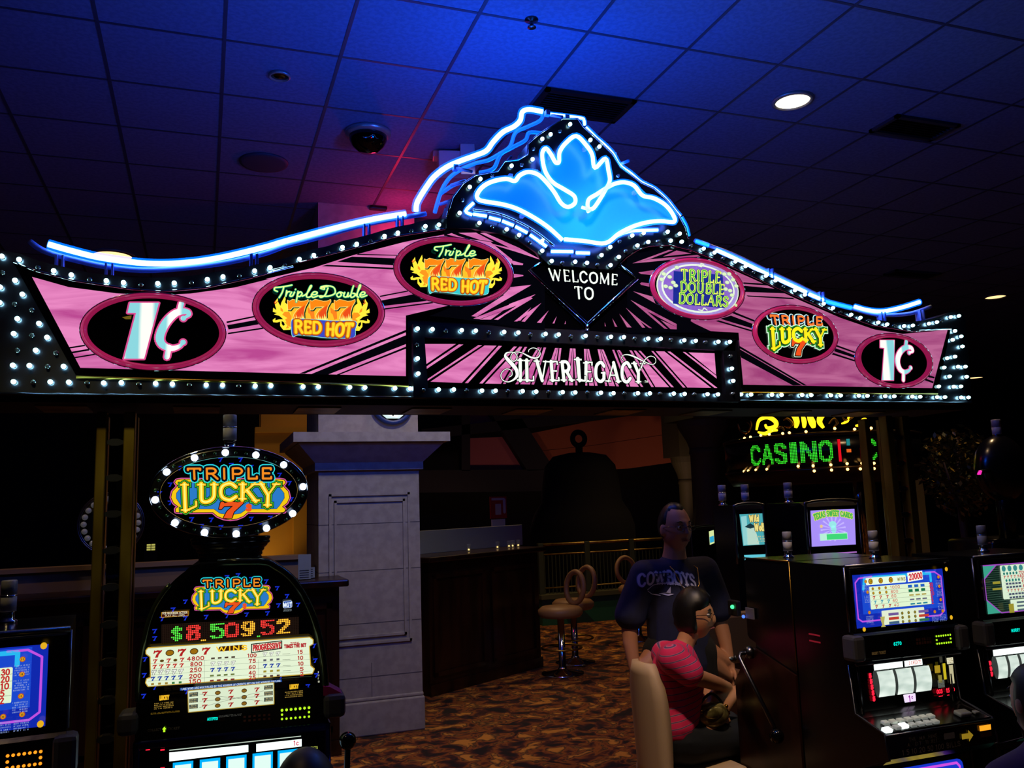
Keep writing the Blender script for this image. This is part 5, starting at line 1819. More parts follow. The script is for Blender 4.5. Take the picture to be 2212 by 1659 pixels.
# bill panel
I = Ink(-.135)
IV = '7a6e5c'
I.text('THIS MACHINE', ((-.17, .728), (-.03, .728), (-.03, .714), (-.17, .714)), [(0, mat('grey_lettering', '8a8070', .6))], .17)
I.text('ACCEPTS TICKETS', ((-.18, .710), (-.02, .710), (-.02, .697), (-.18, .697)), [(0, mat('grey_lettering'))], .17)
I.text('1 5 10 20 50 100 BILLS', ((-.21, .688), (.08, .688), (.08, .670), (-.21, .670)), [(0, mat('grey_lettering'))], .16)
I.b.use(mat('ticket_white', '8c8c84', .5)); I.rect(.0, .702, .055, .725, r=.004)
I.b.use(mat('yellow_arrow', '9a7412', .4, 0, (.25, .16, .01), 1))
I.poly([(.09, .712), (.125, .712), (.125, .724), (.15, .702), (.125, .68), (.125, .692), (.09, .692)])
I.b.use(mat('amber_slot', 'ff9a10', .3, 0, (1.2, .42, .02), 1))
I.rect(.185, .712, .245, .732)
I.b.use(mat('amber_dim', '6a3c08', .3)); I.rect(.185, .688, .245, .706)
I.build('bill_panel', R1, loc=(0, 0, .02))
# belly glass
I = Ink(-.0)
I.b.use(M_glassblk); I.b.box((-W1 + .03, -.006, .15), (W1 - .03, .0, .59))
I.y = -.006
I.rect(-.22, .17, .22, .575, '1836c8', r=.03); I.up()
I.stroke([(-.2, .2), (-.2, .545), (-.185, .56), (.185, .56), (.2, .545), (.2, .2)], .01, 'd050e0'); I.up()
I.text('TRIPLE DOUBLE', ((-.18, .53), (.18, .53), (.19, .44), (-.19, .44)), [(.07, '101040'), (0, 'ffe040')], .18, .6, .26, warp=lambda u, y: (u, y - .35 * (2 * u - 1) ** 2 * 1.0))
I.text('DOLLARS', ((-.14, .4), (.14, .4), (.14, .32), (-.14, .32)), [(.07, '101040'), (0, 'ffe040')], .18, .6, .26)
I.build('belly_glass', R1, loc=(0, 0, .02))
candle(R1, .1, .25, 1.392, name='candle_lamp')
# ---- left copy of the same machine
L1 = dup(R1, (-.33 - W1 + .0, 2.62, 0), R(4.8), label='slot machine cut off by the left edge, with blue and purple pay glass', cat='slot machine')
for ch in L1.children:
    if ch.name.startswith('player_panel'):
        L1_panel = ch
L1_panel.data = L1_panel.data.copy()
for i, m in enumerate(L1_panel.data.materials):
    if m is M_gled:
        L1_panel.data.materials[i] = M_oled

# ---- right neighbour: green and purple glass
R2 = empty('slot_machine', (2.457 + W1 + .70, 2.86, 0), 0, 'slot machine cut off by the right edge, with green and purple pay glass', 'slot machine')
body_slot(None, R2, W1)
deck(R2, W1)
I = Ink(.0)
x0, x1, z0, z1 = -W1 + .03, W1 - .03, 1.145, 1.355
sx = lambda u: x0 + (x1 - x0) * u
sz = lambda v: z0 + (z1 - z0) * v
I.b.use(M_dark); I.b.box((-W1 + .012, .0, 1.13), (W1 - .012, .02, 1.375))
I.rect(x0, z0, x1, z1, '10241c'); I.up()
for k in range(22):
    I.stroke([(x0, sz(.04 + k * .044)), (x1, sz(.04 + k * .044))], .001, '4a6a58')
I.up()
I.poly([(sx(0), sz(.99)), (sx(.16), sz(.99)), (sx(0), sz(.72))], '3aa088'); I.poly([(sx(0), sz(.3)), (sx(.16), sz(.02)), (sx(0), sz(.02))], '3aa088'); I.up()
I.stroke([(sx(.16), sz(.99)), (sx(0), sz(.72)), (sx(0), sz(.3)), (sx(.16), sz(.02)), (sx(.6), sz(.02))], .005, '9a48b8')
I.stroke([(sx(.0), sz(.99)), (sx(1), sz(.99))], .005, '9a48b8')
I.rect(sx(.2), sz(.28), sx(.98), sz(.97), 'd8ecd0', r=.006)
I.rect(sx(.28), sz(.03), sx(.8), sz(.26), 'd8ecd0', r=.004)
I.up()
for k in range(5):
    I.ell(sx(.24 + .07 * k), sz(.9), .012, .013, '3a8a88', 12)
for r in range(8):
    zz = sz(.8 - .068 * r)
    nm = ('7000', '4000', '2000', '1000', '400', '200', '100', '80')[r]
    I.text(nm, ((sx(.42), zz + .006), (sx(.42 + .028 * len(nm)), zz + .006), (sx(.42 + .028 * len(nm)), zz - .006), (sx(.42), zz - .006)), [(0, 'b83848')], .24)
    for k in range(5):
        if r in (1, 5):
            seven(I, sx(.235 + .038 * k), zz, .011, .011, ((0, 'b83030'),))
        elif r in (0, 2):
            I.ell(sx(.235 + .038 * k), zz, .006, .006, '287a70', 10)
        else:
            I.rect(sx(.22 + .038 * k), zz - .004, sx(.25 + .038 * k), zz + .004, '485068')
    I.stroke([(sx(.2), zz - .007), (sx(.98), zz - .007)], .0007, '8a9a88')
    I.rect(sx(.62), zz - .003, sx(.8), zz + .003, ('5a7a80', 'a09840')[r % 2])
for i in range(5):
    for j in range(3):
        I.ell(sx(.45 + .07 * i), sz(.065 + .075 * j), .006, .006, '305a50', 10)
    I.rect(sx(.3), sz(.05 + .075 * (i % 3)), sx(.39), sz(.085 + .075 * (i % 3)), '506070')
for q in ((.04, .62, .13, .67), (.03, .5, .14, .54), (.2, .02, .26, .2)):
    I.rect(sx(q[0]), sz(q[1]), sx(q[2]), sz(q[3]), '9a9030')
I.build('pay_glass', R2)
I = Ink(-.012)
I.text('HURRY', ((-.13, 1.078), (-.08, 1.078), (-.08, 1.066), (-.13, 1.066)), [(0, M_teal)], .2)
I.build('player_panel', R2)
I = Ink(.045)
I.b.use(M_glassblk); I.rect(-W1 + .03, .805, W1 - .03, .995); I.up()
I.b.use(M_band); I.rect(-.185, .962, .1, .988)
for zz in (.935, .912, .89, .845):
    I.text('10', ((-.22, zz + .007), (-.204, zz + .007), (-.204, zz - .007), (-.22, zz - .007)), [(0.1, M_red)], .3)
I.build('reel_glass', R2)
reels(R2, (-.155, -.085, -.015, .055), .868, .958, .055, .045)
I = Ink(-.006)
I.b.use(M_glassblk); I.b.box((-W1 + .03, -.006, .15), (W1 - .03, .0, .59))
I.rect(-.22, .17, .22, .575, '123028', r=.03)
I.build('belly_glass', R2)
candle(R2, .0, .2, 1.392)

# ---- machine played by the seated woman: back to back with the right machine, facing away
WM = empty('slot_machine', (2.457 + W1, 3.575, 0), R(180), 'black slot machine seen from its dark side, with a pull handle, played by the woman', 'slot machine')
prof = [(.0, 1.372), (.02, 1.392), (.34, 1.392), (.34, 0), (.0, 0), (-.0, .60), (-.1, .63), (-.115, .66), (-.115, .735), (-.1, .752), (.0, .785), (.035, .80), (.05, 1.0), (.0, 1.015), (-.012, 1.03), (-.012, 1.115), (.0, 1.13)]
one('cabinet', M_dark, lambda b: b.prismx(prof, -W1 + .012, W1 - .012), WM)
for s_ in (-1, 1):
    one('side_cheek', M_wood, lambda b: b.prismx([(-.125, 0), (.34, 0), (.34, .9), (.04, .98), (-.02, .93), (-.125, .80)], *sorted((s_ * (W1 - .011), s_ * W1))), WM)
one('edge_trim', M_gold, lambda b: (b.tube([(W1 - .008, .345, 1.39), (W1 - .008, .345, .92)], .0035, 6), b.tube([(W1 - .01, .0, 1.392), (W1 - .01, .34, 1.392)], .004, 6)), WM, True)
one('pay_glass', print_mat('3048a0', .6), lambda b: b.box((-.23, -.014, 1.15), (.23, -.0, 1.36)), WM)
one('reel_glass', print_mat('c8e0d8', .7), lambda b: b.box((-.2, .0, .82), (.2, .03, .99)), WM)
deck(WM, W1)
candle(WM, .13, .17, 1.392)


def on_side(px, py, off=0):
    """point of the plane x = const that carries the machines' left sides"""
    d = ray(px, py)
    t = (2.457 - off) / d.x
    return (2.457 - off, d.y * t, EYE.z + d.z * t)


def loc(p):
    return (2.457 + W1 - p[0], 3.575 - p[1], p[2])


a3, k3 = on_side(1594, 1412, .07), on_side(1678, 1590, .07)
hr = empty('pull_handle', (0, 0, 0), parent=WM)
b = MB().use(M_steel, True)
b.tube([loc((2.457, a3[1], a3[2])), loc((2.40, a3[1], a3[2])), loc((2.387, a3[1] - .01, a3[2] - .015)), loc((2.387, k3[1] + .01, k3[2] + .03))], .010, 8)
b.lathe([(.03, 0), (.03, .015), (.018, .03)], loc((2.457, a3[1], a3[2])), 16, 'x')
b.build('lever', hr)
b = MB().use(mat('black_knob', '060608', .08), True)
b.ball(loc(k3), .032, 20, 14)
b.build('knob', hr)
g3 = on_side(1582, 1311, .01)
I2 = MB().use(mat('green_lamp', '00ff60', .3, 0, (.1, 1.6, .5), 1), True)
I2.ball(loc(g3), .010, 10, 8)
I2.use(mat('blue_lamp', '2040ff', .3, 0, (.1, .3, 1.6), 1), True)
I2.ball(loc(on_side(1606, 1332, .012)), .008, 10, 8)
I2.use(M_matte, False)
g4 = loc(g3)
I2.box((g4[0] - .03, g4[1] - .05, g4[2] - .045), (g4[0] - .005, g4[1] + .03, g4[2] + .03), .006)
I2.use(mat('pale_label', '6a6a78', .5))
q = loc(on_side(1620, 1325, .0))
I2.box((q[0] - .004, q[1] - .03, q[2] - .025), (q[0] + .004, q[1] + .03, q[2] + .025))
I2.build('service_light', WM)
# glowing red strips painted in for reflections on the right machine's dark side
one('side_reflection', mat('red_reflection', 'a02030', .3, 0, (.10, .005, .01), 1), lambda b: (b.box((-W1 - .002, .2, 1.09), (-W1, .27, 1.096)), b.box((-W1 - .002, .2, 1.062), (-W1, .27, 1.068))), R1)

# ================================================================ big left machine
FM = Fr(.118, 2.95, R(-3.5))
ML = empty('slot_machine', tuple(FM.o), FM.yaw, 'large arched black slot machine with lucky seven glass, jackpot display and oval topper', 'slot machine')
c2 = cr(260, 1220, 3.78)
m = lambda px, py, dy=0: FM.p(px, py, dy)
arch = [(296, 1515), (300, 1440), (310, 1390), (322, 1340), (340, 1300), (368, 1262), (400, 1234), (430, 1219), (560, 1213), (595, 1224), (628, 1248), (655, 1285), (676, 1330), (690, 1380), (700, 1440), (704, 1500)]
AP = [m(*q) for q in spline(arch, 3)]
hd = MB().use(M_dark)
hd.prism(AP, 0, .42)
wl, wr = AP[0][0], AP[-1][0]
hd.build('arch_head', ML)
t = MB().use(mat('olive_glaze_trim', '3a4434', .18, .7), True)
t.tube([(x, .0, z) for x, z in AP[22:]], .012, 8)
t.tube([(x, .0, z) for x, z in AP[:16]], .008, 8)
t.build('arch_trim', ML)
zst = m(500, 1505)[1]
one('cabinet', M_dark, lambda b: b.prismx([(-.02, zst + .01), (.42, zst + .01), (.42, 0), (-.02, 0), (-.02, .6), (-.14, .66), (-.14, .74), (.0, .78), (.02, 1.0), (-.03, 1.0)], wl - .0, wr + .0), ML)
I = Ink(.0)
g = lambda x, y: m(*c2(x, y))
I.b.use(M_glassblk)
inner = [(x * .0 + q[0], q[1]) for q in []]
cxm = (wl + wr) / 2
I.poly([(cxm + (x - cxm) * .93, (z - 1.1) * .955 + 1.1) for x, z in AP]); I.up()
small_sevens(I, [g(*q) for q in [(530, 300), (430, 365), (340, 440), (530, 435), (700, 425), (1030, 405), (1200, 395), (1280, 190), (1360, 255), (1290, 330), (1450, 325), (870, 100), (960, 85), (1190, 135), (280, 540), (200, 770), (195, 900), (190, 1070), (280, 600), (1580, 660), (1590, 780), (280, 1000), (270, 1140), (540, 1035), (460, 1140), (1310, 910), (1300, 1055), (1530, 990), (1600, 900), (870, 415), (1070, 115), (620, 210)]], .012, '1830c8')
I.up()
# the head logo: oval artwork pixels remapped
def hl(px, py):
    u = (px - 369.6) / (627 - 369.6)
    v = (py - 1008) / (1126 - 1008)
    return m(415 + u * 174, 1250 + v * 80 - u * 3.5)
lucky_logo(I, hl)
I.rect(*(g(340, 425) + g(562, 368)), 'c08a20'); I.up()
I.rect(*(g(345, 420) + g(557, 373)), '401008'); I.up()
I.text('FOR MAXIMUM ACTION', (g(350, 380), g(552, 372), g(552, 390), g(350, 398)), [(0, 'd8d0b0')], .16)
I.text('PLAY ALL LINES', (g(372, 402), g(530, 395), g(530, 410), g(372, 416)), [(0, 'd8d0b0')], .16)
x, z = g(1363, 316)
I.rect(x - .0145, z - .0115, x + .0145, z + .0115, 'c8d8f0', r=.005); I.up()
I.rect(x - .013, z - .010, x + .013, z + .010, '1c48a0', r=.004); I.up()
I.text('MGT', (g(1328, 305), g(1398, 300), g(1398, 332), g(1328, 336)), [(0, 'e8f4ff')], .22)
tiny(I, *g(1330, 375), *g(1398, 352), 3, '9aa8b0', 8)
# jackpot display
I.b.use(mat('display_black', '140c0a', .3, 0, (.012, .006, .004), 1))
A_, B_, C_, D_ = g(345, 478), g(1455, 415), g(1455, 560), g(345, 630)
I.poly([A_, B_, C_, D_]); I.up()
x0, z0 = D_; x1, z1 = B_
z0 = (D_[1] + C_[1]) / 2; z1 = (A_[1] + B_[1]) / 2
GR, RD, YE = mat('led_green', '000000', .4, 0, (.12, 1.1, .08), 1), mat('led_red', '000000', .4, 0, (1.5, .06, .05), 1), mat('led_yellow', '000000', .4, 0, (1.7, .72, .05), 1)
cols = 76
sh = lambda px: int((px - 345) / 1110 * cols)
I.b.use(mat('led_off', '3a2420', .4))
cw, chh = (x1 - x0) / cols, (z1 - z0) / 11
for i in range(cols):
    for j in range(11):
        xx, zz = x0 + (i + .5) * cw, z0 + (j + .5) * chh
        I.rect(xx - .0011, zz - .0014, xx + .0011, zz + .0014)
I.up()
L_ = [('$', GR, 425, 6), ('8', RD, 535, 8), (',', YE, 665, 3), ('5', GR, 727, 8), ('0', RD, 855, 8), ('9', YE, 985, 8), ('.', GR, 1112, 2), ('5', RD, 1148, 8), ('2', YE, 1275, 8)]
rasters(I, [(c_, k_, sh(p), w_, (0 if c_ in ',.' else 1), (3 if c_ in ',.' else 10)) for c_, k_, p, w_ in L_], x0, z0, x1, z1, 11, cols, .105, .43)
I.up()
# paytable
PT = [g(*q) for q in [(240, 668), (1540, 582), (1565, 600), (1565, 630), (1535, 650), (1545, 810), (1575, 835), (1560, 870), (240, 972), (222, 945), (230, 915), (262, 905), (258, 735), (225, 710), (225, 685)]]
I.stroke(PT + [PT[0]], .006, 'c09a30'); I.up()
I.poly(PT, 'e4f2d2'); I.up()
def tq(x0, y0, x1, y1, sl=-.062):
    return (g(x0, y0), g(x1, y0 + sl * (x1 - x0)), g(x1, y1 + sl * (x1 - x0)), g(x0, y1))
for k in range(3):
    X_, Z_ = g(315 + 195 * k, 712 - 12 * k); seven(I, X_, Z_, .022, .024, ((0, 'b02020'),))
for k in range(2):
    X_, Z_ = g(415 + 195 * k, 702 - 12 * k)
    I.ell(X_, Z_, .0125, .0095, '2a1408', 14); I.up(); I.ell(X_, Z_, .0105, .007, '9a6a10', 14); I.up(-1)
I.up()
X_, Z_ = g(910, 664)
I.rect(X_ - .038, Z_ - .0075, X_ + .038, Z_ + .0075, '3a1c08', r=.006); I.up()
I.text('WINS', tq(785, 656, 1040, 692), [(.0, 'ffc828')], .26)
Pp = [g(1072, 632), g(1315, 605), g(1315, 665), g(1072, 700)]
I.stroke(Pp + [Pp[0]], .003, '102018')
I.text('PROGRESSIVE', tq(1082, 642, 1308, 685, -.11), [(0, 'c02830')], .22)
I.text('TOTAL', tq(1385, 618, 1460, 634), [(0, 'b02028')], .26)
I.text('TIMES THE BET', tq(1335, 636, 1510, 662), [(0, 'b02028')], .26)
c1 = ('4800', '800', '250', '200', '150')
cc = ('c02828', 'c02828', 'e8e8e0', '1a3aa0', 'b09048')
for r in range(5):
    y = 760 + 37.5 * r
    I.text(c1[r], tq(555 + (4 - len(c1[r])) * 28, y - 26, 692 - (4 - len(c1[r])) * 14, y + 2, -.06), [(0, 'b02828')], .26)
    I.stroke([g(262, y + 26), g(1545, y + 26 - 78)], .0006, '506050')
    for k in range(5):
        X_, Z_ = g(300 + 54 * k, y + 6 - 3.3 * k)
        if r == 0 and k in (1, 3):
            I.ell(X_, Z_, .006, .004, '5a4010', 10)
        elif r == 2:
            seven(I, X_, Z_, .0125, .0125, ((.0012, '606060'), (0, 'f0f4e8')))
        elif r == 4:
            I.rect(X_ - .004, Z_ - .003, X_ + .004, Z_ + .003, ('a08030', '3a7a40')[k > 2])
        else:
            seven(I, X_, Z_, .0125, .0125, ((0, cc[r]),))
    y = 733 + 37 * r
    nm = ('100', '75', '60', '40', '25')[r]
    I.text(nm, tq(1040 + (3 - len(nm)) * 12, y - 26, 1112 - (3 - len(nm)) * 6, y + 0, -.05), [(0, 'b02828')], .26)
    for k in range(4):
        X_, Z_ = g(765 + 54 * k, y + 8 - 3.3 * k)
        if r == 1:
            seven(I, X_, Z_, .0115, .0115, ((.001, '707070'), (0, 'f0f4e8')))
        elif r == 2:
            seven(I, X_, Z_, .0125, .0125, ((0, '1a3aa0'),))
        else:
            I.rect(X_ - .006, Z_ - .0025, X_ + .005, Z_ + .0025, ('4a3a30', 'x', 'x', '6a7a40', '803028')[r])
    nm = ('15', '10', '10', '5', '2')[r]
    y = 704 + 37 * r
    I.text(nm, tq(1440 + (2 - len(nm)) * 12, y - 26, 1482, y + 0, -.05), [(0, 'b02828')], .26)
    for k in range(3):
        X_, Z_ = g(1180 + 52 * k, y + 4 - 3.3 * k)
        if r == 0:
            seven(I, X_, Z_, .0115, .0115, ((.001, '707070'), (0, 'f0f4e8')))
        elif r == 2:
            seven(I, X_, Z_, .0125, .0125, ((0, '1a3aa0'),))
        else:
            I.rect(X_ - .005, Z_ - .003, X_ + .004, Z_ + .003, ('x', '606068', 'x', 'a09030', '5a4038')[r])
    if r < 4:
        I.stroke([g(1320, y), g(1380, y - 3)], .001, '303030')
for xx in (706, 1128):
    I.stroke([g(xx, 725), g(xx, 905)], .0006, '506050')
I.up()
Pp = [g(515, 945), g(1310, 880), g(1312, 898), g(515, 965)]
I.poly(Pp, '28509a'); I.up()
I.text('LINE WINS ARE MULTIPLIED BY THE NUMBER OF CREDITS BET ON THE WINNING PAYLINE', (g(528, 946), g(1300, 884), g(1300, 896), g(528, 961)), [(0, 'd8e8f0')], .16)
PB = [g(580, 968), g(1245, 905), g(1247, 1068), g(585, 1130)]
I.stroke(PB + [PB[0]], .005, 'a88a30'); I.up()
I.poly(PB, 'dcebcc'); I.up()
for j in range(3):
    for k in range(3):
        X_, Z_ = g(710 + 203 * k, 988 + 48 * j - 17 * k); seven(I, X_, Z_, .0125, .0145, ((0, 'a82020'),))
        if k < 2:
            X_, Z_ = g(811 + 206 * k, 980 + 48 * j - 17 * k); I.ell(X_, Z_, .0082, .0062, '3a2408', 12); I.up(); I.ell(X_, Z_, .0065, .004, '8a6420', 12); I.up(-1)
    for xx, yy in ((590, 972), (1172, 918)):
        q0, q1 = g(xx, yy + 45 * j + 38), g(xx + 68, yy + 45 * j)
        I.rect(q0[0], q0[1], q1[0], q1[1], '485048')
        I.up(); tiny(I, q0[0] + .002, q0[1], q1[0] - .002, q1[1], 2, 'c8b880', j); I.up(-1)
for a_, b_ in (((670, 985), (1170, 1040)), ((670, 1090), (1170, 960)), ((670, 1040), (1170, 1000))):
    I.stroke([g(*a_), g(*b_)], .0007, '404040')
for xx, yy in ((398, 1010), (1405, 925)):
    X_, Z_ = g(xx, yy)
    I.ell(X_, Z_, .013, .008, '6a4810', 14); I.up()
    I.text('LUCKY', ((X_ - .013, Z_ + .006), (X_ + .013, Z_ + .006), (X_ + .013, Z_ - .006), (X_ - .013, Z_ - .006)), [(.08, '201008'), (0, 'e8b428')], .24)
    tiny(I, X_ - .027, Z_ - .032, X_ + .027, Z_ - .012, 4, 'a8883c', int(xx))
q0, q1 = g(295, 1140), g(520, 1105)
tiny(I, *q0, *q1, 2, '8a6a1c', 3)
tiny(I, *g(820, 1165), *g(1000, 1130), 2, '50504a', 4)
tiny(I, *g(1590, 900), *g(1610, 800), 4, 'b8b8a0', 9)
I.build('game_glass', ML)
# player strip
I = Ink(-.03)
I.text('ACCEPTED', tuple(m(*c2(*q), -.03) for q in [(710, 1250), (795, 1245), (795, 1265), (710, 1271)]), [(0, M_teal)], .2)
I.b.use(mat('vfd_glass', '1a1210', .2)); I.up(-1)
I.poly([m(*c2(*q), -.03) for q in [(650, 1258), (855, 1245), (858, 1275), (650, 1290)]]); I.up(2)
I.b.use(mat('keypad_brown'))
for i in range(6):
    for j in range(2):
        x, z = m(*c2(1015 + i * 40, 1240 - i * 3.5 + j * 32), -.03)
        I.rect(x - .0036, z - .0032, x + .0036, z + .0032)
card_leds(I, lambda x, y: m(*c2(x, y), -.03), 0, 1320, 1187, 1540, 1165, M_gled)
I.b.use(M_gled)
for i in range(7):
    for j, yy in enumerate((1187, 1222, 1258)):
        if j == 1 and 0 < i < 6:
            continue
        x, z = m(*c2(1320 + i * 36.6, yy - i * 3.4), -.03)
        I.ell(x, z, .0036, .0036, n=10)
I.b.use(mat('card_slot')); I.poly([m(*c2(*q), -.03) for q in [(1340, 1212), (1520, 1195), (1522, 1222), (1342, 1240)]])
I.text('COLLECT', tuple(m(*c2(*q), -.03) for q in [(225, 1342), (335, 1332), (335, 1350), (225, 1360)]), [(0, mat('grey_lettering'))], .2)
I.text('TICKET', tuple(m(*c2(*q), -.03) for q in [(390, 1328), (485, 1320), (485, 1338), (390, 1346)]), [(0, mat('grey_lettering'))], .2)
x, z = m(*c2(360, 1340), -.03)
I.b.use(M_gled); I.poly([(x - .006, z), (x, z + .008), (x + .006, z), (x + .003, z), (x + .003, z - .008), (x - .003, z - .008), (x - .003, z)])
I.build('player_panel', ML)
for px0, px1, top in ((252, 299, 0), (699, 746, 1)):
    xa, za = m(px0, 1592 if not top else 1552, -.03)
    xb, zb2 = m(px1, 1538 if not top else 1496, -.03)
    o = one('speaker_cheek', M_grey, lambda b: b.box((xa, -.05, za), (xb, .06, zb2), .016), ML)
    if top:
        one('cheek_cap', mat('magenta_cap', 'b01c68', .4), lambda b: b.prism([(xa, zb2 - .004), (xb - .01, zb2 - .012), (xb - .01, zb2 - .002), (xa + .02, zb2 + .022), (xa, zb2 + .024)], -.03, .06), o)
# reel window
q = [m(*c2(*p_), -.04) for p_ in [(100, 1440), (1720, 1300)]]
zr1 = (q[0][1] + q[1][1]) / 2
xa, xb = q[0][0], q[1][0]
M_blue_ch = mat('blue_chrome', '5a68b8', .12, 1)
one('reel_frame', M_blue_ch, lambda b: (b.box((xa, -.04, zr1 - .025), (xb, .02, zr1), .006), b.box((xa, -.04, .74), (xa + .022, .02, zr1), .006), b.box((xb - .022, -.04, .74), (xb, .02, zr1), .006), b.box((xa, -.04, .74), (xb, .02, .76), .006)), ML)
I = Ink(-.022)
I.b.use(M_glassblk); I.rect(xa + .02, .76, xb - .02, zr1 - .024); I.up()
I.b.use(M_band)
I.poly([m(*c2(*p_), -.023) for p_ in [(400, 1532), (1045, 1470), (1045, 1528), (400, 1605)]])
I.poly([m(*c2(*p_), -.023) for p_ in [(1110, 1462), (1480, 1422), (1480, 1482), (1110, 1527)]])
I.b.use(mat('thin_lit_line', 'ffffff', .4, 0, (.5, .6, .5), 1))
I.poly([m(*c2(*p_), -.023) for p_ in [(400, 1510), (1475, 1395), (1475, 1402), (400, 1518)]])
I.b.use(mat('blue_reel_glow', '1060ff', .4, 0, (.0, .45, 1.0), 1))
for p_ in (435, 655, 870, 1085, 1290):
    a_ = m(*c2(p_, 1615 - (p_ - 435) * .115), -.023); b_ = m(*c2(p_ + 155, 1600 - (p_ - 435) * .115), -.023)
    I.rect(a_[0] - .002, .8, b_[0] + .002, (a_[1] + b_[1]) / 2)
I.up()
for p_ in (435, 655, 870, 1085, 1290):
    a_ = m(*c2(p_ + 12, 1630 - (p_ - 435) * .115), -.024); b_ = m(*c2(p_ + 143, 1615 - (p_ - 435) * .115), -.024)
    I.b.use(mat('white_reel', 'ffffff', .4, 0, (.75, 1.0, .9), 1))
    I.rect(a_[0], .8, b_[0], (a_[1] + b_[1]) / 2 - .003)
for (p_, y_) in ((225, 1508), (345, 1510), (345, 1658)):
    x, z = m(*c2(p_, y_), -.023); I.b.use(M_red); I.rect(x - .006, z - .002, x + .006, z + .002)
I.text('1c CREDITS', tuple(m(*c2(*p_), -.024) for p_ in [(1475, 1495), (1612, 1480), (1612, 1500), (1475, 1517)]), [(0, 'a8b050')], .16)
x, z = m(*c2(1435, 1453), -.024)
I.text('1c', ((x - .008, z + .007), (x + .008, z + .007), (x + .008, z - .007), (x - .008, z - .007)), [(0, 'c83050')], .2)
I.build('reel_glass', ML)
# pull handle of the big machine
kx, kz = FM.p(751, 1600, -.12)
hr = empty('pull_handle', (0, 0, 0), parent=ML)
b = MB().use(M_steel, True)
b.tube([(wr, .05, .62), (kx - .02, .05, .62), (kx, .0, .66), (kx, -.12, kz - .02)], .010, 8)
b.build('lever', hr)
b = MB().use(mat('black_knob'), True)
b.ball((kx, -.12, kz), .027, 20, 14)
b.build('knob', hr)
# neck under the topper
def px2(px, py): return m(px, py, .15)
n0, n1 = px2(420, 1218), px2(573, 1213)
cxn = (n0[0] + n1[0]) / 2
zb_, zt_ = 1.5, px2(500, 1160)[1]
w0 = (n1[0] - n0[0]) / 2
nk = MB().use(M_dark, True)
pr = []
for k in range(33):
    t_ = k / 32
    wv_ = w0 * (1.05 - .18 * math.sin(PI * min(1, t_ * 1.3)) ** .8 + .1 * t_)
    pr.append((wv_ * (1 - .03 * (k % 4 == 0)), zb_ + (zt_ - zb_) * t_))
nk.lathe(pr, (cxn, .18, 0), 40, 'z', 1, .55)
nk.build('neck', ML)
# oval topper
TP = empty('oval_topper', (0, 0, 0), parent=ML)
L0, R0 = m(322, 1075, .08), m(664, 1066, .08)
T0, B0 = m(494, 966, .08), m(497, 1160, .08)
cxo, czo = (L0[0] + R0[0]) / 2, (T0[1] + B0[1]) / 2
ra, rb_ = (R0[0] - L0[0]) / 2, (T0[1] - B0[1]) / 2
b = MB().use(M_dark, True)
n = 64
def ovring(b, prof):
    vs = [(cxo + (ra + e) * math.cos(2 * PI * k / n), y, czo + (rb_ + e) * math.sin(2 * PI * k / n)) for e, y in prof for k in range(n)]
    b.add(vs, [(i * n + k, i * n + (k + 1) % n, (i + 1) * n + (k + 1) % n, (i + 1) * n + k) for i in range(len(prof) - 1) for k in range(n)])
ovring(b, [(-.03, .06), (-.028, .085), (-.012, .07), (.0, .09), (.004, .14), (.0, .22), (-.03, .25)])
ovring(b, [(-.03, .25), (-ra + .0001, .25)])
b.build('housing', TP)
b = MB().use(M_chrome, True)
ovring(b, [(-.034, .082), (-.031, .076), (-.028, .082)])
ovring(b, [(-.002, .088), (.001, .082), (.004, .09)])
b.build('chrome_rim', TP)
I = Ink(.084)
I.b.use(M_glassblk); I.ell(cxo, czo, ra - .03, rb_ - .03, n=64); I.up()
oc = cr(300, 880, 4.74)
o7 = [(835, 535), (1040, 535), (740, 600), (945, 590), (1150, 610), (1440, 690), (1540, 775), (1560, 940), (320, 790), (210, 880), (320, 975), (540, 1145), (740, 1150), (1150, 1140), (1345, 1130), (840, 1225), (1040, 1225), (640, 1215), (1235, 1205), (420, 620)]
small_sevens(I, [m(*oc(*q), .084) for q in o7], .013, '1228c0'); I.up()
lucky_logo(I, lambda px, py: m(px, py, .08))
I.build('topper_glass', TP)
LB = [(570, 517), (885, 463), (1198, 488), (1483, 588), (1680, 812), (1575, 1087), (1307, 1237), (996, 1295), (673, 1281), (370, 1182), (167, 947), (285, 662)]
p0 = None
for q in LB:
    x, z = m(*oc(*q), .07)
    if p0 is None:
        bb = MB().use(mat('white_globe_bulb', 'ffffff', .3, 0, (2.2, 2.8, 4.0), 1.6), True)
        bb.ball((0, 0, 0), .0115, 14, 10)
        p0 = bb.build('light_bulb', TP); o = p0
    else:
        o = p0.copy(); COL.objects.link(o)
    o.location = (x, .068, z)
p0 = None
LBo = sorted(LB, key=lambda q: math.atan2(q[1] - 880, (q[0] - 920) * .6))
for a_, b_ in zip(LBo, LBo[1:] + LBo[:1]):
    for t_ in (.34, .67):
        q = (a_[0] + (b_[0] - a_[0]) * t_, a_[1] + (b_[1] - a_[1]) * t_)
        dx, dy_ = q[0] - 922, q[1] - 880
        k_ = 1 / math.sqrt((dx / 757) ** 2 + (dy_ / 418) ** 2)
        x, z = m(*oc(922 + dx * k_, 880 + dy_ * k_), .075)
        if p0 is None:
            bb = MB().use(mat('dark_green_cap', '104018', .3), True)
            bb.ball((0, 0, 0), .006, 10, 8)
            p0 = bb.build('unlit_bulb', TP); o = p0
        else:
            o = p0.copy(); COL.objects.link(o)
        o.location = (x, .074, z)
cx_, cz_ = m(496, 966, .15)
candle(ML, cx_, .15, cz_ - .01, .023, .085)

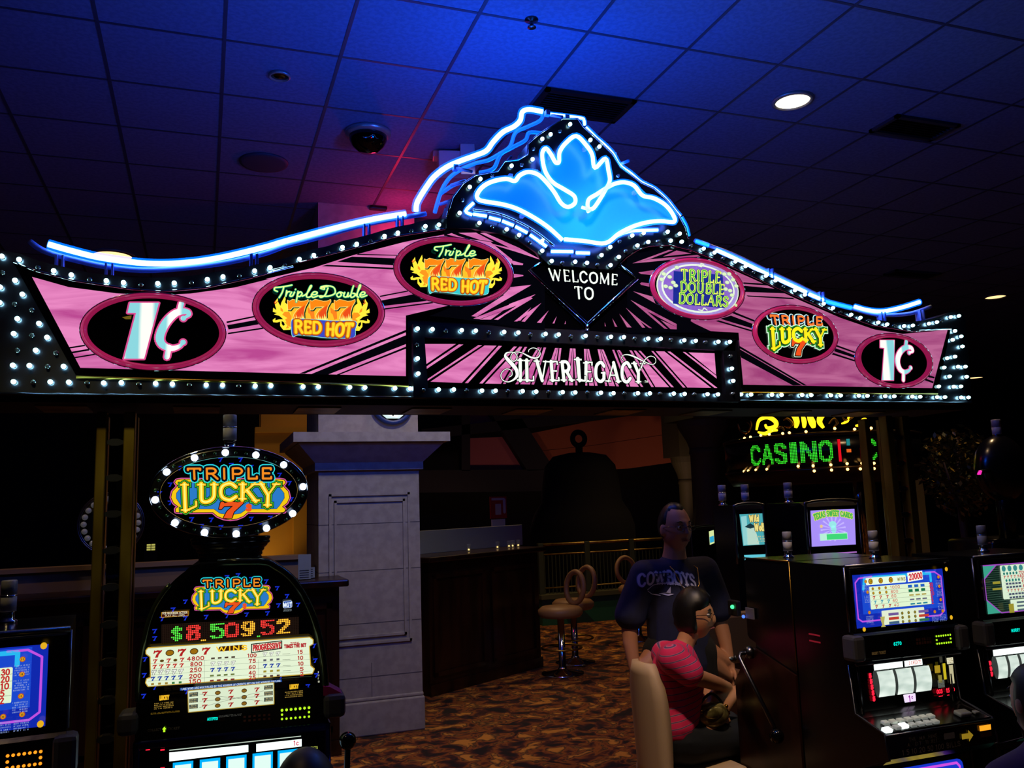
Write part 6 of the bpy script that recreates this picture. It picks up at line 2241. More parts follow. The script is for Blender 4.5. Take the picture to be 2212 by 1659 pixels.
# ---- video slots behind the right bank
def video(name, px, Y, yaw, label, bez, scr, kind):
    fx = ray(px, 1150)
    X = fx.x / fx.y * Y
    f = Fr(X, Y, yaw)
    r = empty(name, (X, Y, 0), yaw, label, 'slot machine')
    a, b_ = f.p(*bez[0]), f.p(*bez[1])
    w = (b_[0] - a[0]) / 2
    cxx = (a[0] + b_[0]) / 2
    z1, z0 = a[1], b_[1]
    one('cabinet', M_dark, lambda b: b.prismx([(.0, z1 - .03), (.05, z1), (.4, z1), (.4, 0), (0, 0), (0, .65), (-.2, .72), (-.2, .8), (0, .86)], cxx - w, cxx + w), r)
    t = MB().use(M_steel, True)
    t.tube(spline([(cxx - w, -.004, z0), (cxx - w, -.004, z1 - .04), (cxx - w * .9, -.004, z1), (cxx, -.004, z1 + .012), (cxx + w * .9, -.004, z1), (cxx + w, -.004, z1 - .04), (cxx + w, -.004, z0)], 4), .010, 8)
    t.build('bezel', r)
    I = Ink(-.002)
    P = [f.p(*q) for q in scr]
    return r, f, I, P, (cxx, w, z0, z1)


r, f, I, P, inf = video('slot_machine', 1800, 4.55, 0, 'video slot with a bright lavender screen under the green casino display', ((1738, 1086), (1862, 1195)), [(1750, 1103), (1845, 1099), (1848, 1176), (1753, 1181)], 0)
I.poly(P, 'a890f8'); I.up()
PQ = [f.p(1758, 1108), f.p(1838, 1104), f.p(1840, 1172), f.p(1760, 1176)]
cx_, cz_ = f.p(1799, 1142)
for k in range(16):
    a = 2 * PI * k / 16
    I.poly([(cx_, cz_), (cx_ + .1 * math.cos(a), cz_ + .08 * math.sin(a)), (cx_ + .1 * math.cos(a + .14), cz_ + .08 * math.sin(a + .14))], 'c4b4ff')
I.up()
I.text('TEXAS SWEET CARDS', (f.p(1756, 1114), f.p(1840, 1112), f.p(1840, 1122), f.p(1758, 1126)), [(.1, 'd8d850'), (0, '48b050')], .24, warp=lambda u, y: (u, y + .9 - 3.0 * (u - .5) ** 2))
x, z = f.p(1797, 1133)
I.ell(x, z, .03, .022, '98e8e8', 20); I.ell(x + .004, z - .03, .022, .025, '98e8e8', 20); I.up()
I.rect(*(f.p(1770, 1168) + f.p(1828, 1150)), 'b8f0d8'); I.up()
I.rect(*(f.p(1784, 1166) + f.p(1827, 1152)), '40d878')
x, z = f.p(1772, 1137); I.ell(x, z, .011, .011, 'e8c890', 10)
tiny(I, *f.p(1774, 1148), *f.p(1822, 1143), 1, '8a78c8', 2)
I.build('screen', r)
one('status_bar', print_mat('b070c8', .8), lambda b: b.box((P[3][0], -.006, f.p(1800, 1197)[1] - .0), (P[2][0], -.0, f.p(1800, 1194)[1])), r)
candle(r, inf[0] - .1, .3, inf[3], .028, .1)
r, f, I, P, inf = video('slot_machine', 1620, 4.75, R(-14), 'video slot with a tall teal screen to the right of the standing man', ((1585, 1092), (1657, 1216)), [(1597, 1111), (1646, 1109), (1653, 1176), (1605, 1179)], 1)
I.poly(P, '48a8b0'); I.up()
I.poly([f.p(*q) for q in [(1600, 1116), (1612, 1114), (1616, 1176), (1606, 1178)]], '90d0d0')
I.poly([f.p(*q) for q in [(1612, 1142), (1620, 1136), (1630, 1142), (1636, 1160), (1640, 1176), (1614, 1177)]], 'b8d8c8'); I.up()
I.poly([f.p(*q) for q in [(1608, 1138), (1620, 1130), (1632, 1138), (1620, 1142)]], '183840')
I.text('Wild', (f.p(1617, 1113), f.p(1638, 1112), f.p(1639, 1126), f.p(1618, 1127)), [(.06, '504020'), (0, 'e8d880')], .17)
I.text('Wolf', (f.p(1628, 1131), f.p(1650, 1130), f.p(1651, 1146), f.p(1629, 1147)), [(.06, '504020'), (0, 'e8d880')], .17)
tiny(I, *f.p(1634, 1172), *f.p(1651, 1156), 3, 'c8c088', 4)
I.build('screen', r)
I = Ink(-.002)
I.poly([f.p(*q) for q in [(1607, 1199), (1653, 1197), (1655, 1210), (1609, 1212)]], '60c8d8')
I.build('lower_screen', r)
candle(r, inf[0] - .1, .2, inf[3], .026, .1)
candle(r, inf[0] + .06, .2, inf[3], .026, .1)
# pair of tiny far screens
r, f, I, P, inf = video('slot_machine', 1540, 8.6, R(25), 'distant slot machine with two small glowing screens beside the man', ((1492, 1140), (1560, 1215)), [(1531, 1148), (1541, 1145), (1543, 1173), (1533, 1177)], 2)
I.poly(P, 'd8e8a0'); I.poly([f.p(*q) for q in [(1545, 1144), (1555, 1141), (1557, 1169), (1547, 1172)]], 'd8e8a0'); I.up()
I.poly([f.p(*q) for q in [(1532, 1160), (1541, 1157), (1542, 1170), (1533, 1173)]], '30a8d0'); I.poly([f.p(*q) for q in [(1546, 1156), (1556, 1153), (1557, 1166), (1547, 1169)]], '30a8d0')
I.build('screen', r)

# ================================================================ CASINO display ring
Rr, Xc, Yc = .93, 5.86, 7.05
ring = empty('casino_display', (Xc, Yc, 0), 0, 'round black display drum reading CASINO in green dots under yellow scrolls', 'display')
fz = Fr(0, Yc - Rr)
z0, z1 = fz.p(1740, 1002)[1], fz.p(1740, 942)[1]
def cyl(b, r, za, zb):
    b.lathe([(r - .12, za), (r, za), (r, zb), (r - .12, zb)], seg=72)
one('drum', M_dark, lambda b: cyl(b, Rr, z0 - .02, z1 + .02), ring, True)
I = Ink(0)
zc_off = 0
def ang(px, z):
    # angle on the drum front for a pixel column at height z
    d = ray(px, 970)
    dx, dy = d.x, d.y
    A = dx * dx + dy * dy; B = -2 * (dx * Xc + dy * Yc); C = Xc * Xc + Yc * Yc - Rr * Rr
    disc = max(0, B * B - 4 * A * C)
    t = (-B - math.sqrt(disc)) / (2 * A)
    return math.atan2(t * dx - Xc, -(t * dy - Yc))
aL, aR = ang(1622, 0), ang(1802, 0)
GRD = mat('dot_green', '001000', .4, 0, (.05, .95, .03), 1)
cols = 60
wds = [9, 9, 9, 7, 11, 9]
tc_ = []
x_ = 0
for ch, wc in zip('CASINO', wds):
    tc_.append((ch, GRD, x_, wc, 1, 15)); x_ += wc + 1
rasters(I, tc_, aL * Rr, z0 + .01, aR * Rr, z1 - .01, 16, x_, .11, .40)
aC = ang(1868, 0)
rasters(I, [('C', GRD, 0, 9, 1, 15)], aC * Rr, z0 + .01, (aC + (aR - aL) * .14) * Rr, z1 - .01, 16, 9, .11, .40)
for px, c, h in ((1813, 'e01020', 1), (1861, 'e01020', .6)):
    a = ang(px, 0) * Rr
    I.rect(a - .012, z0 + .02, a + .012, z0 + .02 + (z1 - z0 - .04) * h, c)
a = ang(1833, 0) * Rr
I.rect(a - .02, z0 + .1, a + .02, z0 + .13, 'e06020'); I.rect(a - .015, z1 - .08, a + .015, z1 - .02, '208080')
I.b.v = [(math.sin(x / Rr) * (Rr + .006 - y), -math.cos(x / Rr) * (Rr + .006 - y), z) for x, y, z in I.b.v]
I.build('dot_lettering', ring)
# yellow scrolls
M_scr = mat('yellow_lit_scroll', 'ffd000', .3, 0, (1.6, 1.05, .02), 1)
M_scr2 = mat('gilded_scroll', '9a7420', .3, .8)
CS = cr(1540, 850, 3.292)
def scroll(P, w, m_, dz=0):
    b = MB().use(m_, True)
    pts = []
    for q in spline(P, 6):
        px, py = CS(*q)
        a = ang(px, 0)
        x3, y3 = Xc + math.sin(a) * Rr, Yc - math.cos(a) * Rr
        zz = Fr(0, y3).p(px, py)[1]
        pts.append((math.sin(a) * Rr, -math.cos(a) * Rr, zz))
    n = len(pts)
    b.tube(pts, [w * (.45 + .55 * math.sin(PI * k / (n - 1))) for k in range(n)], 8)
    b.build('scroll', ring)
for P, w, m_ in (([(320, 260), (345, 190), (410, 170), (460, 200), (455, 235), (400, 245), (385, 220)], .035, M_scr), ([(330, 275), (380, 285), (430, 262), (470, 262)], .03, M_scr),
                 ([(520, 140), (590, 150), (612, 200), (600, 245)], .045, M_scr), ([(655, 145), (665, 200), (660, 245)], .035, M_scr), ([(700, 145), (720, 200), (730, 245)], .05, M_scr),
                 ([(895, 160), (860, 130), (800, 150), (775, 200), (800, 245)], .045, M_scr), ([(1110, 180), (1085, 190), (1075, 220), (1030, 230)], .03, M_scr), ([(930, 215), (975, 195), (990, 150)], .02, M_scr),
                 ([(190, 215), (205, 265), (255, 275), (280, 230), (255, 205)], .02, M_scr2), ([(520, 190), (550, 180), (580, 215), (555, 240), (520, 235)], .02, M_scr2), ([(840, 215), (880, 180), (900, 210), (870, 240)], .02, M_scr2), ([(940, 160), (960, 190), (1010, 170), (1020, 150)], .018, M_scr2), ([(280, 190), (285, 230), (240, 290)], .015, M_scr2), ([(470, 250), (500, 240), (520, 262)], .02, M_scr2)):
    scroll(P, w * .62, m_)
pw = None
for px, py in [(195, 333), (230, 318), (272, 310), (345, 298), (405, 290), (500, 285), (547, 280), (665, 272), (1010, 255), (1100, 250), (1128, 248), (210, 555), (240, 550), (293, 545), (370, 540), (590, 518), (695, 515), (820, 508), (935, 500), (1040, 497), (1125, 497), (320, 580), (345, 578), (398, 570), (478, 565), (585, 560), (700, 552), (822, 545), (935, 540), (1025, 537), (1090, 535), (1122, 535), (415, 598), (532, 588), (760, 575), (870, 570), (960, 567), (1018, 567), (430, 262), (870, 250)]:
    x, y = CS(px, py)
    a = ang(x, 0)
    rr = Rr * (1.0 if py < 560 else .9) 
    y3 = Yc - math.cos(a) * rr
    zz = Fr(0, y3).p(x, y)[1]
    if pw is None:
        b = MB().use(M_wbulb, True); b.ball((0, 0, 0), .013, 8, 6); pw = b.build('light_bulb', ring); o = pw
    else:
        o = pw.copy(); COL.objects.link(o)
    o.location = (math.sin(a) * rr, -math.cos(a) * (rr + .02), zz)
one('bulb_tray', mat('bronze_tray', '3a2a14', .3, .8), lambda b: (b.lathe([(Rr - .05, z0 - .14), (Rr - .03, z0 - .02), (Rr + .01, z0 - .02), (Rr + .01, z0 - .05), (Rr - .06, z0 - .16)], seg=64), b.lathe([(Rr - .02, z1 + .02), (Rr + .015, z1 + .02), (Rr + .015, z1 + .05), (Rr - .02, z1 + .06)], seg=64)), ring, True)
one('support_pole', M_chrome, lambda b: (b.tube([(0, -.5, 1.0), (0, -.5, z1)], .05, 16), b.tube([(0, -.5, 0), (0, -.5, 1)], .09, 16), b.box((-.7, -.53, z0 - .06), (.7, -.47, z0)), b.box((-.03, -.93, z0 - .06), (.03, .9, z0))), ring, True)
# hanging monitors peeping under the marquee
for k, (P, c, lab) in enumerate((([(1582, 868), (1627, 868), (1627, 890), (1581, 890)], '50a898', 'small teal hanging monitor just below the marquee'), ([(1725, 869), (1815, 868), (1820, 881), (1730, 882)], 'b0a0e0', 'small lavender hanging monitor below the right part of the marquee'))):
    f = Fr(0, 7.6 + .3 * k)
    q = [f.p(*p_) for p_ in P]
    q = [(x, z + (.12 if i < 2 else 0)) for i, (x, z) in enumerate(q)]
    b = MB().use(M_matte)
    b.box((min(x for x, z in q) - .03, 0, min(z for x, z in q) - .03), (max(x for x, z in q) + .03, .08, max(z for x, z in q) + .03))
    xm = (q[0][0] + q[1][0]) / 2
    b.tube([(xm, .05, max(z for x, z in q)), (xm, .05, CH)], .02, 8)
    b.use(print_mat(c, .9)); b.prism(q, -.004, 0)
    tag(b.build('hanging_monitor', loc=(0, f.o.y, 0)), lab, 'monitor')

# ---- potted tree with small gold lights
f = Fr(0, 5.2)
xt, zt = f.p(2070, 1010)
r_ = empty('potted_tree', (xt, 5.2, 0), 0, 'dark leafy indoor tree with golden glints at the right', 'tree')
one('pot', mat('terracotta', '4a2a18', .7), lambda b: b.lathe([(.2, 0), (.26, .4), (.28, .42), (.25, .43), (0, .4)], seg=24), r_, True)
one('trunk', mat('bark', '3a2a1a', .8), lambda b: (b.tube([(0, 0, .4), (.03, .02, 1.0), (-.02, 0, 1.5), (.02, 0, 2.1)], [.035, .03, .025, .01], 8), b.tube([(0, 0, 1.3), (.2, .1, 1.8)], [.015, .006], 6), b.tube([(0, 0, 1.4), (-.25, -.1, 1.9)], [.015, .006], 6)), r_, True)
rn = random.Random(5)
b = MB().use(mat('dark_leaf', '2c3412', .45))
b2 = mat('golden_leaf', '8a7424', .4)
for k in range(1500):
    a = rn.uniform(0, 2 * PI); rr = rn.random() ** .4; h = rn.uniform(-1, 1)
    w_ = math.sqrt(max(0, 1 - h * h * .9))
    x, y, z = .27 * rr * w_ * math.cos(a), .27 * rr * w_ * math.sin(a), zt - .02 + .36 * h * rr
    b.use(b2 if rn.random() < .3 else mat('dark_leaf'))
    d = Vector((rn.uniform(-1, 1), rn.uniform(-1, 1), rn.uniform(-1, .4))).normalized() * rn.uniform(.04, .07)
    s_ = d.cross(Vector((rn.random(), rn.random(), 1))).normalized() * .014
    p = Vector((x, y, z))
    b.add([p, p + d * .5 + s_, p + d, p + d * .5 - s_], [(0, 1, 2, 3)])
b.build('foliage', r_)
f = Fr(0, 8.2)
q = [f.p(*p_) for p_ in [(1968, 990), (1985, 1000), (1996, 1060), (1996, 1120), (1972, 1120)]]
one('lit_drape', mat('pale_drape', '9a9070', .7), lambda b: b.prism([(q[0][0], q[0][1]), (q[1][0], q[1][1]), (q[2][0], q[2][1]), (q[2][0], 0), (q[0][0], 0)], 0, .06), loc=(0, 8.2, 0))
tag(bpy.data.objects['lit_drape'], 'narrow pale lit drape between the right brass post and the tree', 'drape')
# dark helmet shaped topper at the far right
f = Fr(0, 4.3)
x, z = f.p(2190, 1010)
r_ = empty('slot_topper', (x, 4.3, 0), 0, 'dark rounded machine topper with a magenta light at the right edge', 'slot machine')
one('housing', M_dark, lambda b: (b.ball((0, .1, z), .2, 20, 12, (1, .7, 1.15)), b.box((-.25, 0, 0), (.3, .4, 1.35), .03), b.tube([(0, .1, 1.3), (0, .1, z)], .06)), r_, True)
xm, zm = f.p(2113, 1021)
one('magenta_lamp', mat('magenta_led', 'ff20a0', .3, 0, (1.2, .03, .5), 1), lambda b: b.prism([(xm - x - .012, zm - .012), (xm - x, zm - .014), (xm - x + .014, zm + .01), (xm - x + .004, zm + .014)], -.02, 0), r_)
one('lamp_arm', M_dark, lambda b: b.tube([(xm - x, .0, zm), (-.12, .06, zm + .02)], .014, 8), r_, True)
candle(r_, -.0, .1, z + .2, .03, .1)
# ================================================================ people
M_skin = mat('skin', 'b07a5c', .55)
M_hair = mat('black_hair', '0c0908', .45)


def skin_eval(name, J, E, root, mats, parent=None, voxel=.008, extra=None, smooth=6):
    """J: {key:(pos, rx[, ry[, rz]])}, E: limbs. Every limb is the hull of two ellipsoids; all are fused into one
    closed continuous surface by a voxel remesh and smoothed"""
    dirs = []
    for i in range(1, 8):
        ph = PI * i / 8
        for k in range(14):
            a = 2 * PI * k / 14
            dirs.append((math.sin(ph) * math.cos(a), math.sin(ph) * math.sin(a), math.cos(ph)))
    dirs += [(0, 0, 1), (0, 0, -1)]
    bm = bmesh.new()
    for a, b in E:
        hb = bmesh.new()
        for k in (a, b):
            p, r = J[k][0], J[k][1:]
            rx = r[0]
            ry = r[1] if len(r) > 1 else rx
            rz = r[2] if len(r) > 2 else min(rx, ry)
            for d in dirs:
                hb.verts.new((p[0] + d[0] * rx, p[1] + d[1] * ry, p[2] + d[2] * rz))
        res = bmesh.ops.convex_hull(hb, input=hb.verts[:])
        junk = [e for e in res['geom_interior'] + res['geom_unused'] if isinstance(e, bmesh.types.BMVert)]
        bmesh.ops.delete(hb, geom=list(set(junk)), context='VERTS')
        bmesh.ops.recalc_face_normals(hb, faces=hb.faces[:])
        t = bpy.data.meshes.new('t')
        hb.to_mesh(t)
        hb.free()
        bm.from_mesh(t)
    for b in extra or []:
        t = bpy.data.meshes.new('t')
        t.from_pydata(b.v, [], b.f)
        bm2 = bmesh.new()
        bm2.from_mesh(t)
        bmesh.ops.remove_doubles(bm2, verts=bm2.verts[:], dist=1e-5)
        bmesh.ops.recalc_face_normals(bm2, faces=bm2.faces[:])
        bm2.to_mesh(t)
        bm2.free()
        bm.from_mesh(t)
    m2 = bpy.data.meshes.new(name)
    bm.to_mesh(m2)
    bm.free()
    o = bpy.data.objects.new(name, m2)
    COL.objects.link(o)
    r = o.modifiers.new('remesh', 'REMESH')
    r.mode = 'VOXEL'
    r.voxel_size = voxel
    r.use_smooth_shade = True
    sm = o.modifiers.new('smooth', 'SMOOTH')
    sm.iterations = smooth
    sm.factor = .5
    dg = bpy.context.evaluated_depsgraph_get()
    m3 = bpy.data.meshes.new_from_object(o.evaluated_get(dg))
    m3.name = name
    o.modifiers.clear()
    o.data = m3
    m3.materials.clear()
    for m in mats:
        m3.materials.append(m)
    for p in m3.polygons:
        p.use_smooth = True
    if parent is not None:
        o.parent = parent
    return o


def head_mesh(c, fwd, s=1.0, tilt=0):
    """head about 0.235 m high; c = centre of skull, fwd = facing angle in plan"""
    b = MB()
    n, m_ = 32, 24
    vs = []
    for i in range(m_ + 1):
        ph = PI * i / m_
        for k in range(n):
            a = 2 * PI * k / n
            x, y, z = math.sin(ph) * math.cos(a), math.sin(ph) * math.sin(a), math.cos(ph)
            # x = forward
            w = .073
            d = .093
            h = .118
            X, Y, Z = x * d, y * w, z * h
            if Z < 0:
                t = -Z / h
                Y *= 1 - .2 * t ** 3
                X = X * (1 - .22 * t) + .012 * t
            if x > 0:
                X -= .006 * (1 - abs(y)) * 0
                fx = max(0, x)
                # eye sockets
                for s_ in (-1, 1):
                    X -= .010 * math.exp(-(((Y - s_ * .031) / .016) ** 2 + ((Z - .005) / .013) ** 2)) * fx
                    X += .006 * math.exp(-(((Y - s_ * .038) / .02) ** 2 + ((Z + .028) / .018) ** 2)) * fx
                X += .006 * math.exp(-((Z - .027) / .012) ** 2) * fx
                # nose
                X += .028 * math.exp(-((Y / .0115) ** 2 + ((Z + .03) / .019) ** 2)) * fx
                X += .012 * math.exp(-((Y / .010) ** 2 + ((Z - .0) / .022) ** 2)) * fx
                # lips and chin
                X += .009 * math.exp(-((Y / .024) ** 2 + ((Z + .058) / .007) ** 2)) * fx
                X += .008 * math.exp(-((Y / .022) ** 2 + ((Z + .071) / .007) ** 2)) * fx
                X -= .004 * math.exp(-((Y / .026) ** 2 + ((Z + .0645) / .003) ** 2)) * fx
                X += .010 * math.exp(-((Y / .022) ** 2 + ((Z + .100) / .016) ** 2)) * fx
            vs.append((X, Y, Z))
    fs = [(i * n + k, i * n + (k + 1) % n, (i + 1) * n + (k + 1) % n, (i + 1) * n + k) for i in range(m_) for k in range(n)]
    b.add(vs, fs)
    for s_ in (-1, 1):
        n0 = len(b.v)
        b.ball((-.004, s_ * .076, -.01), .03, 12, 8, (.62, .3, 1.0))
    ca, sa = math.cos(fwd), math.sin(fwd)
    ct, st = math.cos(tilt), math.sin(tilt)
    b.v = [((x * ct + z * st) * s, y * s, (-x * st + z * ct) * s) for x, y, z in b.v]
    b.v = [(c[0] + x * ca - y * sa, c[1] + x * sa + y * ca, c[2] + z) for x, y, z in b.v]
    return b


def head_pt(c, fwd, x, y, z, tilt=0, s=1):
    x, y, z = x * s, y * s, z * s
    ct, st = math.cos(tilt), math.sin(tilt)
    x, z = x * ct + z * st, -x * st + z * ct
    return (c[0] + x * math.cos(fwd) - y * math.sin(fwd), c[1] + x * math.sin(fwd) + y * math.cos(fwd), c[2] + z)


def face_parts(par, c, fwd, tilt=0, glasses=True, s=1,  brow=M_hair, lip='8a4038'):
    sc_ = s
    P = lambda x, y, z: head_pt(c, fwd, x, y, z, tilt, sc_)
    for s in (-1, 1):
        b = MB().use(mat('eye_white', 'c8c0b8', .2), True)
        b.ball(P(.0745, s * .031, .004), .0125, 14, 10, (1, 1, .7))
        b.use(mat('dark_iris', '100a08', .1), True)
        b.ball(P(.0835, s * .031, .004), .0058, 10, 8)
        b.build('eye', par)
        b = MB().use(brow, True)
        b.tube([P(.088, s * .014, .027), P(.088, s * .03, .033), P(.080, s * .048, .028)], [.003, .004, .002], 6)
        b.build('eyebrow', par)
    b = MB().use(mat('lips_' + lip, lip, .4), True)
    b.tube([P(.083, -.023, -.0645), P(.0945, -.009, -.062), P(.096, 0, -.0625), P(.0945, .009, -.062), P(.083, .023, -.0645)], [.002, .0042, .0045, .0042, .002], 8)
    b.build('lips', par)
    if glasses:
        b = MB().use(mat('glasses_metal', '6a6460', .2, 1), True)
        for s in (-1, 1):
            b.tube([P(.096 - .004 * abs(math.cos(a * PI / 10)), s * (.032) + .022 * math.cos(a * PI / 10), .0 + .0145 * math.sin(a * PI / 10)) for a in range(20)], .0016, 6, True)
            b.tube([P(.092, s * .054, .006), P(.04, s * .077, .008), P(-.005, s * .08, .0)], .0016, 6)
        b.tube([P(.1, -.011, .004), P(.102, 0, .007), P(.1, .011, .004)], .0016, 6)
        b.build('glasses', par)


def fingers(J, E, wr, palm_dir, side_dir, nrm, curl=.35, s=1.0, key='h', thumb=1):
    """wrist key wr -> palm and five digits; palm_dir along hand, side_dir towards the thumb, nrm out of the back of the hand"""
    W = Vector(J[wr][0])
    d, sd, nn = Vector(palm_dir).normalized(), Vector(side_dir).normalized(), Vector(nrm).normalized()
    wv = [.017 + .016 * abs(sd[i]) for i in range(3)]
    J[key + 'p'] = (tuple(W + d * .045 * s), wv[0] * s, wv[1] * s, wv[2] * s)
    E.append((wr, key + 'p'))
    L = (.070, .078, .072, .056)
    for i in range(4):
        off = sd * (.027 - .018 * i) * s
        k0 = W + d * .085 * s + off
        J['%sk%d' % (key, i)] = (tuple(k0), .0098 * s)
        E.append((key + 'p', '%sk%d' % (key, i)))
        prev = '%sk%d' % (key, i)
        pos = k0
        dirv = d.copy()
        c = curl * (1 + .15 * i)
        for j, fr in enumerate((.45, .32, .23)):
            rot = Matrix.Rotation(c * (1.0 if j else .6), 3, sd)
            dirv = (dirv * math.cos(c) - nn * math.sin(c)).normalized()
            nn2 = nn
            pos = pos + dirv * L[i] * fr * s
            kk = '%sf%d%d' % (key, i, j)
            J[kk] = (tuple(pos), (.0085, .0078, .0068)[j] * s)
            E.append((prev, kk))
            prev = kk
    t0 = W + d * .03 * s + sd * .026 * s * thumb
    J[key + 't0'] = (tuple(t0), .0125 * s)
    J[key + 't1'] = (tuple(t0 + (d * .6 + sd * .8 * thumb - nn * .2).normalized() * .035 * s), .0105 * s)
    J[key + 't2'] = (tuple(t0 + (d * .6 + sd * .8 * thumb - nn * .2).normalized() * .035 * s + (d * .9 + sd * .35 * thumb - nn * .3).normalized() * .03 * s), .009 * s)
    E += [(wr, key + 't0'), (key + 't0', key + 't1'), (key + 't1', key + 't2')]


# ---------------------------------------------------------------- standing man (local: faces -y ; built around x=0,y=0)
def px_to(Y, px, py):
    return Fr(0, Y).p(px, py)


YM = 4.24
hx, hz = px_to(YM, 1452, 1140)
man = empty('person', (hx, YM, 0), 0, 'standing man in glasses and navy team T-shirt printed in white', 'person')
hc = (0, -.03, hz)
FA = R(-84)          # facing towards the camera's right
nx = 0.0
shz = hz - .222
J = {'pel': ((0, .0, .92), .15, .12), 'wst': ((0, 0, 1.04), .155, .12), 'chs': ((0, .0, 1.2), .165, .12), 'uch': ((0, .01, shz - .06), .15, .10), 'nb': ((0, .0, shz + .03), .075, .07), 'nk': ((0, -.01, shz + .09), .062, .062), 'hd': ((0, -.02, hz - .05), .055, .06)}
E = [('pel', 'wst'), ('wst', 'chs'), ('chs', 'uch'), ('uch', 'nb'), ('nb', 'nk'), ('nk', 'hd')]
for s, k in ((-1, 'r'), (1, 'l')):
    J[k + 's'] = ((s * .185, .0, shz - .01), .062, .06)
    J[k + 'e'] = ((s * .285, .03, shz - .29), .044, .042)
    J[k + 'w'] = ((s * .295, -.03, shz - .53), .026, .03)
    E += [('uch', k + 's'), (k + 's', k + 'e'), (k + 'e', k + 'w')]
    J[k + 'fa'] = ((s * .292, .01, shz - .38), .042, .040)
    E.remove((k + 'e', k + 'w'))
    E += [(k + 'e', k + 'fa'), (k + 'fa', k + 'w')]
    fingers(J, E, k + 'w', (0, -.1, -1), (0, -1, 0), (s, 0, 0), .3, 1, k + 'h', 1)
    J[k + 'hp'] = ((s * .1, .0, .86), .095, .1)
    J[k + 'k'] = ((s * .12, -.01, .48), .062, .065)
    J[k + 'c'] = ((s * .125, .02, .33), .058, .06)
    J[k + 'a'] = ((s * .13, .03, .09), .036, .04)
    J[k + 'b'] = ((s * .14, -.05, .045), .036, .034)
    J[k + 'o'] = ((s * .15, -.14, .032), .034, .028)
    E += [('pel', k + 'hp'), (k + 'hp', k + 'k'), (k + 'k', k + 'c'), (k + 'c', k + 'a'), (k + 'a', k + 'b'), (k + 'b', k + 'o')]
skin_eval('body', J, E, 'pel', [M_skin], man, .006, [head_mesh(hc, FA, 1.1)], smooth=4)
face_parts(man, hc, FA, s=1.1)
# hair: short cap with receding front


def hair_cap(par, c, fwd, fn, m=M_hair, s=1.0, tilt=0, name='hair'):
    b = MB().use(m, True)
    n, m_ = 36, 22
    vs = []
    for i in range(m_ + 1):
        ph = PI * i / m_
        for k in range(n):
            a = 2 * PI * k / n
            x, y, z = math.sin(ph) * math.cos(a), math.sin(ph) * math.sin(a), math.cos(ph)
            t = fn(x, y, z)
            X, Y, Z = x * .093, y * .073, z * .118
            if Z < 0:
                q = -Z / .118
                Y *= 1 - .2 * q ** 3
                X = X * (1 - .22 * q) + .012 * q
            f_ = 1 + t
            X, Y, Z = X * f_, Y * f_, Z * f_
            vs.append(head_pt(c, fwd, X * s, Y * s, Z * s, tilt))
    b.add(vs, [(i * n + k, i * n + (k + 1) % n, (i + 1) * n + (k + 1) % n, (i + 1) * n + k) for i in range(m_) for k in range(n)])
    return b.build(name, par)


def man_hair(x, y, z):
    top = z - .28
    line = .62 + .1 * abs(y)          # hairline height at the front
    if x > .25:
        v = (z - line)
    elif x > -.1:
        v = z + .05 - .4 * max(0, x)
    else:
        v = z + .55
    v = min(v * 4, 1)
    r = math.sin(x * 31 + y * 17) * .006 + math.sin(y * 43 + z * 29) * .006
    return -.12 if v < 0 else -.1 + v * (.19) + r


hair_cap(man, hc, FA, man_hair, s=1.1)
# T-shirt
M_navy = mat('navy_cotton', '151a3a', .85)
noise_mix(M_navy, '10142e', '1a2046', (1, 1, 1), 6, 3)
T = {'pel': ((0, -.0, .80), .178, .145), 'wst': ((0, 0, 1.0), .178, .145), 'chs': ((0, .0, 1.17), .182, .138), 'uch': ((0, .01, shz - .065), .168, .118), 'nb': ((0, .0, shz + .015), .085, .08), 'nc': ((0, -.0, shz + .045), .066, .064)}
TE = [('pel', 'wst'), ('wst', 'chs'), ('chs', 'uch'), ('uch', 'nb'), ('nb', 'nc')]
for s, k in ((-1, 'r'), (1, 'l')):
    T[k + 's'] = ((s * .19, .0, shz - .02), .082, .078)
    T[k + 'm'] = ((s * .245, .015, shz - .15), .085, .08)
    T[k + 'e'] = ((s * .275, .025, shz - .235), .09, .085)
    TE += [('uch', k + 's'), (k + 's', k + 'm'), (k + 'm', k + 'e')]
ts = skin_eval('t_shirt', T, TE, 'wst', [M_navy], man, .009, smooth=5)
# print on the chest: lie on the shirt front by ray casting against the shirt mesh
from mathutils.bvhtree import BVHTree


def drape(I, tree, lift=.004, dirv=(0, 1, 0)):
    out = []
    for x, y, z in I.b.v:
        h = tree.ray_cast(Vector((x, -1.5, z)), Vector(dirv))
        yy = h[0].y if h[0] is not None else -.14
        out.append((x, yy - lift + (y + 1) * .6, z))
    I.b.v = out


tree = BVHTree.FromPolygons([v.co.copy() for v in ts.data.vertices], [p.vertices[:] for p in ts.data.polygons])
M_prt = mat('white_shirt_print', 'b8bcd8', .7)
M_prt2 = mat('blue_shirt_print', '3a4478', .7)
I = Ink(-1)
g = lambda px, py: ((lambda q: (q[0] - hx, q[1]))(px_to(YM - .14, px, py)))
I.text('COWBOYS', (g(1394, 1233), g(1507, 1233), g(1507, 1280), g(1394, 1280)), [(.03, M_prt2), (0, M_prt)], .10, .8, .2, gap=.1, warp=lambda u, y: (u, .26 + .56 * y + .2 * (1 - (2 * u - 1) ** 2) - .06))
I.stroke([g(1412, 1276), g(1424, 1266), g(1438, 1262), g(1450, 1261), g(1462, 1262), g(1476, 1266), g(1488, 1276)], .004, M_prt)
for k in range(9):
    q = g(1432 + k * 4.6, 1262)
    I.stroke([(q[0], q[1] + .006), (q[0], q[1] - .006)], .003, M_prt)
I.poly([g(*q) for q in [(1436, 1284), (1447, 1281), (1455, 1268), (1454, 1282), (1460, 1284), (1450, 1288)]], M_prt)
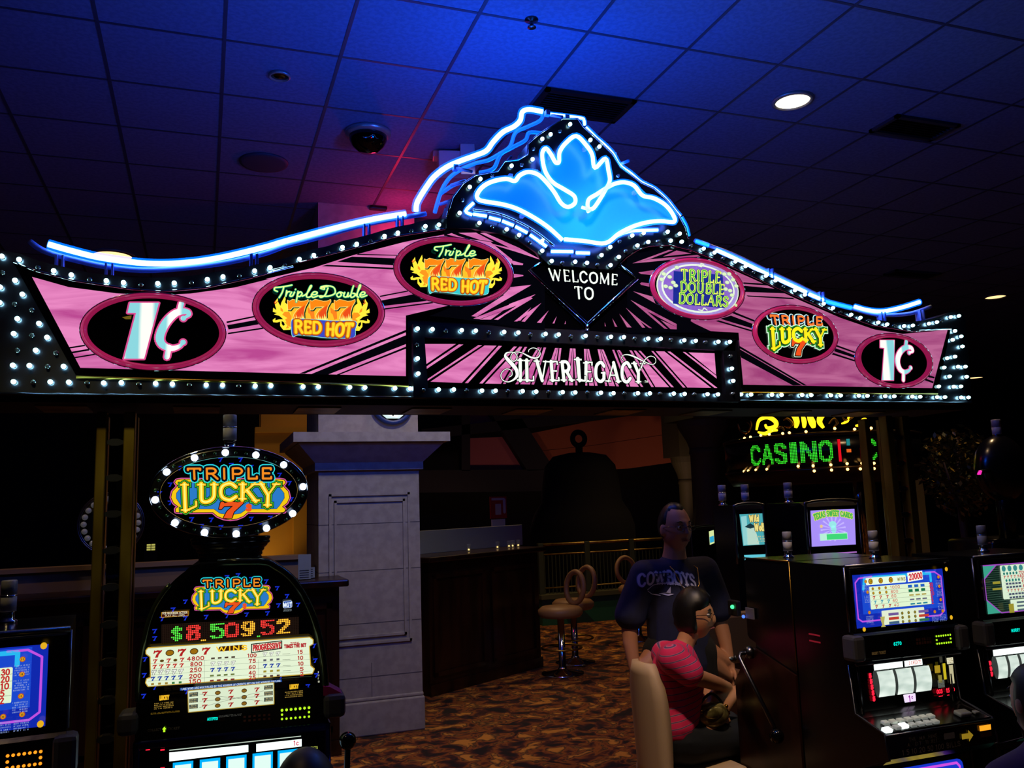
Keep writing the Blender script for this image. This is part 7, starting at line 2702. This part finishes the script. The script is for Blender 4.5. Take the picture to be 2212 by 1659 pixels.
I.stroke([g(1413, 1279), g(1424, 1286), g(1438, 1288)], .0035, M_prt)
drape(I, tree)
I.b.build('shirt_print', ts)
J2 = {'pel': ((0, 0, .9), .165, .135)}
E2 = []
for s, k in ((-1, 'r'), (1, 'l')):
    J2[k + 'hp'] = ((s * .1, .0, .85), .12, .125)
    J2[k + 'k'] = ((s * .12, -.005, .48), .088, .09)
    J2[k + 'a'] = ((s * .13, .025, .08), .078, .08)
    E2 += [('pel', k + 'hp'), (k + 'hp', k + 'k'), (k + 'k', k + 'a')]
skin_eval('trousers', J2, E2, 'pel', [mat('black_cotton', '0c0c10', .85)], man, .012)
b = MB().use(mat('cord_gold', 'b08a40', .3, .8), True)
b.tube([(-.065, .01, shz + .05), (-.07, -.11, shz - .0), (-.05, -.15, shz - .08), (-.0, -.158, shz - .15)], .0022, 6)
b.tube([(.065, .01, shz + .05), (.085, -.1, shz - .0), (.06, -.148, shz - .08), (.0, -.158, shz - .15)], .0022, 6)
b.tube([(.0, -.158, shz - .15), (0, -.162, shz - .19)], .005, 6)
b.build('neck_cord', man)
for s in (-1, 1):
    b = MB().use(mat('black_leather', '080808', .4), True)
    b.ball((s * .145, -.06, .045), .055, 16, 10, (.95, 2.5, .85))
    b.build('shoe', man)
wq = (.294, -.028, shz - .505)
one('wristwatch', M_steel, lambda b: (b.lathe([(.033, -.012), (.036, 0), (.033, .012)], wq, 18, 'z', .95, 1.1), b.ball((wq[0] + .03, wq[1] - .01, wq[2]), .018, 12, 8, (.4, 1, 1))), man, True)

# ---------------------------------------------------------------- seated woman (faces +x)
YF = 3.80
fo = Fr(0, YF)
def wpt(px, py, dy=0):
    x, z = px_to(YF + dy, px, py)
    return (x, dy, z)
hcx = wpt(1498, 1331)
wx = wpt(1465, 1500)[0]
wo = empty('person', (wx, YF, 0), 0, 'seated dark-haired woman in a pink striped polo shirt playing a slot machine', 'person')
def W(px, py, dy=0):
    x, y, z = wpt(px, py, dy)
    return (x - wx, y, z)
hcw = W(1500, 1328)
FB = R(-44)
neck = W(1478, 1395)
sh = W(1462, 1425)
hip = W(1462, 1590)
s_near, s_far = (W(1455, 1425, -.15)), (sh[0] + .02, .15, sh[2])
J = {'pel': ((hip[0], 0, hip[2] + .02), .12, .15), 'wst': ((W(1455, 1530)[0], 0, W(1455, 1530)[2]), .105, .13), 'chs': ((W(1462, 1465)[0], 0, W(1462, 1465)[2]), .11, .14), 'uch': ((sh[0], 0, sh[2] - .02), .08, .12), 'nb': ((W(1474, 1405)[0], 0, W(1474, 1405)[2]), .05), 'nk': ((neck[0] + .01, 0, neck[2] + .02), .045), 'hd': ((hcw[0] - .02, 0, hcw[2] - .06), .05)}
E = [('pel', 'wst'), ('wst', 'chs'), ('chs', 'uch'), ('uch', 'nb'), ('nb', 'nk'), ('nk', 'hd')]
# near (right) arm reaching to the button deck
J['rs'] = (s_near, .052)
J['re'] = (W(1502, 1462, -.2), .040)
J['rf'] = (W(1540, 1474, -.10), .036)
J['rw'] = (W(1572, 1484, .0), .025)
E += [('uch', 'rs'), ('rs', 're'), ('re', 'rf'), ('rf', 'rw')]
fingers(J, E, 'rw', (1, .1, -.12), (0, 1, 0), (0, 0, 1), .25, .9, 'rh', 1)
# far (left) arm in the lap holding the bag
J['ls'] = (s_far, .052)
J['le'] = ((sh[0] + .10, .2, W(1462, 1500)[2]), .040)
J['lw'] = (W(1538, 1500, -.02), .025)
E += [('uch', 'ls'), ('ls', 'le'), ('le', 'lw')]
fingers(J, E, 'lw', (.35, -.25, -1), (1, .1, .3), (.3, -1, .1), -.0, .95, 'lh', -1)
for s, k in ((-1, 'r'), (1, 'l')):
    J[k + 'hp'] = ((hip[0] + .03, s * .09 + .04, hip[2] - .01), .095)
    J[k + 'm'] = ((hip[0] + .2, s * .09 + .09, hip[2] - .03), .085)
    J[k + 'k'] = ((hip[0] + .42, s * .09 + .12, hip[2] - .05), .062)
    J[k + 'c'] = ((hip[0] + .40, s * .09 + .12, hip[2] - .2), .056)
    J[k + 'a'] = ((hip[0] + .30, s * .09 + .12, .16), .036)
    J[k + 'o'] = ((hip[0] + .42, s * .09 + .12, .115), .034)
    E += [('pel', k + 'hp'), (k + 'hp', k + 'm'), (k + 'm', k + 'k'), (k + 'k', k + 'c'), (k + 'c', k + 'a'), (k + 'a', k + 'o')]
skin_eval('body', J, E, 'pel', [mat('warm_skin', 'c08a62', .55)], wo, .006, [head_mesh(hcw, FB, .97)], smooth=4)
face_parts(wo, hcw, FB, lip='8a4848', s=.97)


def woman_hair(x, y, z):
    r = math.sin(x * 23 + y * 19) * .012 + math.sin(y * 37 + z * 21) * .012
    if x > .2:
        v = (z - (.46 - .30 * abs(y))) * 5
    elif x > -.15:
        v = (z + .75 + 0 * y) * 3
    else:
        v = 1
    v = min(v, 1)
    return -.15 if v < 0 else -.08 + v * .30 + r + (.12 if (x < .1 and z < -.2) else 0)


hair_cap(wo, hcw, FB, woman_hair, s=.97)
# striped polo
M_polo = mat('pink_striped_cotton', 'd02058', .85)
nt = M_polo.node_tree
bs = nt.nodes['Principled BSDF']
tc = nt.nodes.new('ShaderNodeTexCoord'); mp_ = nt.nodes.new('ShaderNodeMapping')
mp_.inputs['Rotation'].default_value = (0, R(14), 0)
wv_ = nt.nodes.new('ShaderNodeTexWave'); wv_.bands_direction = 'Z'; wv_.inputs['Scale'].default_value = 11.0; wv_.inputs['Distortion'].default_value = .6; wv_.inputs['Detail'].default_value = 1
rp = nt.nodes.new('ShaderNodeValToRGB')
rp.color_ramp.elements[0].position = .0; rp.color_ramp.elements[0].color = (*lin('503c6a'), 1)
rp.color_ramp.elements[1].position = .17; rp.color_ramp.elements[1].color = (*lin('dc2460'), 1)
e = rp.color_ramp.elements.new(.09); e.color = (*lin('c87a98'), 1)
nt.links.new(tc.outputs['Object'], mp_.inputs[0]); nt.links.new(mp_.outputs[0], wv_.inputs['Vector']); nt.links.new(wv_.outputs['Fac'], rp.inputs[0]); nt.links.new(rp.outputs[0], bs.inputs['Base Color'])
T = {'hem': ((W(1448, 1560)[0], 0, W(1448, 1560)[2]), .125, .16), 'wst': ((J['wst'][0][0], 0, J['wst'][0][2]), .125, .15), 'chs': ((J['chs'][0][0], 0, J['chs'][0][2]), .13, .158), 'uch': ((sh[0], 0, sh[2] - .015), .098, .138), 'nb': ((J['nb'][0][0] - .01, 0, J['nb'][0][2] - .01), .066)}
TE = [('hem', 'wst'), ('wst', 'chs'), ('chs', 'uch'), ('uch', 'nb')]
T['rs'] = (s_near, .072); v1 = Vector(s_near); v2 = Vector(J['re'][0]); T['rm'] = (tuple(v1.lerp(v2, .45)), .07); T['re'] = (tuple(v1.lerp(v2, .72)), .068)
v1 = Vector(s_far); v2 = Vector(J['le'][0]); T['ls'] = (s_far, .072); T['le'] = (tuple(v1.lerp(v2, .7)), .07)
TE += [('uch', 'rs'), ('rs', 'rm'), ('rm', 're'), ('uch', 'ls'), ('ls', 'le')]
skin_eval('polo_shirt', T, TE, 'wst', [M_polo], wo, .008, smooth=5)
T = {'pel': ((hip[0], 0, hip[2] + .01), .135, .165)}
TE = []
for s, k in ((-1, 'r'), (1, 'l')):
    for kk, ad in (('hp', .018), ('m', .02), ('k', .02), ('c', .02), ('a', .03)):
        T[k + kk] = (J[k + kk][0], J[k + kk][1] + ad)
    TE += [('pel', k + 'hp'), (k + 'hp', k + 'm'), (k + 'm', k + 'k'), (k + 'k', k + 'c'), (k + 'c', k + 'a')]
skin_eval('trousers', T, TE, 'pel', [mat('dark_denim', '141c26', .85)], wo, .010)
for s in (-1, 1):
    one('shoe', mat('black_leather', '080808', .4), lambda b: b.ball((hip[0] + .38, s * .09 + .12, .105), .05, 16, 10, (2.3, .95, .85)), wo, True)
# bracelets and bag
bq = J['rw'][0]
one('bracelet', M_gold, lambda b: b.tube([(bq[0] - .01, bq[1] + .028 * math.cos(a * PI / 8), bq[2] + .028 * math.sin(a * PI / 8)) for a in range(16)], .003, 6, True), wo, True)
bx, by, bz_ = wpt(1538, 1545, -.08)
bag = empty('handbag', (bx, YF - .08, 0), R(8), 'shiny olive handbag held on the seated woman\'s lap', 'handbag')
M_bag = mat('metallic_olive_leather', '8a8450', .25, .6)
noise_mix(M_bag, '6a6438', 'b0a868', (1, 1, 1), 18, 4)
one('bag_body', M_bag, lambda b: (b.ball((0, 0, bz_), .1, 24, 16, (1.0, .5, .62))), bag, True)
one('bag_flap', M_bag, lambda b: b.ball((-.02, -.035, bz_ + .02), .06, 18, 12, (1.0, .4, .5)), bag, True)
one('bag_strap', mat('black_leather'), lambda b: b.tube(spline([(-.08, 0, bz_ + .03), (-.06, .0, bz_ + .07), (-.0, .0, bz_ + .10), (.05, 0, bz_ + .07), (.07, 0, bz_ + .04)], 5), .007, 8), bag, True)
one('buckle', M_gold, lambda b: (b.ball((-.08, -.02, bz_ + .03), .012, 10, 8), b.ball((.075, -.02, bz_ + .035), .010, 10, 8), b.tube([(.06, -.03, bz_ + .03), (.085, -.03, bz_ + .0)], .004, 6)), bag, True)
# her chair
chx = W(1415, 1500)[0] + wx
ch = empty('casino_chair', (chx + .12, YF, 0), R(90), 'cream upholstered casino chair under the seated woman', 'chair')
sz_ = hip[2] - .125
M_cr = mat('cream_upholstery', 'c8ae8a', .6)
one('seat', M_cr, lambda b: b.box((-.19, -.27, sz_ - .09), (.19, .16, sz_), .035), ch)
zt_ = px_to(YF, 1425, 1425)[1]
def bkf(b):
    P = []
    for k in range(13):
        t = k / 12
        P.append((.17 + .05 * t, .0))
    prof = []
    n = 10
    vs, fs = [], []
    for i in range(n + 1):
        z = sz_ - .05 + (zt_ - sz_ + .05) * i / n
        wv = .14 * (1 - max(0, (i / n - .7)) ** 2 * 4.5)
        yy = .155 + .03 * i / n
        for j in range(9):
            a = -1 + 2 * j / 8
            vs.append((a * wv, yy - .03 * (a * a) - .02 * math.sin(PI * i / n), z))
        for j in range(9):
            a = 1 - 2 * j / 8
            vs.append((a * wv, yy + .035 - .03 * (a * a), z))
    for i in range(n):
        for j in range(18):
            fs.append((i * 18 + j, i * 18 + (j + 1) % 18, (i + 1) * 18 + (j + 1) % 18, (i + 1) * 18 + j))
    fs.append(tuple(range(17, -1, -1))); fs.append(tuple(n * 18 + j for j in range(18)))
    b.add(vs, fs)
one('backrest', M_cr, bkf, ch, True)
one('pedestal', M_chrome, lambda b: b.lathe([(.24, 0), (.23, .02), (.06, .05), (.04, .09), (.04, sz_ - .09)], seg=24), ch, True)
one('foot_rest', M_brass, lambda b: b.tube([(.2 * math.cos(a * PI / 12), .2 * math.sin(a * PI / 12) - .08, .1) for a in range(24)], .011, 6, True), ch, True)
# another chair, seat edge seen behind her beyond the machine
c2_ = empty('casino_chair', (2.98, 4.75, 0), R(180), 'tan casino chair behind the seated woman, right of the man\'s arm', 'chair')
one('seat', M_tan, lambda b: b.box((-.22, -.25, .53), (.22, .25, .62), .03), c2_)
one('backrest', M_tan, lambda b: b.box((-.2, .18, .70), (.2, .25, 1.0), .03), c2_)
one('pedestal', M_chrome, lambda b: b.lathe([(.24, 0), (.23, .02), (.06, .05), (.04, .09), (.04, .53)], seg=24), c2_, True)
one('back_post', M_chrome, lambda b: (b.tube([(-.12, .22, .55), (-.12, .22, .75)], .012, 8), b.tube([(.12, .22, .55), (.12, .22, .75)], .012, 8)), c2_, True)

# ---------------------------------------------------------------- player at the big machine, only the top of the head in frame
def seated(label, hx_, hy_, hz_, yaw, shirt, arm=False, hairfn=None):
    r = empty('person', (hx_, hy_, 0), yaw, label, 'person')
    c = (0, 0, hz_)
    zh = hz_ - .62
    J = {'pel': ((-.08, 0, zh), .13, .15), 'wst': ((-.08, 0, zh + .16), .12, .14), 'chs': ((-.05, 0, zh + .3), .125, .155), 'uch': ((-.03, 0, hz_ - .22), .09, .13), 'nk': ((-.02, 0, hz_ - .13), .052), 'hd': ((-.01, 0, hz_ - .06), .055)}
    E = [('pel', 'wst'), ('wst', 'chs'), ('chs', 'uch'), ('uch', 'nk'), ('nk', 'hd')]
    for s, k in ((-1, 'r'), (1, 'l')):
        J[k + 's'] = ((-.03, s * .18, hz_ - .24), .055)
        J[k + 'e'] = ((.08, s * .24, hz_ - .5), .042)
        J[k + 'w'] = ((.30, s * .16, hz_ - .5), .026)
        E += [('uch', k + 's'), (k + 's', k + 'e'), (k + 'e', k + 'w')]
        fingers(J, E, k + 'w', (1, 0, -.25), (0, -s, 0), (0, 0, 1), .3, .95, k + 'h', 1)
        J[k + 'h_'] = ((-.02, s * .1, zh - .02), .095)
        J[k + 'k'] = ((.38, s * .12, zh - .02), .065)
        J[k + 'c'] = ((.36, s * .12, zh - .16), .058)
        J[k + 'a'] = ((.30, s * .12, .12), .038)
        J[k + 'o'] = ((.42, s * .12, .06), .035)
        E += [('pel', k + 'h_'), (k + 'h_', k + 'k'), (k + 'k', k + 'c'), (k + 'c', k + 'a'), (k + 'a', k + 'o')]
    skin_eval('body', J, E, 'pel', [M_skin], r, .008, [head_mesh(c, 0)], smooth=4)
    face_parts(r, c, 0, glasses=False)
    hair_cap(r, c, 0, hairfn or (lambda x, y, z: (-.12 if (x > .3 and z < .45) else .1)), mat('brown_black_hair', '0e0a08', .5))
    T = {'hem': ((-.08, 0, zh + .04), .15, .17), 'wst': ((-.08, 0, zh + .16), .14, .16), 'chs': ((-.05, 0, zh + .3), .142, .172), 'uch': ((-.03, 0, hz_ - .225), .105, .145), 'nb': ((-.02, 0, hz_ - .16), .068)}
    TE = [('hem', 'wst'), ('wst', 'chs'), ('chs', 'uch'), ('uch', 'nb')]
    for s, k in ((-1, 'r'), (1, 'l')):
        T[k + 's'] = ((-.03, s * .18, hz_ - .245), .074)
        T[k + 'e'] = ((.06, s * .23, hz_ - .46), .062)
        TE += [('uch', k + 's'), (k + 's', k + 'e')]
        if arm:
            T[k + 'w'] = ((.27, s * .165, hz_ - .5), .045)
            TE.append((k + 'e', k + 'w'))
    skin_eval('shirt', T, TE, 'wst', [shirt], r, .012)
    T = {'pel': ((-.08, 0, zh), .15, .17)}
    TE = []
    for s, k in ((-1, 'r'), (1, 'l')):
        for kk, ad in (('h_', .02), ('k', .022), ('c', .022), ('a', .03)):
            T[k + kk] = (J[k + kk][0], J[k + kk][1] + ad)
        TE += [('pel', k + 'h_'), (k + 'h_', k + 'k'), (k + 'k', k + 'c'), (k + 'c', k + 'a')]
    skin_eval('trousers', T, TE, 'pel', [mat('black_cotton')], r, .013)
    for s in (-1, 1):
        one('shoe', mat('black_leather'), lambda b: b.ball((.37, s * .12, .05), .05, 14, 8, (2.4, 1, .95)), r, True)
    st = empty('casino_stool', (hx_ - .12 * math.cos(yaw), hy_ - .12 * math.sin(yaw), 0), yaw, label.split(' ')[0] and ('low casino stool beneath the ' + ('player at the large arched machine' if not arm else 'player cut off at the right edge')), 'stool')
    zs_ = zh - .17
    one('seat', M_tan, lambda b: b.lathe([(0, zs_ - .07), (.19, zs_ - .07), (.2, zs_ - .03), (.17, zs_), (0, zs_)], seg=24), st, True)
    one('pedestal', M_chrome, lambda b: b.lathe([(.22, 0), (.2, .02), (.04, .05), (.035, zs_ - .07)], seg=20), st, True)


Yh = 2.12
x, z = px_to(Yh, 660, 1617)
seated('seated person at the large arched machine, only the dark crown of the head showing', x, Yh, z - .128, R(88), mat('charcoal_cotton', '202024', .85))
Yh = 2.3
x, z = px_to(Yh, 2222, 1432)
seated('person in a dark purple top at the right edge, half cut off', x + .02, Yh, z - .13, R(80), mat('plum_cotton', '3c2450', .85), True)
